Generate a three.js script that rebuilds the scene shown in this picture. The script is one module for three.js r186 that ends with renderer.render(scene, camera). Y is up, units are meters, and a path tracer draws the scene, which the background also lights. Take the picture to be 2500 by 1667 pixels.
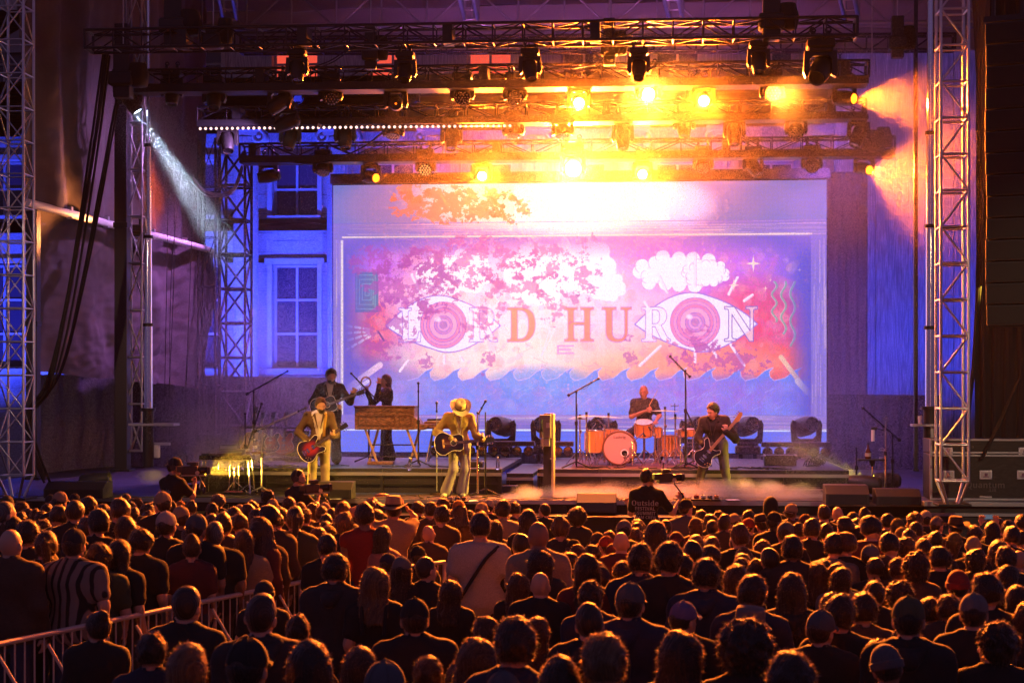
import * as THREE from 'three';
import { mergeGeometries } from 'three/addons/utils/BufferGeometryUtils.js';
import { RoundedBoxGeometry } from 'three/addons/geometries/RoundedBoxGeometry.js';
import { TextGeometry } from 'three/addons/geometries/TextGeometry.js';
import { FontLoader } from 'three/addons/loaders/FontLoader.js';
import { ImprovedNoise } from 'three/addons/math/ImprovedNoise.js';
import { RectAreaLightUniformsLib } from 'three/addons/lights/RectAreaLightUniformsLib.js';
RectAreaLightUniformsLib.init();

// ---------- camera ----------
const scene = new THREE.Scene();
const FOC = 3900, CX = 1250, HY = 939, EYE = 3.2, YAW = 5 * Math.PI / 180;      // lens measured in pixels of a 2500 x 1667 frame
const camera = new THREE.PerspectiveCamera(2 * Math.atan(833.5 / FOC) * 180 / Math.PI, 1024 / 682, 0.5, 400);
camera.position.set(0, EYE, 0);
camera.rotation.y = YAW;
camera.setViewOffset(2500, 1667, 0, -(HY - 833.5), 2500, 1667);
camera.focus = 30; camera.userData.fStop = 4;

// ---------- night sky, moon, exposure ----------
const skyData = new Float32Array(64 * 32 * 4);
for (let j = 0; j < 32; j++) for (let i = 0; i < 64; i++) {
  const up = Math.max(0, (j + 0.5) / 16 - 1), k = 1 - 0.45 * up;
  skyData.set([0.088 * k, 0.058 * k, 0.15 * k, 1], (j * 64 + i) * 4);
}
const skyTex = new THREE.DataTexture(skyData, 64, 32, THREE.RGBAFormat, THREE.FloatType);
skyTex.mapping = THREE.EquirectangularReflectionMapping; skyTex.magFilter = THREE.LinearFilter; skyTex.needsUpdate = true;
scene.background = skyTex; scene.environment = skyTex;
const moon = new THREE.DirectionalLight(0xcfd6ff, 0.01);
moon.position.set(-30, 60, 40); moon.castShadow = true; moon.shadow.radius = 4; moon.name = 'moonlight'; scene.add(moon);
const renderer = new THREE.WebGLRenderer({ antialias: true });
renderer.toneMapping = THREE.LinearToneMapping; renderer.toneMappingExposure = 1; renderer.shadowMap.enabled = true;
scene.fog = new THREE.FogExp2(0xffffff, 0.00012);

// ---------- helpers ----------
const V = (x, y, z) => new THREE.Vector3(x, y, z);
let seed_ = 12345;
const rnd = () => { seed_ = (seed_ * 1664525 + 1013904223) >>> 0; return seed_ / 4294967296; };
const rr = (a, b) => a + (b - a) * rnd();
const noise_ = new ImprovedNoise(), nz = (x, y, z) => noise_.noise(x, y, z);
const sY = Math.sin(YAW), cY = Math.cos(YAW);
const ray = (px, py) => { const u = (px - CX) / FOC, v = -(py - HY) / FOC; return V(u * cY - sY, v, -u * sY - cY); };
const at = (px, py, z) => { const r = ray(px, py); return r.multiplyScalar(z / r.z).add(V(0, EYE, 0)); };        // point of that pixel on the plane at depth z (z negative)
const atY = (px, py, y) => { const r = ray(px, py); return r.multiplyScalar((y - EYE) / r.y).add(V(0, EYE, 0)); };  // ... on the level y
const atD = (px, py, d) => ray(px, py).multiplyScalar(d).add(V(0, EYE, 0));
const used = new Map();
const numbered = (n) => { const k = used.get(n) ?? 0; used.set(n, k + 1); return k ? n + '_' + String(k).padStart(3, '0') : n; };
function tag(o, label, category, group, kind) { o.userData.label = label; if (category) o.userData.category = category; if (group) o.userData.group = group; if (kind) o.userData.kind = kind; return o; }
function shade(o) { o.traverse((m) => { if (m.isMesh) { m.castShadow = true; m.receiveShadow = true; } }); return o; }
function thing(name, label, category, p = V(0, 0, 0), turn = 0, group) {
  const o = new THREE.Group(); o.name = numbered(name); o.position.copy(p); o.rotation.y = turn; scene.add(o);
  return tag(o, label, category, group);
}
function part(name, geo, mat, parent) { const m = new THREE.Mesh(geo, mat); m.name = name; parent.add(m); return m; }
function solo(name, geo, mat, label, category, group, kind) { const m = new THREE.Mesh(geo, mat); m.name = numbered(name); scene.add(m); return tag(m, label, category, group, kind); }
function structure(name, geo, mat) { const m = new THREE.Mesh(geo, mat); m.name = numbered(name); m.userData.kind = 'structure'; scene.add(m); return m; }
const UP = V(0, 1, 0);
const CYL = new THREE.CylinderGeometry(1, 1, 1, 8), CYL5 = new THREE.CylinderGeometry(1, 1, 1, 5), BOX = new THREE.BoxGeometry(1, 1, 1);
function rod(name, a, b, r, mat, parent, geo = CYL) {
  const m = new THREE.Mesh(geo, mat), d = V().subVectors(b, a), l = d.length(); m.name = name;
  m.position.addVectors(a, b).multiplyScalar(0.5); m.quaternion.setFromUnitVectors(UP, d.divideScalar(l || 1)); m.scale.set(r, l, r); parent.add(m); return m;
}
function block(name, w, h, d, p, mat, parent, turn) { const m = new THREE.Mesh(BOX, mat); m.name = name; m.position.copy(p); m.scale.set(w, h, d); if (turn) m.rotation.set(...turn); parent.add(m); return m; }
const plain = (g) => { let n = g.index ? g.toNonIndexed() : g.clone(); for (const k of Object.keys(n.attributes)) if (!['position', 'normal', 'uv'].includes(k)) n.deleteAttribute(k);
  if (!n.attributes.uv) n.setAttribute('uv', new THREE.BufferAttribute(new Float32Array(n.attributes.position.count * 2), 2)); n.clearGroups(); return n; };
const merge = (list) => mergeGeometries(list.map(plain));
const bx = (w, h, d, x = 0, y = 0, z = 0, rx = 0, ry = 0, rz = 0) => { const g = new THREE.BoxGeometry(w, h, d); if (rx) g.rotateX(rx); if (ry) g.rotateY(ry); if (rz) g.rotateZ(rz); return g.translate(x, y, z); };
const rb = (w, h, d, r, x = 0, y = 0, z = 0) => new RoundedBoxGeometry(w, h, d, 2, r).translate(x, y, z);
function cy(a, b, r0, r1 = r0, seg = 10) { const d = V().subVectors(b, a), l = d.length(), g = new THREE.CylinderGeometry(r1, r0, l, seg); g.applyQuaternion(new THREE.Quaternion().setFromUnitVectors(UP, d.normalize())); return g.translate((a.x + b.x) / 2, (a.y + b.y) / 2, (a.z + b.z) / 2); }
const tube = (pts, r, seg = 40, rad = 6, tension) => new THREE.TubeGeometry(new THREE.CatmullRomCurve3(pts, false, 'catmullrom', tension ?? 0.5), seg, r, rad);
const lathe = (pts, seg = 20) => new THREE.LatheGeometry(pts.map(([x, y]) => new THREE.Vector2(x, y)), seg);
const outline = (pts, depth, bevel = 0, holes) => { const s = new THREE.Shape(pts.map(([x, y]) => new THREE.Vector2(x, y))); for (const h of holes ?? []) s.holes.push(new THREE.Path(h.map(([x, y]) => new THREE.Vector2(x, y)))); return new THREE.ExtrudeGeometry(s, { depth, bevelEnabled: bevel > 0, bevelThickness: bevel, bevelSize: bevel, bevelSegments: 2, curveSegments: 12 }); };
const smoothClosed = (pts, n = 64) => { const c = new THREE.CatmullRomCurve3(pts.map(([x, y]) => V(x, y, 0)), true); return c.getPoints(n).slice(0, -1).map((p) => [p.x, p.y]); };

// ---------- procedural textures ----------
function grain(size, f, base, amp, warp = 0) {   // grey noise as a byte texture
  const d = new Uint8Array(size * size * 4);
  for (let j = 0; j < size; j++) for (let i = 0; i < size; i++) {
    const u = i / size * Math.PI * 2, v = j / size * Math.PI * 2, a = Math.cos(u) * f, b = Math.sin(u) * f, c = Math.cos(v) * f, e = Math.sin(v) * f;
    let n = nz(a + 7.1, b + c, e + warp) + 0.5 * nz(2.1 * a, 2.1 * (b + c), 2.1 * e + 9) + 0.3 * (rnd() - 0.5);
    const g = Math.max(0, Math.min(255, 255 * (base + amp * n))); d.set([g, g, g, 255], (j * size + i) * 4);
  }
  const t = new THREE.DataTexture(d, size, size); t.wrapS = t.wrapT = THREE.RepeatWrapping; t.magFilter = THREE.LinearFilter; t.needsUpdate = true; return t;
}
const tRough = grain(256, 3, 0.72, 0.35), tCloth = grain(256, 40, 0.86, 0.16), tStone = grain(256, 5, 0.86, 0.22);
const tHair = (() => { const n = 256, d = new Uint8Array(n * n * 4); for (let j = 0; j < n; j++) for (let i = 0; i < n; i++) { const w = 3 * Math.sin(j / n * 6.283 * 2), g = Math.max(40, Math.min(255, 175 + 90 * nz((i + w) * 0.45, j * 0.012, 3) + 60 * nz((i + w) * 0.13, j * 0.02, 8))); d.set([g, g, g, 255], (j * n + i) * 4); } const t = new THREE.DataTexture(d, n, n); t.wrapS = t.wrapT = THREE.MirroredRepeatWrapping; t.repeat.set(3, 3); t.magFilter = THREE.LinearFilter; t.needsUpdate = true; t.colorSpace = THREE.SRGBColorSpace; return t; })();
for (const t of [tRough, tCloth, tStone]) t.colorSpace = THREE.SRGBColorSpace;
const lin = (r, g, b) => new THREE.Color().setRGB(r, g, b);
const std = (c, rough = 0.7, metal = 0, extra = {}) => new THREE.MeshStandardMaterial({ color: Array.isArray(c) ? lin(...c) : c, roughness: rough, metalness: metal, ...extra });
const M = {
  black: std([0.018, 0.018, 0.02], 0.55), blackGloss: std([0.012, 0.012, 0.014], 0.25), blackMetal: std([0.03, 0.03, 0.033], 0.42, 0.6), rubber: std([0.015, 0.015, 0.016], 0.85),
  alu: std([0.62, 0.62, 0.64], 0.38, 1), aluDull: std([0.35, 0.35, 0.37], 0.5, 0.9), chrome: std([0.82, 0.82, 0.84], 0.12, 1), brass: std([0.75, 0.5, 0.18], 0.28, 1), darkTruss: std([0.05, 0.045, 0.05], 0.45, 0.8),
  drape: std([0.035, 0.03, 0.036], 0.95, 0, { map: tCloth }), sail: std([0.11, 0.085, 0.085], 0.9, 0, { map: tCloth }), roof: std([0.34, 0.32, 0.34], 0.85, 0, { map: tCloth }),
  stone: std([0.5, 0.48, 0.45], 0.85, 0, { map: tStone }), stoneDark: std([0.22, 0.22, 0.22], 0.85, 0, { map: tStone }), glass: new THREE.MeshPhysicalMaterial({ color: lin(0.03, 0.03, 0.05), roughness: 0.15, metalness: 0 }),
  deck: std([0.035, 0.033, 0.034], 0.5, 0, { map: tRough }), asphalt: std([0.05, 0.05, 0.052], 0.9, 0, { map: tRough }), wood: std([0.42, 0.22, 0.09], 0.5), woodPale: std([0.55, 0.36, 0.17], 0.55), woodDark: std([0.16, 0.07, 0.03], 0.45),
  lens: new THREE.MeshPhysicalMaterial({ color: lin(0.02, 0.02, 0.03), roughness: 0.08, clearcoat: 1 }), steel: std([0.45, 0.43, 0.42], 0.35, 1), white: std([0.75, 0.74, 0.72], 0.6), plastic: std([0.025, 0.025, 0.028], 0.4),
};
const glow = (r, g, b, k = 1) => new THREE.MeshStandardMaterial({ color: 0x000000, roughness: 1, emissive: lin(r, g, b), emissiveIntensity: k });
function spot(p, target, color, cd, half, pen, r, parent, name = 'lamp_light') {
  const l = new THREE.SpotLight(color, cd, 0, half, pen, 2); l.name = name; l.position.copy(p); l.target.position.copy(target); l.castShadow = true; l.shadow.radius = r / 0.02;
  scene.add(l); scene.add(l.target); l.target.name = 'aim'; return l;
}
// ================= the setting =================
const DECK = 1.22, RISER = DECK + 0.45, ZF = -27.6, ZR = -28.9, ZS = -36;
function sheet(a, b, c, d, nu = 24, nv = 16, fold = 0, freq = 3, seed = 0) {   // a cloth between four corners (a b / d c), folded along its height
  const n = V().subVectors(b, a).cross(V().subVectors(d, a)).normalize(), P = [], U = [], I = [];
  const wu = a.distanceTo(b), wv = a.distanceTo(d);
  for (let j = 0; j <= nv; j++) for (let i = 0; i <= nu; i++) {
    const u = i / nu, v = j / nv, p = V().lerpVectors(V().lerpVectors(a, b, u), V().lerpVectors(d, c, u), v);
    const f = fold * (Math.sin(u * freq * 6.283 + 1.6 * nz(u * 4, v * 2, seed)) * 0.6 + nz(u * freq * 2, v * 1.5, seed + 4) * 0.9);
    p.addScaledVector(n, f + fold * (0.35 * nz(u * freq * 5, v * 9 + u * 6, seed + 9) + 0.2 * nz(u * 30, v * 24, seed + 2))); P.push(p.x, p.y, p.z); U.push(u * wu, v * wv);
  }
  for (let j = 0; j < nv; j++) for (let i = 0; i < nu; i++) { const k = j * (nu + 1) + i; I.push(k, k + nu + 1, k + 1, k + 1, k + nu + 1, k + nu + 2); }
  const g = new THREE.BufferGeometry(); g.setAttribute('position', new THREE.Float32BufferAttribute(P, 3)); g.setAttribute('uv', new THREE.Float32BufferAttribute(U, 2)); g.setIndex(I); g.computeVertexNormals(); return g;
}
{
  const g = new THREE.PlaneGeometry(240, 240, 1, 1); g.rotateX(-Math.PI / 2); const uv = g.attributes.uv; for (let i = 0; i < uv.count; i++) uv.setXY(i, uv.getX(i) * 60, uv.getY(i) * 60);
  structure('ground', g.translate(0, 0, -40), M.asphalt);
  // stage: deck of panels on a dark substructure
  const st = thing('stage', 'black raised concert stage with plank deck and dark front skirt', 'stage', V(0, 0, 0));
  part('skirt', bx(24, DECK - 0.1, 10.4, -1.5, (DECK - 0.1) / 2, ZF - 5.25), M.black, st);
  const pw = 1.2, pd = 1.28; const panel = new RoundedBoxGeometry(pw - 0.012, 0.09, pd - 0.012, 1, 0.006);
  for (let i = 0; i < 20; i++) for (let j = 0; j < 8; j++) { const m = part('deck_panel', panel, M.deck, st); m.position.set(-13.5 + (i + 0.5) * pw, DECK - 0.045 - 0.003 * rnd(), ZF - (j + 0.5) * pd); }
  part('edge_rail', bx(24, 0.07, 0.05, -1.5, DECK - 0.05, ZF + 0.03), M.aluDull, st);
  for (let i = 0; i < 21; i++) part('leg', bx(0.06, DECK - 0.12, 0.06, -13.4 + i * 1.19, (DECK - 0.12) / 2, ZF + 0.05), M.blackMetal, st);
  part('front_beam', bx(24, 0.14, 0.03, -1.5, 0.78, ZF + 0.02), M.blackMetal, st);
  shade(st);
}
function riser(label, x0, x1, z0, z1, top, bottom) {
  const r = thing('stage_riser', label, 'riser', V((x0 + x1) / 2, bottom, z0), 0, 'risers on the stage'), w = x1 - x0, h = top - bottom, n = Math.max(1, Math.round(w / 1.22));
  for (let i = 0; i < n; i++) { part('deck_panel', rb(w / n - 0.01, 0.07, z0 - z1 - 0.02, 0.008, -w / 2 + (i + 0.5) * w / n, h - 0.035, -(z0 - z1) / 2), M.deck, r); }
  part('front_trim', bx(w, 0.06, 0.02, 0, h - 0.1, 0.012), M.aluDull, r);
  part('fascia', bx(w - 0.06, h - 0.07, 0.03, 0, (h - 0.07) / 2, -0.05), M.black, r);
  for (let i = 0; i <= n; i++) part('leg', bx(0.06, h - 0.08, 0.06, -w / 2 + 0.03 + i * (w - 0.06) / n, (h - 0.08) / 2, -0.01), M.blackMetal, r);
  part('rail', bx(w - 0.08, 0.03, 0.03, 0, 0.16, 0), M.blackMetal, r);
  return shade(r);
}
const rx = (px, z) => at(px, 1150, z).x;
riser('long black riser carrying the keyboard and the guitar rack', rx(500, ZR), rx(1225, ZR), ZR, -33.4, RISER, DECK + 0.003);
riser('long black riser carrying the drum kit', rx(1312, ZR), rx(2075, ZR), ZR, -33.4, RISER, DECK + 0.003);
riser('low black step in front of the drum riser at its right end', rx(1690, -28.5), rx(2045, -28.5), -28.45, -28.86, DECK + 0.125, DECK + 0.004);
riser('low narrow riser set back between the two long ones', rx(1236, -29.6), rx(1302, -29.6), -29.6, -33.3, DECK + 0.33, DECK + 0.002);

// ---------- the stone building behind ----------
const ZB = -48;
{
  const b = thing('stone_building', 'classical stone building with columns and tall windows washed in blue light', 'building', at(1250, 939, ZB).setY(0)), o = b.position;
  const rel = (px, py, dz = 0) => at(px, py, ZB).sub(o).add(V(0, 0, dz));
  const rect = (name, x0, y0, x1, y1, z0, z1, mat, parent = b) => {
    if (name === 'wall' && x0 < 900 && y1 - y0 > 60 && y1 > 520) { const w = []; const top = Math.max(y0, 380), n = Math.max(1, Math.round((y1 - top) / 47)); if (top > y0) rect('wall_upper', x0, y0, x1, top, z0, z1, mat, parent); for (let i = 0; i < n; i++) { const q0 = top + (y1 - top) * i / n, q1 = top + (y1 - top) * (i + 1) / n; rect('stone_course', x0, q0 + 0.7, x1, q1, z0, z1 - 0.006 * rnd(), mat, parent); } rect('mortar', x0 + 0.2, top, x1 - 0.2, y1, z0, z1 - 0.03, M.stoneDark, parent); return; } const a = rel(x0, y1), c = rel(x1, y0); return part(name, bx(c.x - a.x, c.y - a.y, z1 - z0, (a.x + c.x) / 2, (a.y + c.y) / 2, (z0 + z1) / 2), mat, parent); };
  // wall in strips that leave the window openings free
  const bays = [[-330, -215], [-60, 60], [205, 320], [430, 540], [664, 775], [900, 1010], [1140, 1250], [1370, 1480], [1600, 1710], [1830, 1940], [2700, 2800]];
  let x = -600; for (const [a, c] of [...bays, [3100, 3100]]) { rect('wall', x, -520, a, 1180, -0.8, 0, M.stone); if (c > a) { rect('wall', a, -520, c, 100, -0.8, -0.002, M.stone); rect('wall', a, 205, c, 392, -0.8, -0.002, M.stone); rect('wall', a, 528, c, 645, -0.8, -0.002, M.stone); rect('wall', a, 900, c, 1180, -0.8, -0.002, M.stone); } x = c; }
  const win = (a, c, y0, y1, rows, lit) => {
    const w = rect('window', a, y0, c, y1, -0.42, -0.38, M.woodDark);
    const A = rel(a, y1), B = rel(c, y0), W = B.x - A.x, H = B.y - A.y, f = 0.07, pw = (W - 3 * f) / 2, ph = (H - (rows + 1) * f) / rows;
    for (let i = 0; i < 2; i++) for (let j = 0; j < rows; j++) part('pane', bx(pw, ph, 0.012, A.x + f + pw / 2 + i * (pw + f), A.y + f + ph / 2 + j * (ph + f), -0.36), lit ? M.litPane : M.glass, w);
    part('frame', merge([...Array(3).keys()].map((i) => bx(f, H, 0.09, A.x + f / 2 + i * (pw + f), A.y + H / 2, -0.335)).concat([...Array(rows + 1).keys()].map((j) => bx(W, f, 0.085, A.x + W / 2, A.y + f / 2 + j * (ph + f), -0.336)))), M.stone, w);
    part('sill', bx(W + 0.24, 0.1, 0.3, A.x + W / 2, A.y - 0.05, 0.02), M.stone, w);
    part('surround', merge([bx(0.14, H + 0.1, 0.08, A.x - 0.07, A.y + H / 2, 0.03), bx(0.14, H + 0.1, 0.08, B.x + 0.07, A.y + H / 2, 0.03), bx(W + 0.44, 0.16, 0.12, A.x + W / 2, B.y + 0.1, 0.04)]), M.stone, w);
  };
  M.litPane = glow(1.0, 0.1, 0.06, 0.9);
  bays.forEach(([a, c], k) => { win(a, c, 645, 900, 3, false); win(a, c, 392, 528, 2, false); win(a, c, 100, 205, 2, [4, 5, 6].includes(k)); });
  // columns with scroll capitals, cornice and ledges
  const shaft = (px) => {
    const p = rel(px, 345, 0.62), q = rel(px, 960, 0.62), h = p.y - q.y, pr = []; for (let i = 0; i <= 48; i++) { const a = i / 48 * Math.PI * 2, r = 0.385 - 0.022 * Math.abs(Math.sin(a * 10)); pr.push([Math.cos(a) * r, Math.sin(a) * r]); }
    const g = outline(pr, h); g.rotateX(-Math.PI / 2); g.translate(p.x, q.y, p.z); const c = part('column', g, M.stone, b);
    const vol = []; for (const s of [-1, 1]) { vol.push(new THREE.TorusGeometry(0.17, 0.055, 8, 20).translate(p.x + s * 0.47, p.y + 0.02, p.z + 0.3), new THREE.SphereGeometry(0.08, 10, 8).translate(p.x + s * 0.47, p.y + 0.02, p.z + 0.3), new THREE.CylinderGeometry(0.2, 0.2, 0.56, 16).rotateX(Math.PI / 2).translate(p.x + s * 0.47, p.y + 0.02, p.z)); }
    part('capital', merge([bx(1.15, 0.14, 0.9, p.x, p.y + 0.25, p.z), bx(0.9, 0.16, 0.7, p.x, p.y + 0.12, p.z), ...vol]), M.stone, c);
    part('base', merge([bx(1.0, 0.3, 1.0, p.x, q.y - 0.1, p.z), new THREE.CylinderGeometry(0.46, 0.5, 0.2, 24).translate(p.x, q.y + 0.12, p.z)]), M.stone, c);
  };
  for (const px of [-160, 130, 375, 612, 838, 1075, 1310, 1540, 1770, 2000]) shaft(px);
  for (const [y0, y1, z1] of [[318, 306, 1.15], [304, 288, 1.0], [268, 250, 1.05], [248, 236, 1.35], [234, 222, 1.6], [218, 208, 0.25], [90, 78, 0.5], [76, 60, 0.8], [58, 44, 1.1]]) rect('cornice', -600, y1, 2012, y0, -0.1, z1, M.stone);
  for (const [y0, y1, z1] of [[560, 552, 0.12], [548, 536, 0.2], [640, 632, 0.08], [930, 918, 0.14]]) rect('ledge', -600, y1, 2012, y0, -0.1, z1, M.stone);
  shade(b);
  const pw_ = thing('plain_wall', 'smooth rendered wall washed deep blue at the right of the screen', 'wall', at(2270, 939, -46.4).setY(0)), pr = (px, py) => at(px, py, -46.4).sub(pw_.position);
  { const a = pr(2040, 1180), c = pr(2560, -60), seams = [2040, 2139, 2232, 2330, 2440, 2560]; for (let i = 0; i < 5; i++) { const l = pr(seams[i], 500).x, r = pr(seams[i + 1], 500).x; part('panel', bx(r - l - 0.02, c.y - a.y, 0.4, (l + r) / 2, (a.y + c.y) / 2, -0.2 - 0.004 * (i % 2)), M.stone, pw_); } } shade(pw_);
  // blue architectural floods on the ground and on the ledges in front of the wall
  const flood = (px, py, z, tx, ty, cd, half, label) => {
    const p = at(px, py, z), t = at(tx, ty, ZB), f = thing('blue_flood_light', label, 'flood light', p, 0, 'blue floods washing the building');
    const q = new THREE.Quaternion().setFromUnitVectors(V(0, 0, -1), V().subVectors(t, p).normalize());
    const h = part('housing', rb(0.42, 0.26, 0.16, 0.03, 0, 0, 0.1), M.black, f), e = part('lens', bx(0.38, 0.22, 0.02, 0, 0, 0.005), glow(0.05, 0.08, 1, 3), f), s = part('yoke', new THREE.TorusGeometry(0.24, 0.02, 6, 12, Math.PI).rotateZ(Math.PI).translate(0, -0.02, 0.1), M.blackMetal, f);
    for (const m of [h, e, s]) m.quaternion.copy(q); shade(f);
    spot(p.clone().add(V(0, 0, -0.06).applyQuaternion(q)), t, lin(0.03, 0.055, 1), cd, half, 0.9, 0.15, f, 'blue_flood');
  };
  const spots = [[-100, 1060], [140, 1060], [380, 1010], [520, 1030], [690, 1040], [850, 1040], [1250, 1040], [1700, 1040], [2050, 1040], [2250, 1040], [2520, 1040]];
  spots.forEach(([px, py], i) => flood(px, py, px > 1900 ? -42.5 : -44.2, px + 6, 520, px > 1900 ? 75 : 400, 0.95, `blue flood light on the plaza, number ${i + 1} from the left along the building`.replace(/number (\d+) from the left/, (m, n) => ['leftmost', 'second from the left', 'third from the left', 'fourth from the left', 'fifth from the left', 'sixth from the left', 'seventh from the left', 'fifth from the right', 'fourth from the right', 'third from the right', 'second from the right', 'rightmost'][n - 1])));
  for (const [px, w] of [[500, 'left of the screen'], [720, 'between the columns beside the screen'], [1000, 'above the left half of the screen'], [1400, 'above the middle of the screen'], [1900, 'above the right half of the screen']]) flood(px, 232, -46.2, px, 90, 130, 1.05, 'blue flood light on the building cornice ' + w);
}

// ---------- roof and side cloths ----------
{
  const roof = thing('roof_canopy', 'pale fabric roof canopy over the stage with a hanging back skirt', 'canopy', V(0, 0, 0));
  part('membrane', sheet(V(-15, 14.5, -23), V(13, 14.5, -23), V(13, 12.4, -38.6), V(-15, 12.4, -38.6), 40, 20, 0.06, 8, 2), M.roof, roof);
  part('back_skirt', sheet(V(-15, 12.4, -38.6), V(13, 12.4, -38.6), at(2600, 122, -38.6), at(-60, 128, -38.6), 60, 8, 0.05, 14, 5), M.roof, roof);
  shade(roof);
  const sail = (label, a, b, c, d, fold, freq, seed, mat = M.sail) => shade(solo('side_cloth', sheet(a, b, c, d, 90, 60, fold, freq, seed), mat, label, 'cloth', 'cloths hung at the sides of the stage'));
  sail('tall dusky cloth hanging on the left side of the stage above the white beam', at(40, -60, -26.6), at(500, -60, -37.4), at(500, 606, -37.4), at(60, 490, -26.6), 0.13, 6, 1);
  sail('sagging lower cloth at the left below the white beam', at(60, 500, -27.6), at(520, 612, -37.8), at(505, 950, -37.8), at(80, 905, -30), 0.14, 3, 7);
  sail('dark cloth hanging behind the right tower', at(2383, -40, -29.5), at(2560, -40, -28.6), at(2560, 1240, -28.6), at(2383, 1240, -29.5), 0.08, 6, 11, M.drape);
  sail('long violet cloth strip hanging beside the stack of loudspeakers', at(2372, -40, -28.2), at(2418, -40, -28.0), at(2412, 486, -28.0), at(2398, 440, -28.1), 0.03, 1.2, 13);
  sail('blue lit scrim low at the left behind the sagging cloth', at(85, 914, -35), at(300, 918, -38), at(300, 1180, -38), at(85, 1180, -35), 0.06, 4, 17, M.stoneDark);
  const wallp = [[300, 922], [815, 920]];
  sail('black drape along the back of the stage left of the screen', at(300, 916, -38.2), at(830, 921, -38.2), at(830, 1150, -38.2), at(300, 1150, -38.2), 0.05, 16, 19, M.drape);
  sail('black drape along the back of the stage right of the screen', at(2000, 962, -38.2), at(2300, 965, -38.2), at(2300, 1150, -38.2), at(2000, 1150, -38.2), 0.05, 9, 23, M.drape);
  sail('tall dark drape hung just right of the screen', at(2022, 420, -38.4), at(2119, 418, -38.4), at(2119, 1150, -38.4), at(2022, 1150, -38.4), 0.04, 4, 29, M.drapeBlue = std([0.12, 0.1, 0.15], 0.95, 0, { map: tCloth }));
  // white beams that carry the side cloth
  const bm = thing('white_beam', 'pale aluminium beam along the foot of the left side cloth', 'beam', V(0, 0, 0)); const A = at(62, 494, -26.5), B = at(520, 612, -37.4);
  rod('beam_tube', A, B, 0.075, M.white, bm); for (const t of [0.18, 0.35, 0.6, 0.8]) { const p = V().lerpVectors(A, B, t); part('clamp', rb(0.1, 0.22, 0.1, 0.01, p.x, p.y + 0.02, p.z), M.alu, bm); } shade(bm);
}

// ---------- trusses and towers ----------
function truss(name, label, a, b, w, h, bays, rc, rbz, mat, { shelf = 0, group = 'lighting trusses over the stage', cat = 'truss', plates = [], double = true } = {}) {
  const t = thing(name, label, cat, a.clone(), 0, group), L = V().subVectors(b, a), ux = L.clone().normalize(), side = V().crossVectors(ux, UP).normalize(), up = V().crossVectors(side, ux).normalize();
  const P = (s, i, j) => ux.clone().multiplyScalar(s * L.length()).addScaledVector(up, (j - 0.5) * h).addScaledVector(side, (i - 0.5) * w);
  for (const i of [0, 1]) for (const j of [0, 1]) rod('chord', P(0, i, j), P(1, i, j), rc, mat, t);
  for (let k = 0; k < bays; k++) {
    const s0 = k / bays, s1 = (k + 1) / bays, sm = k % 2;
    for (const i of double ? [0, 1] : [0]) { rod('brace', P(s0, i, sm ? 1 : 0), P(s1, i, sm ? 0 : 1), rbz, mat, t, CYL5); rod('brace', P(s0, i, 0), P(s0, i, 1), rbz, mat, t, CYL5); }
    rod('brace', P(s0, 0, 0), P(s0, 1, 0), rbz, mat, t, CYL5); rod('brace', P(s0, 0, 1), P(s0, 1, 1), rbz, mat, t, CYL5);
    if (double) { rod('brace', P(s0, sm ? 1 : 0, 0), P(s1, sm ? 0 : 1, 0), rbz, mat, t, CYL5); rod('brace', P(s0, sm ? 1 : 0, 1), P(s1, sm ? 0 : 1, 1), rbz, mat, t, CYL5); }
  }
  for (const s of [0, 1]) for (const i of [0, 1]) { rod('end_post', P(s, i, 0), P(s, i, 1), rc, mat, t); rod('end_post', P(s, 0, i), P(s, 1, i), rc, mat, t); }
  const q = new THREE.Quaternion().setFromRotationMatrix(new THREE.Matrix4().makeBasis(ux, up, side.clone()));
  if (shelf) { const m = block('shelf_beam', L.length(), shelf, w * 1.15, P(0.5, 0.5, 0).addScaledVector(up, -shelf / 2), M.black, t); m.quaternion.copy(q); }
  for (const s of plates) { const m = block('splice_plate', 0.16, h * 1.02, w * 1.04, P(s, 0.5, 0.5), M.black, t); m.quaternion.copy(q); }
  return shade(t);
}
const T1a = at(216, 101, -26), T1b = at(2090, 70, -26), T2a = at(285, 195, -28.6), T2b = at(2118, 172, -28.6), T3a = at(488, 282, -31.2), T3b = at(2112, 262, -31.2), T4a = at(590, 370, -33.8), T4b = at(2182, 352, -33.8);
truss('lighting_truss', 'foremost and highest black lighting truss, crossing the top of the stage', T1a, T1b, 0.42, 0.3, 26, 0.025, 0.014, M.darkTruss, { plates: [0.13, 0.29, 0.48, 0.67] });
truss('lighting_truss', 'second black lighting truss with a thick shelf beam under it', T2a, T2b, 0.42, 0.28, 26, 0.025, 0.013, M.darkTruss, { shelf: 0.13, plates: [0.04, 0.2, 0.5, 0.86, 0.97] });
truss('lighting_truss', 'third black lighting truss, the one with the strip of small bulbs', T3a, T3b, 0.42, 0.26, 22, 0.024, 0.013, M.darkTruss, { shelf: 0.12, plates: [0.06, 0.3, 0.62, 0.95] });
truss('lighting_truss', 'lowest and rearmost black lighting truss just above the screen', T4a, T4b, 0.42, 0.27, 22, 0.024, 0.013, M.darkTruss, { shelf: 0.14, plates: [0.02, 0.4, 0.75, 0.98] });
truss('roof_truss', 'pale roof truss with a broad zigzag along the top of the picture', at(380, 18, -36.6), at(2420, 6, -36.6), 0.3, 0.95, 18, 0.05, 0.026, M.aluDull, { group: 'roof trusses', double: false });
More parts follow.
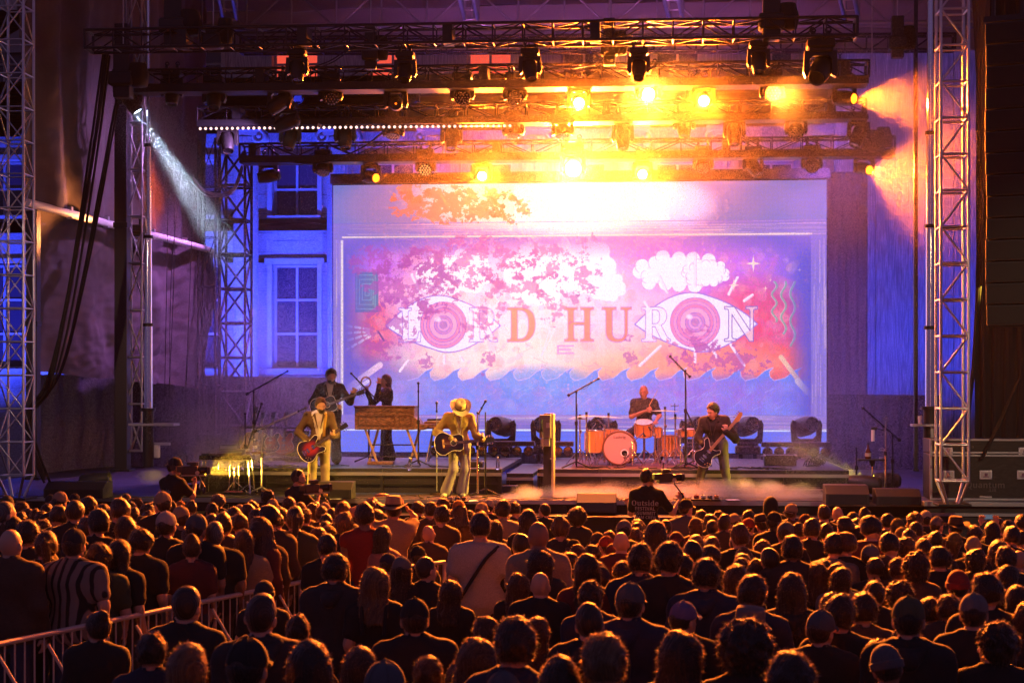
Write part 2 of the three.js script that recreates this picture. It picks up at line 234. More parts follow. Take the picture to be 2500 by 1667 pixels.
truss('roof_truss', 'low rear roof truss seen against the blue cornice', at(590, 112, -38.1), at(2330, 104, -38.1), 0.3, 0.36, 34, 0.03, 0.02, M.darkTruss, { group: 'roof trusses', double: false });
for (const [i, px] of [560, 1150, 1650, 2080].entries()) truss('roof_truss', ['leftmost', 'second from the left', 'third from the left', 'rightmost'][i] + ' of the sloping rafters under the roof canopy', at(px, 20, -36.3), at(px - 60, -260, -27), 0.3, 0.5, 9, 0.045, 0.022, M.aluDull, { group: 'roof trusses', double: false });

function tower(label, px, w, pyTop, pyBot, z, bay, mat, { foot = 0, group = 'truss towers', rc = 0.024, x2 = true, r2 = 0.013, base = DECK } = {}) {
  const a = at(px, pyBot, z), top = at(px, pyTop, z), t = thing('truss_tower', label, 'tower', a.clone().setY(a.y), 0, group), H = top.y - a.y, W = w;
  const C = [[-1, 1], [1, 1], [1, -1], [-1, -1]].map(([i, j]) => V(i * W / 2, 0, j * W / 2)), n = Math.round(H / bay);
  for (const c of C) rod('chord', c, c.clone().setY(H), rc, mat, t);
  for (let k = 0; k < n; k++) for (let f = 0; f < 4; f++) {
    const p = C[f], q = C[(f + 1) % 4], y0 = H * k / n, y1 = H * (k + 1) / n;
    rod('rung', p.clone().setY(y0), q.clone().setY(y0), r2 * 1.15, mat, t, CYL5);
    if (x2 || f % 2 === 0) rod('brace', (k + (x2 ? f : 0) + (x2 ? 0 : f >> 1)) % 2 ? p.clone().setY(y0) : q.clone().setY(y0), (k + f) % 2 ? q.clone().setY(y1) : p.clone().setY(y1), r2, mat, t, CYL5);
  }
  if (foot) { for (const c of C) rod('splayed_foot', c, V(c.x * 0.45, -foot, c.z * 0.45), rc, mat, t); part('base_plate', rb(W * 1.2, 0.04, W * 1.2, 0.01, 0, -foot - 0.02, 0), M.blackMetal, t); }
  return shade(t);
}
tower('tall aluminium truss tower at the left edge of the picture', 37, 0.44, -60, 1160, -25.6, 0.56, M.alu, { foot: 0.36 });
tower('tall aluminium truss tower at the right, in front of the road case', 2326, 0.43, -60, 1173, -26, 0.585, M.alu, { foot: 0.36, x2: false, r2: 0.019 });
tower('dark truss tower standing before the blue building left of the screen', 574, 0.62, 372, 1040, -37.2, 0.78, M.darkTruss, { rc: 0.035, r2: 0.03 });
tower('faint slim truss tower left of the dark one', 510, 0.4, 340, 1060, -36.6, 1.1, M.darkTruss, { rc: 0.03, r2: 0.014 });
tower('slim lattice mast beside the chrome pole at the left', 332, 0.3, -40, 1100, -29.6, 0.9, M.aluDull, { rc: 0.02, r2: 0.018 });
function pole(label, px, z, segs, group = 'telescopic lifting masts') {
  const o = at(px, segs[segs.length - 1][1], z), t = thing('lifting_mast', label, 'mast', o, 0, group);
  segs.forEach(([y0, y1, r, m]) => { const a = at(px, y0, z).sub(o), b = at(px, y1, z).sub(o); rod('mast_section', b, a, r, m, t, new THREE.CylinderGeometry(1, 1, 1, 20)); part('collar', new THREE.CylinderGeometry(r * 1.35, r * 1.35, 0.06, 20).translate(b.x, a.y, b.z), M.blackMetal, t); });
  return shade(t);
}
pole('chrome telescopic mast at the left with a black foot section', 361, -28.8, [[-60, 355, 0.03, M.chrome], [355, 578, 0.055, M.chrome], [578, 793, 0.066, M.chrome], [793, 1000, 0.075, M.chrome], [1000, 1140, 0.1, M.black]]);
pole('chrome telescopic mast at the right with a black foot section', 2272, -28.2, [[-60, 325, 0.055, M.chrome], [325, 552, 0.066, M.chrome], [552, 800, 0.072, M.chrome], [800, 996, 0.08, M.chrome], [996, 1190, 0.12, M.black]]);
{
  const p = (px, y0, y1, w, z, label) => { const a = at(px, y1, z), b = at(px, y0, z), t = thing('steel_column', label, 'column', a); part('post', rb(w, b.y - a.y, w, 0.01, 0, (b.y - a.y) / 2, 0), M.darkTruss, t); part('base_plate', rb(w * 1.6, 0.04, w * 1.6, 0.01, 0, 0.02, 0), M.blackMetal, t); part('collar', rb(w * 1.15, 0.1, w * 1.15, 0.01, 0, (b.y - a.y) * 0.55, 0), M.blackMetal, t); shade(t); };
  p(298, 60, 1150, 0.24, -29.4, 'thick dark steel column left of the chrome mast');
  p(2237, -50, 1150, 0.07, -30.5, 'thin dark steel column left of the right chrome mast');
  p(80, 480, 1170, 0.2, -27.8, 'dark steel column just right of the left edge tower');
  const t = thing('work_shelf', 'small pale shelf bracketed to the left chrome mast', 'shelf', at(375, 1036, -28.9)); part('board', rb(0.86, 0.05, 0.4, 0.008), M.aluDull, t); part('bracket', bx(0.05, 0.3, 0.05, -0.1, -0.17, 0), M.aluDull, t); part('power_box', rb(0.16, 0.24, 0.14, 0.02, 0.02, -0.5, 0), M.white, t); part('lower_bar', bx(0.5, 0.05, 0.1, 0.05, -0.36, 0), M.aluDull, t); shade(t);
  const u = thing('work_shelf', 'pale bracket arm between the right chrome mast and tower', 'shelf', at(2262, 1038, -28.1)); part('board', rb(0.5, 0.045, 0.3, 0.008), M.aluDull, u); part('cup', new THREE.CylinderGeometry(0.04, 0.035, 0.14, 12).translate(-0.1, 0.09, 0), M.white, u); part('bracket', bx(0.05, 0.7, 0.05, 0.1, -0.36, 0), M.aluDull, u); shade(u);
}
// ================= LED screen =================
{
  const S = 1.3, W = 1568, H = 856, c = document.createElement('canvas'); c.width = W; c.height = H; const x = c.getContext('2d');
  const X = (p) => (p - 813) * S, Y = (p) => (p - 446) * S;
  const rgb = (r, g, b, a = 1) => `rgba(${r},${g},${b},${a})`;
  x.fillStyle = rgb(96, 92, 176); x.fillRect(0, 0, W, H);
  const blob = (px, py, rx_, ry_, col, a = 1) => { x.save(); x.translate(X(px), Y(py)); x.scale(rx_ * S, ry_ * S); const g = x.createRadialGradient(0, 0, 0, 0, 0, 1); g.addColorStop(0, rgb(...col, a)); g.addColorStop(0.6, rgb(...col, a * 0.7)); g.addColorStop(1, rgb(...col, 0)); x.fillStyle = g; x.beginPath(); x.arc(0, 0, 1, 0, 7); x.fill(); x.restore(); };
  const ragged = (px, py, r, col, n = 40, e = 0.5) => { n *= 5; x.fillStyle = col; for (let i = 0; i < n; i++) { const a = rnd() * 7, d = Math.sqrt(rnd()) * r, s = rr(1.2, 5.5); x.beginPath(); const cx0 = X(px) + Math.cos(a) * d * S, cy0 = Y(py) + Math.sin(a) * d * S * e; for (let k = 0; k < 7; k++) { const t = k / 7 * 6.283, q = s * rr(0.4, 1.3) * S; x.lineTo(cx0 + Math.cos(t) * q, cy0 + Math.sin(t) * q); } x.fill(); } };
  const line = (pts, col, w = 2) => { x.strokeStyle = col; x.lineWidth = w * S; x.lineJoin = 'round'; x.lineCap = 'round'; x.beginPath(); pts.forEach(([a, b], i) => i ? x.lineTo(X(a), Y(b)) : x.moveTo(X(a), Y(b))); x.stroke(); };
  // the painting inside its frame
  const mottle = (x0, y0, x1, y1, cols, n, smin, smax, a) => { for (let i = 0; i < n; i++) { const [r, g, b] = cols[Math.floor(rnd() * cols.length)]; x.fillStyle = rgb(r, g, b, a); const px = rr(x0, x1), py = rr(y0, y1), s = rr(smin, smax); x.beginPath(); x.ellipse(X(px), Y(py), s * S * 1.6, s * S, rnd() * 3, 0, 7); x.fill(); } };
  blob(1400, 760, 560, 240, [196, 110, 190]); blob(1000, 720, 200, 170, [230, 150, 200]); blob(1300, 640, 330, 120, [226, 170, 226]); blob(1740, 660, 230, 120, [196, 120, 220]); blob(1850, 800, 150, 140, [226, 84, 110]); blob(1900, 890, 110, 70, [240, 110, 90]);
  blob(900, 800, 90, 100, [214, 96, 110]); blob(1500, 870, 330, 80, [255, 190, 130]); blob(1200, 880, 300, 80, [255, 222, 200]); blob(1330, 800, 420, 130, [255, 214, 226], 0.9); blob(1750, 880, 190, 60, [250, 150, 130]); blob(930, 640, 90, 60, [180, 110, 210]); blob(1250, 720, 320, 130, [255, 244, 252], 0.95); blob(1200, 860, 260, 70, [255, 240, 236], 0.9); blob(1480, 740, 260, 120, [255, 226, 240], 0.8);  // white blobs mix bright content with haze wash painted into the image
  mottle(870, 610, 1940, 920, [[255, 220, 240], [226, 120, 170], [240, 160, 150], [190, 110, 200], [255, 200, 170]], 900, 2, 12, 0.16);
  // clouds
  const cloud = (px, py, w, h, out) => { const pts = []; for (let i = 0; i < 16; i++) { const a = i / 16 * 6.283, k = 1 + 0.13 * Math.sin(i * 2.4); pts.push([px + Math.cos(a) * w * k, py + Math.sin(a) * h * k]); } x.fillStyle = rgb(255, 252, 255); for (const [a, b] of pts) { x.beginPath(); x.arc(X(a), Y(b), h * 0.5 * S, 0, 7); x.fill(); } x.beginPath(); x.ellipse(X(px), Y(py), w * S, h * S, 0, 0, 7); x.fill(); if (out) { x.strokeStyle = rgb(176, 140, 200, 0.8); x.lineWidth = 1.6 * S; for (const [a, b] of pts) { const t = Math.atan2(b - py, a - px); x.beginPath(); x.arc(X(a), Y(b), h * 0.5 * S, t - 1.2, t + 1.2); x.stroke(); } } };
  cloud(1090, 668, 52, 34); cloud(1150, 660, 40, 36); cloud(1325, 668, 60, 52); cloud(1420, 650, 70, 46); cloud(1490, 700, 34, 24); cloud(1665, 664, 92, 34, true); cloud(1730, 668, 46, 22, true);
  // cracks
  for (let i = 0; i < 26; i++) { let p = [rr(1000, 1700), rr(850, 925)]; const pts = [p]; for (let k = 0; k < 4; k++) { p = [p[0] + rr(-24, 24), p[1] + rr(-16, 16)]; pts.push(p); } line(pts, rgb(200, 120, 150, 0.6), 1.1); }
  // sea with curling crests
  x.fillStyle = rgb(104, 132, 214); x.beginPath(); x.moveTo(X(990), Y(1012)); const crest = []; for (let k = 0; k < 14; k++) { const x0 = 1000 + k * 69; crest.push([x0, 928], [x0 + 24, 922], [x0 + 44, 905], [x0 + 64, 897], [x0 + 54, 908], [x0 + 56, 920], [x0 + 66, 929]); }
  x.lineTo(X(860), Y(1012)); x.lineTo(X(900), Y(930)); crest.forEach(([a, b]) => x.lineTo(X(a), Y(b))); x.lineTo(X(1978), Y(930)); x.lineTo(X(1978), Y(1012)); x.fill();
  blob(960, 960, 150, 60, [150, 140, 200]); blob(1750, 970, 280, 60, [140, 110, 196]); blob(1330, 935, 160, 50, [84, 140, 220]); mottle(880, 930, 1970, 1010, [[130, 160, 230], [90, 110, 200], [160, 150, 220], [170, 120, 200]], 500, 4, 16, 0.14);
  line(crest.slice(0, 95), rgb(210, 190, 240, 0.9), 1.6); for (let i = 0; i < 40; i++) { const a = rr(950, 1900), b = rr(945, 1000); line([[a, b], [a + rr(8, 30), b - rr(6, 16)]], rgb(190, 190, 245, 0.5), 1.4); }
  // letters and eyes; letter fills paled for the painted haze wash
  const letter = (ch, px, w, fill, stroke) => { x.save(); x.font = `bold ${Math.round(118 * S)}px serif`; x.textBaseline = 'alphabetic'; const m = x.measureText(ch).width; x.translate(X(px), Y(834)); x.scale(w * S / m, 1); x.lineJoin = 'round'; x.fillStyle = fill; x.fillText(ch, 0, 0); x.strokeStyle = stroke; x.lineWidth = 2.4 * S; x.strokeText(ch, 0, 0); x.restore(); };
  const red = rgb(240, 138, 122), edge = rgb(186, 140, 196);
  const eye = (ex, ey, hw, hh, ir) => {
    x.beginPath(); x.moveTo(X(ex - hw), Y(ey + 6)); x.quadraticCurveTo(X(ex - hw * 0.35), Y(ey - hh * 1.45), X(ex + hw * 0.2), Y(ey - hh * 0.95)); x.quadraticCurveTo(X(ex + hw * 0.7), Y(ey - hh * 0.6), X(ex + hw), Y(ey + 6)); x.quadraticCurveTo(X(ex + hw * 0.3), Y(ey + hh * 1.45), X(ex - hw * 0.15), Y(ey + hh)); x.quadraticCurveTo(X(ex - hw * 0.65), Y(ey + hh * 0.7), X(ex - hw), Y(ey + 6)); x.fillStyle = rgb(250, 244, 255); x.fill(); x.strokeStyle = rgb(140, 116, 200); x.lineWidth = 3 * S; x.stroke();
  };
  letter('L', 975, 60, rgb(232, 150, 170), edge); letter('R', 1150, 72, rgb(232, 150, 170), edge); letter('D', 1243, 78, red, edge); letter('H', 1383, 78, red, edge); letter('U', 1476, 76, red, edge); letter('R', 1572, 72, rgb(232, 150, 170), edge); letter('N', 1772, 84, rgb(222, 90, 96), edge);
  eye(1087, 788, 142, 64, 57); eye(1706, 786, 148, 66, 60);
  letter('L', 975, 60, rgb(255, 246, 255, 0.9), rgb(160, 140, 214)); letter('R', 1150, 72, rgb(255, 246, 255, 0.75), rgb(160, 140, 214)); letter('R', 1572, 72, rgb(255, 244, 252, 0.9), rgb(160, 140, 206)); letter('N', 1772, 84, rgb(255, 240, 250, 0.7), rgb(120, 96, 170));
  for (const [ex, ey, ir] of [[1088, 792, 57], [1704, 788, 60]]) { const rings = [[1, [220, 140, 186]], [0.86, [232, 160, 200]], [0.74, [214, 130, 180]], [0.6, [236, 172, 206]], [0.4, [190, 130, 190]], [0.28, [214, 160, 206]], [0.16, [170, 120, 180]]]; for (const [k, col] of rings) { x.beginPath(); x.arc(X(ex), Y(ey), ir * k * S, 0, 7); x.fillStyle = rgb(...col); x.fill(); x.strokeStyle = rgb(150, 116, 196); x.lineWidth = 1.6 * S; x.stroke(); } blob(ex - 14, ey - 14, 10, 8, [255, 250, 255]); }
  line([[1358, 738], [1338, 800], [1352, 800], [1330, 868], [1374, 782], [1356, 784], [1376, 738]], rgb(250, 226, 240), 3.2);
  for (const k of [0, 1, 2]) { x.fillStyle = rgb(206, 150, 206); x.fillRect(X(1368), Y(842 + k * 9), (k === 1 ? 34 : 42) * S, 4 * S); } x.fillStyle = rgb(206, 150, 206); x.fillRect(X(1368), Y(842), 5 * S, 22 * S);
  // rays, stars, bones, carved block, squiggles, torches
  for (const [a, b, c_, d] of [[1785, 720, 1806, 680], [1822, 736, 1842, 722], [1582, 738, 1592, 752], [1620, 845, 1570, 892], [1704, 858, 1704, 884], [1746, 852, 1756, 872], [1790, 842, 1822, 892], [1616, 672, 1636, 714], [1704, 620, 1704, 700], [1010, 668, 1030, 712], [1000, 880, 980, 905], [1090, 868, 1090, 885], [1130, 870, 1136, 880]]) { line([[a, b], [c_, d]], rgb(255, 240, 250), 7); line([[a + 3, b], [c_ + 3, d]], rgb(190, 140, 196, 0.8), 1.2); }
  for (const [a, b, r] of [[1844, 646, 22], [1797, 698, 17], [1873, 706, 8], [1885, 686, 5], [1955, 662, 6], [1790, 640, 4]]) { x.fillStyle = rgb(255, 232, 214); x.beginPath(); for (let k = 0; k < 8; k++) { const q = k % 2 ? r * 0.22 : r, t = k / 8 * 6.283; x.lineTo(X(a + Math.cos(t) * q * 0.8), Y(b + Math.sin(t) * q)); } x.fill(); }
  for (let f = 0; f < 4; f++) for (let k = 0; k < 4; k++) { const t = 2.5 + f * 0.28, r0 = 26 + k * 21, r1 = r0 + 14; line([[925 + Math.cos(t) * r0 * 0.9 - k * 3, 806 + Math.sin(t) * r0 * 0.8], [925 + Math.cos(t) * r1 * 0.9 - k * 3, 806 + Math.sin(t) * r1 * 0.8]], rgb(248, 226, 226), 6); line([[926, 808], [940, 830]], rgb(90, 60, 120, 0.6), 4); }
  x.fillStyle = rgb(70, 110, 140, 0.85); x.fillRect(X(868), Y(660), 58 * S, 100 * S); for (const k of [0, 1, 2, 3]) { x.strokeStyle = rgb(150, 200, 200, 0.8); x.lineWidth = 1.6 * S; x.strokeRect(X(872 + k * 7), Y(668 + k * 11), (46 - k * 12) * S, (84 - k * 22) * S); }
  for (const k of [0, 1, 2]) { const pts = []; for (let i = 0; i < 22; i++) pts.push([1895 + k * 22 + 6 * Math.sin(i * 0.7 + k), 690 + i * (4.6 + k * 1.4)]); line(pts, rgb(120, 176, 150, 0.8), 4); line(pts.map(([a, b]) => [a - 3, b]), rgb(200, 236, 220, 0.7), 1.2); }
  line([[1910, 872], [1978, 962]], rgb(240, 200, 170), 11); line([[1950, 930], [1976, 958]], rgb(255, 236, 214), 14); line([[846, 950], [930, 890]], rgb(230, 200, 220), 15); line([[840, 968], [900, 930]], rgb(250, 236, 244), 9);
  // vignette of the canvas print: dark blue border inside the frame
  const g1 = x.createLinearGradient(X(840), 0, X(915), 0); g1.addColorStop(0, rgb(84, 84, 168)); g1.addColorStop(1, rgb(84, 84, 168, 0)); x.fillStyle = g1; x.fillRect(X(838), Y(578), 78 * S, 436 * S);
  const g2 = x.createLinearGradient(X(1985), 0, X(1925), 0); g2.addColorStop(0, rgb(80, 80, 168)); g2.addColorStop(1, rgb(80, 80, 168, 0)); x.fillStyle = g2; x.fillRect(X(1925), Y(578), 62 * S, 436 * S);
  const g3 = x.createLinearGradient(0, Y(578), 0, Y(630)); g3.addColorStop(0, rgb(110, 96, 178)); g3.addColorStop(1, rgb(110, 96, 178, 0)); x.fillStyle = g3; x.fillRect(X(838), Y(578), 1144 * S, 54 * S);
  // wooden frame drawn in streaks
  const streaks = (x0, y0, x1, y1, horiz, n, cols) => { for (let i = 0; i < n; i++) { const col = cols[Math.floor(rnd() * cols.length)], a = rr(0.15, 0.6); x.fillStyle = rgb(...col, a); if (horiz) { const l = rr(60, 500), px = rr(x0, x1 - 40); x.fillRect(X(px), Y(rr(y0, y1)), Math.min(l, x1 - px) * S, rr(0.6, 2) * S); } else { const l = rr(40, 200), py = rr(y0, y1 - 30); x.fillRect(X(rr(x0, x1)), Y(py), rr(0.6, 2) * S, Math.min(l, y1 - py) * S); } } };
  x.fillStyle = rgb(122, 112, 182); x.fillRect(0, Y(540), W, 40 * S); x.fillRect(0, Y(580), 26 * S, 440 * S); x.fillRect(X(1982), Y(575), 40 * S, 440 * S); x.fillRect(0, Y(1012), W, 40 * S);
  streaks(813, 541, 2019, 578, true, 150, [[236, 214, 210], [150, 130, 200], [210, 190, 214], [100, 90, 170]]); streaks(815, 580, 838, 1014, false, 46, [[226, 214, 214], [120, 110, 190], [240, 220, 190]]); streaks(1983, 580, 2018, 1014, false, 60, [[230, 200, 200], [110, 100, 190], [196, 170, 210]]); streaks(813, 1013, 2019, 1050, true, 150, [[240, 220, 214], [150, 120, 190], [214, 180, 214], [110, 96, 170]]);
  x.fillStyle = rgb(246, 226, 214, 0.9); x.fillRect(X(835), Y(573), 1150 * S, 3.4 * S); x.fillStyle = rgb(214, 226, 255, 0.9); x.fillRect(0, Y(1048), W, 4 * S); x.fillStyle = rgb(246, 236, 220, 0.8); x.fillRect(X(832), Y(582), 6 * S, 430 * S);
  x.fillStyle = rgb(98, 112, 208); x.fillRect(0, Y(1053), W, 60 * S); streaks(813, 1056, 2019, 1104, true, 40, [[110, 124, 214], [90, 100, 196]]);
  // sky strip above the frame, with leaves at the left
  x.fillStyle = rgb(112, 116, 176); x.fillRect(0, 0, W, Y(540)); blob(1400, 490, 330, 100, [255, 255, 255]); blob(1400, 490, 280, 90, [255, 255, 255]); blob(1180, 480, 220, 90, [255, 236, 220]); blob(940, 500, 130, 90, [176, 130, 170], 0.7); x.fillStyle = rgb(255, 252, 248); x.fillRect(X(1262), Y(450), 380 * S, Y(540) - Y(450)); blob(1660, 500, 110, 70, [196, 210, 255]);
  x.fillStyle = rgb(116, 108, 180); x.fillRect(0, Y(540), W, 2 * S);
  // worn leaf-like patches cut by noise, as the print shows them
  const wear_ = [[1010, 690, 130, 90, 0.5], [1150, 640, 190, 70, 0.5], [1250, 700, 90, 60, 0.45], [1330, 640, 90, 50, 0.3], [1440, 650, 40, 90, 0.35], [940, 640, 90, 50, 0.5], [950, 800, 80, 80, 0.35], [1180, 790, 60, 50, 0.3], [1060, 740, 60, 40, 0.35], [1370, 730, 60, 70, 0.35], [1760, 880, 130, 44, 0.4], [1545, 860, 26, 44, 0.3], [1045, 890, 24, 34, 0.3], [1195, 880, 22, 44, 0.3], [1704, 830, 70, 40, 0.3]], leafy = [[1110, 496, 170, 50, 0.75], [1000, 466, 60, 30, 0.5], [1250, 500, 60, 50, 0.4]];
  { const q = x.getImageData(0, 0, W, H), D = q.data; for (const [set, col, amt] of [[wear_, [150, 76, 150], 0.62], [leafy, [226, 120, 96], 0.75]]) for (const [ex, ey, ew, eh, k] of set) for (let j = Math.max(0, Math.floor(Y(ey - eh))); j < Math.min(H, Y(ey + eh)); j++) for (let i = Math.max(0, Math.floor(X(ex - ew))); i < Math.min(W, X(ex + ew)); i++) { const u = (i - X(ex)) / (ew * S), v = (j - Y(ey)) / (eh * S), r = 1 - u * u - v * v; if (r <= 0) continue; const n = nz(i * 0.022, j * 0.026, 1) + 0.7 * nz(i * 0.07, j * 0.075, 5) + 0.45 * nz(i * 0.2, j * 0.2, 9); if (n < 0.42 - k * Math.min(1, r * 1.6)) continue; const o = (j * W + i) * 4; for (let c_ = 0; c_ < 3; c_++) D[o + c_] += (col[c_] - D[o + c_]) * amt; } x.putImageData(q, 0, 0); }
  // haze veil painted into the image: a pale rose layer over the painting
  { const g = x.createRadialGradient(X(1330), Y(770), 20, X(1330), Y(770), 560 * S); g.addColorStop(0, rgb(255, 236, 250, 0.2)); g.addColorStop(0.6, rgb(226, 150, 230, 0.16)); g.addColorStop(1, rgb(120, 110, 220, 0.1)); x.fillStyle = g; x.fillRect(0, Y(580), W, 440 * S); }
  // LED pitch: dark gaps between the rows and columns of diodes
  const im = x.getImageData(0, 0, W, H), d = im.data; for (let j = 0; j < H; j++) for (let i = 0; i < W; i++) { const k = (j * W + i) * 4, m = (i % 4 === 3 ? 0.86 : 1) * (j % 4 === 3 ? 0.86 : 1) * (0.95 + 0.1 * rnd()); const l = 0.3 * d[k] + 0.59 * d[k + 1] + 0.11 * d[k + 2]; for (let e = 0; e < 3; e++) d[k + e] = Math.max(0, Math.min(255, (l + (d[k + e] - l) * 1.3) * m)); } x.putImageData(im, 0, 0);
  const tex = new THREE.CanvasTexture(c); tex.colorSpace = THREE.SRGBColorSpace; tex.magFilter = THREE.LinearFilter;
  const a = at(813, 1105, ZS), b = at(2019, 446, ZS), w = b.x - a.x, h = at(1400, 446, ZS).y - at(1400, 1105, ZS).y;
  const t = thing('led_screen', 'huge video screen showing two eyes among big letters above a row of waves', 'screen', V((a.x + b.x) / 2, at(1400, 1105, ZS).y, ZS));
  part('cabinet', bx(w + 0.06, h + 0.06, 0.16, 0, h / 2, -0.12), M.black, t);
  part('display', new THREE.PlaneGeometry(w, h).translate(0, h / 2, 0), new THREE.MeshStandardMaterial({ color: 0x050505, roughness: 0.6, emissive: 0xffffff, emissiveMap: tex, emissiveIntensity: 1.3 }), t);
  part('header_beam', bx(w + 0.1, 0.22, 0.3, 0, h + 0.14, -0.05), M.black, t);
  for (const s of [-1, 1]) part('leg', bx(0.12, 0.4, 0.12, s * w * 0.4, -0.2, -0.12), M.blackMetal, t);
  shade(t);
  const l = new THREE.RectAreaLight(lin(0.66, 0.42, 0.72), 0.8, w, h); l.name = 'screen_light'; l.position.set((a.x + b.x) / 2, t.position.y + h / 2, ZS + 0.05); l.rotation.y = Math.PI; scene.add(l);
}
// ================= stage lights =================
const FX = { clamp: [-0.1, 0.1].map((x) => merge([bx(0.05, 0.12, 0.06, x, -0.05, 0), new THREE.TorusGeometry(0.035, 0.012, 6, 10).translate(x, 0.02, 0)])),
  base: merge([rb(0.36, 0.12, 0.26, 0.03, 0, -0.16, 0), rb(0.3, 0.06, 0.2, 0.02, 0, -0.24, 0)]),
  yoke: (() => { const o = [[-0.2, -0.26], [0.2, -0.26], [0.215, -0.52], [0.19, -0.58], [0.15, -0.56], [0.15, -0.36], [0.1, -0.31], [-0.1, -0.31], [-0.15, -0.36], [-0.15, -0.56], [-0.19, -0.58], [-0.215, -0.52]]; return outline(o, 0.1, 0.008).translate(0, 0, -0.05); })(),
  barrel: lathe([[0.001, -0.26], [0.09, -0.26], [0.125, -0.22], [0.138, -0.1], [0.14, 0.02], [0.13, 0.12], [0.115, 0.2], [0.108, 0.24], [0.096, 0.24], [0.09, 0.21], [0.001, 0.21]], 18).rotateX(-Math.PI / 2),
  fins: merge([...Array(7).keys()].map((i) => new THREE.TorusGeometry(0.128, 0.008, 4, 18).translate(0, 0, 0.1 + i * 0.018))),
  wash: lathe([[0.001, -0.14], [0.08, -0.14], [0.13, -0.09], [0.158, 0], [0.16, 0.07], [0.15, 0.1], [0.001, 0.1]], 20).rotateX(-Math.PI / 2),
  lens: new THREE.CircleGeometry(0.09, 18).rotateY(Math.PI).translate(0, 0, -0.215), washFace: new THREE.CircleGeometry(0.145, 20).rotateY(Math.PI).translate(0, 0, -0.106), cell: new THREE.SphereGeometry(0.019, 8, 6) };
M.cell = std([0.55, 0.5, 0.45], 0.1, 0.9); M.headBlack = std([0.02, 0.018, 0.02], 0.5); M.dimCell = glow(1, 0.62, 0.25, 0.7);
// kind m: barrel head, w: round wash head with a face of small lenses. p is the middle of the head; aim is what it points at
function fixture(kind, p, aim, label, { lit, k = 1, up = false, group = 'moving lights on the trusses', turn = 0, cells, dot } = {}) {
  const t = thing('moving_light', label, 'stage light', p.clone().add(V(0, (up ? -1 : 1) * 0.5 * k, 0)), turn, group); t.scale.set(k, up ? -k : k, k); if (up) t.scale.set(k, k, k);
  const holder = new THREE.Group(), s = up ? -1 : 1, flip = (g) => up ? g.clone().rotateZ(Math.PI) : g;
  for (const c of FX.clamp) part('clamp', flip(c), M.blackMetal, t); part('base', flip(FX.base), M.headBlack, t); part('yoke', flip(FX.yoke), M.headBlack, t);
  const head = part('head', kind === 'w' ? FX.wash : FX.barrel, M.headBlack, t); head.position.set(0, -0.5 * s, 0);
  const d = V().subVectors(aim, p).normalize(), q = new THREE.Quaternion().setFromRotationMatrix(new THREE.Matrix4().lookAt(V(), d, UP)).premultiply(new THREE.Quaternion().setFromAxisAngle(UP, -turn)); head.quaternion.copy(q);
  if (kind === 'w') { part('face', FX.washFace, lit ? glow(...lit.c, lit.e ?? 6) : M.lens, head); for (const [n, r] of [[1, 0], [6, 0.055], [12, 0.108]]) for (let i = 0; i < n; i++) { const c = part('lens', FX.cell, lit ? glow(...lit.c, (lit.e ?? 6) * 2) : cells ? M.dimCell : M.cell, head); c.position.set(Math.cos(i / n * 6.283) * r, Math.sin(i / n * 6.283) * r, -0.112); } }
  else { part('fins', FX.fins, M.headBlack, head); part('lens', dot ? FX.lens.clone().scale(0.2, 0.2, 1) : FX.lens, lit ? ((lit.e ?? 20) > 20 ? glow(1, 0.72, 0.3, lit.e) : glow(...lit.c, lit.e ?? 20)) : M.lens, head); }
  if (lit) spot(p.clone().addScaledVector(d, (kind === 'w' ? 0.15 : 0.25) * k), lit.aim ?? aim, lin(...lit.c), lit.cd, lit.half, lit.pen ?? 0.6, lit.r ?? 0.07, t, 'beam');
  return shade(t);
}
const AMBER = [1, 0.12, 0.004], GOLD = [1, 0.15, 0.005], WARM = [1, 0.21, 0.02], FOH = V(1, 3, 2), down = (p, dx = 0, dz = 0.6) => p.clone().add(V(dx, -1, dz));
const list = (rows) => rows.forEach(([kind, px, py, z, label, dx, dz, o]) => { const p = at(px, py, z); fixture(kind, p, down(p, dx ?? 0, dz ?? 0.5), label, { k: z > -27 ? 0.86 : 1, ...o }); });
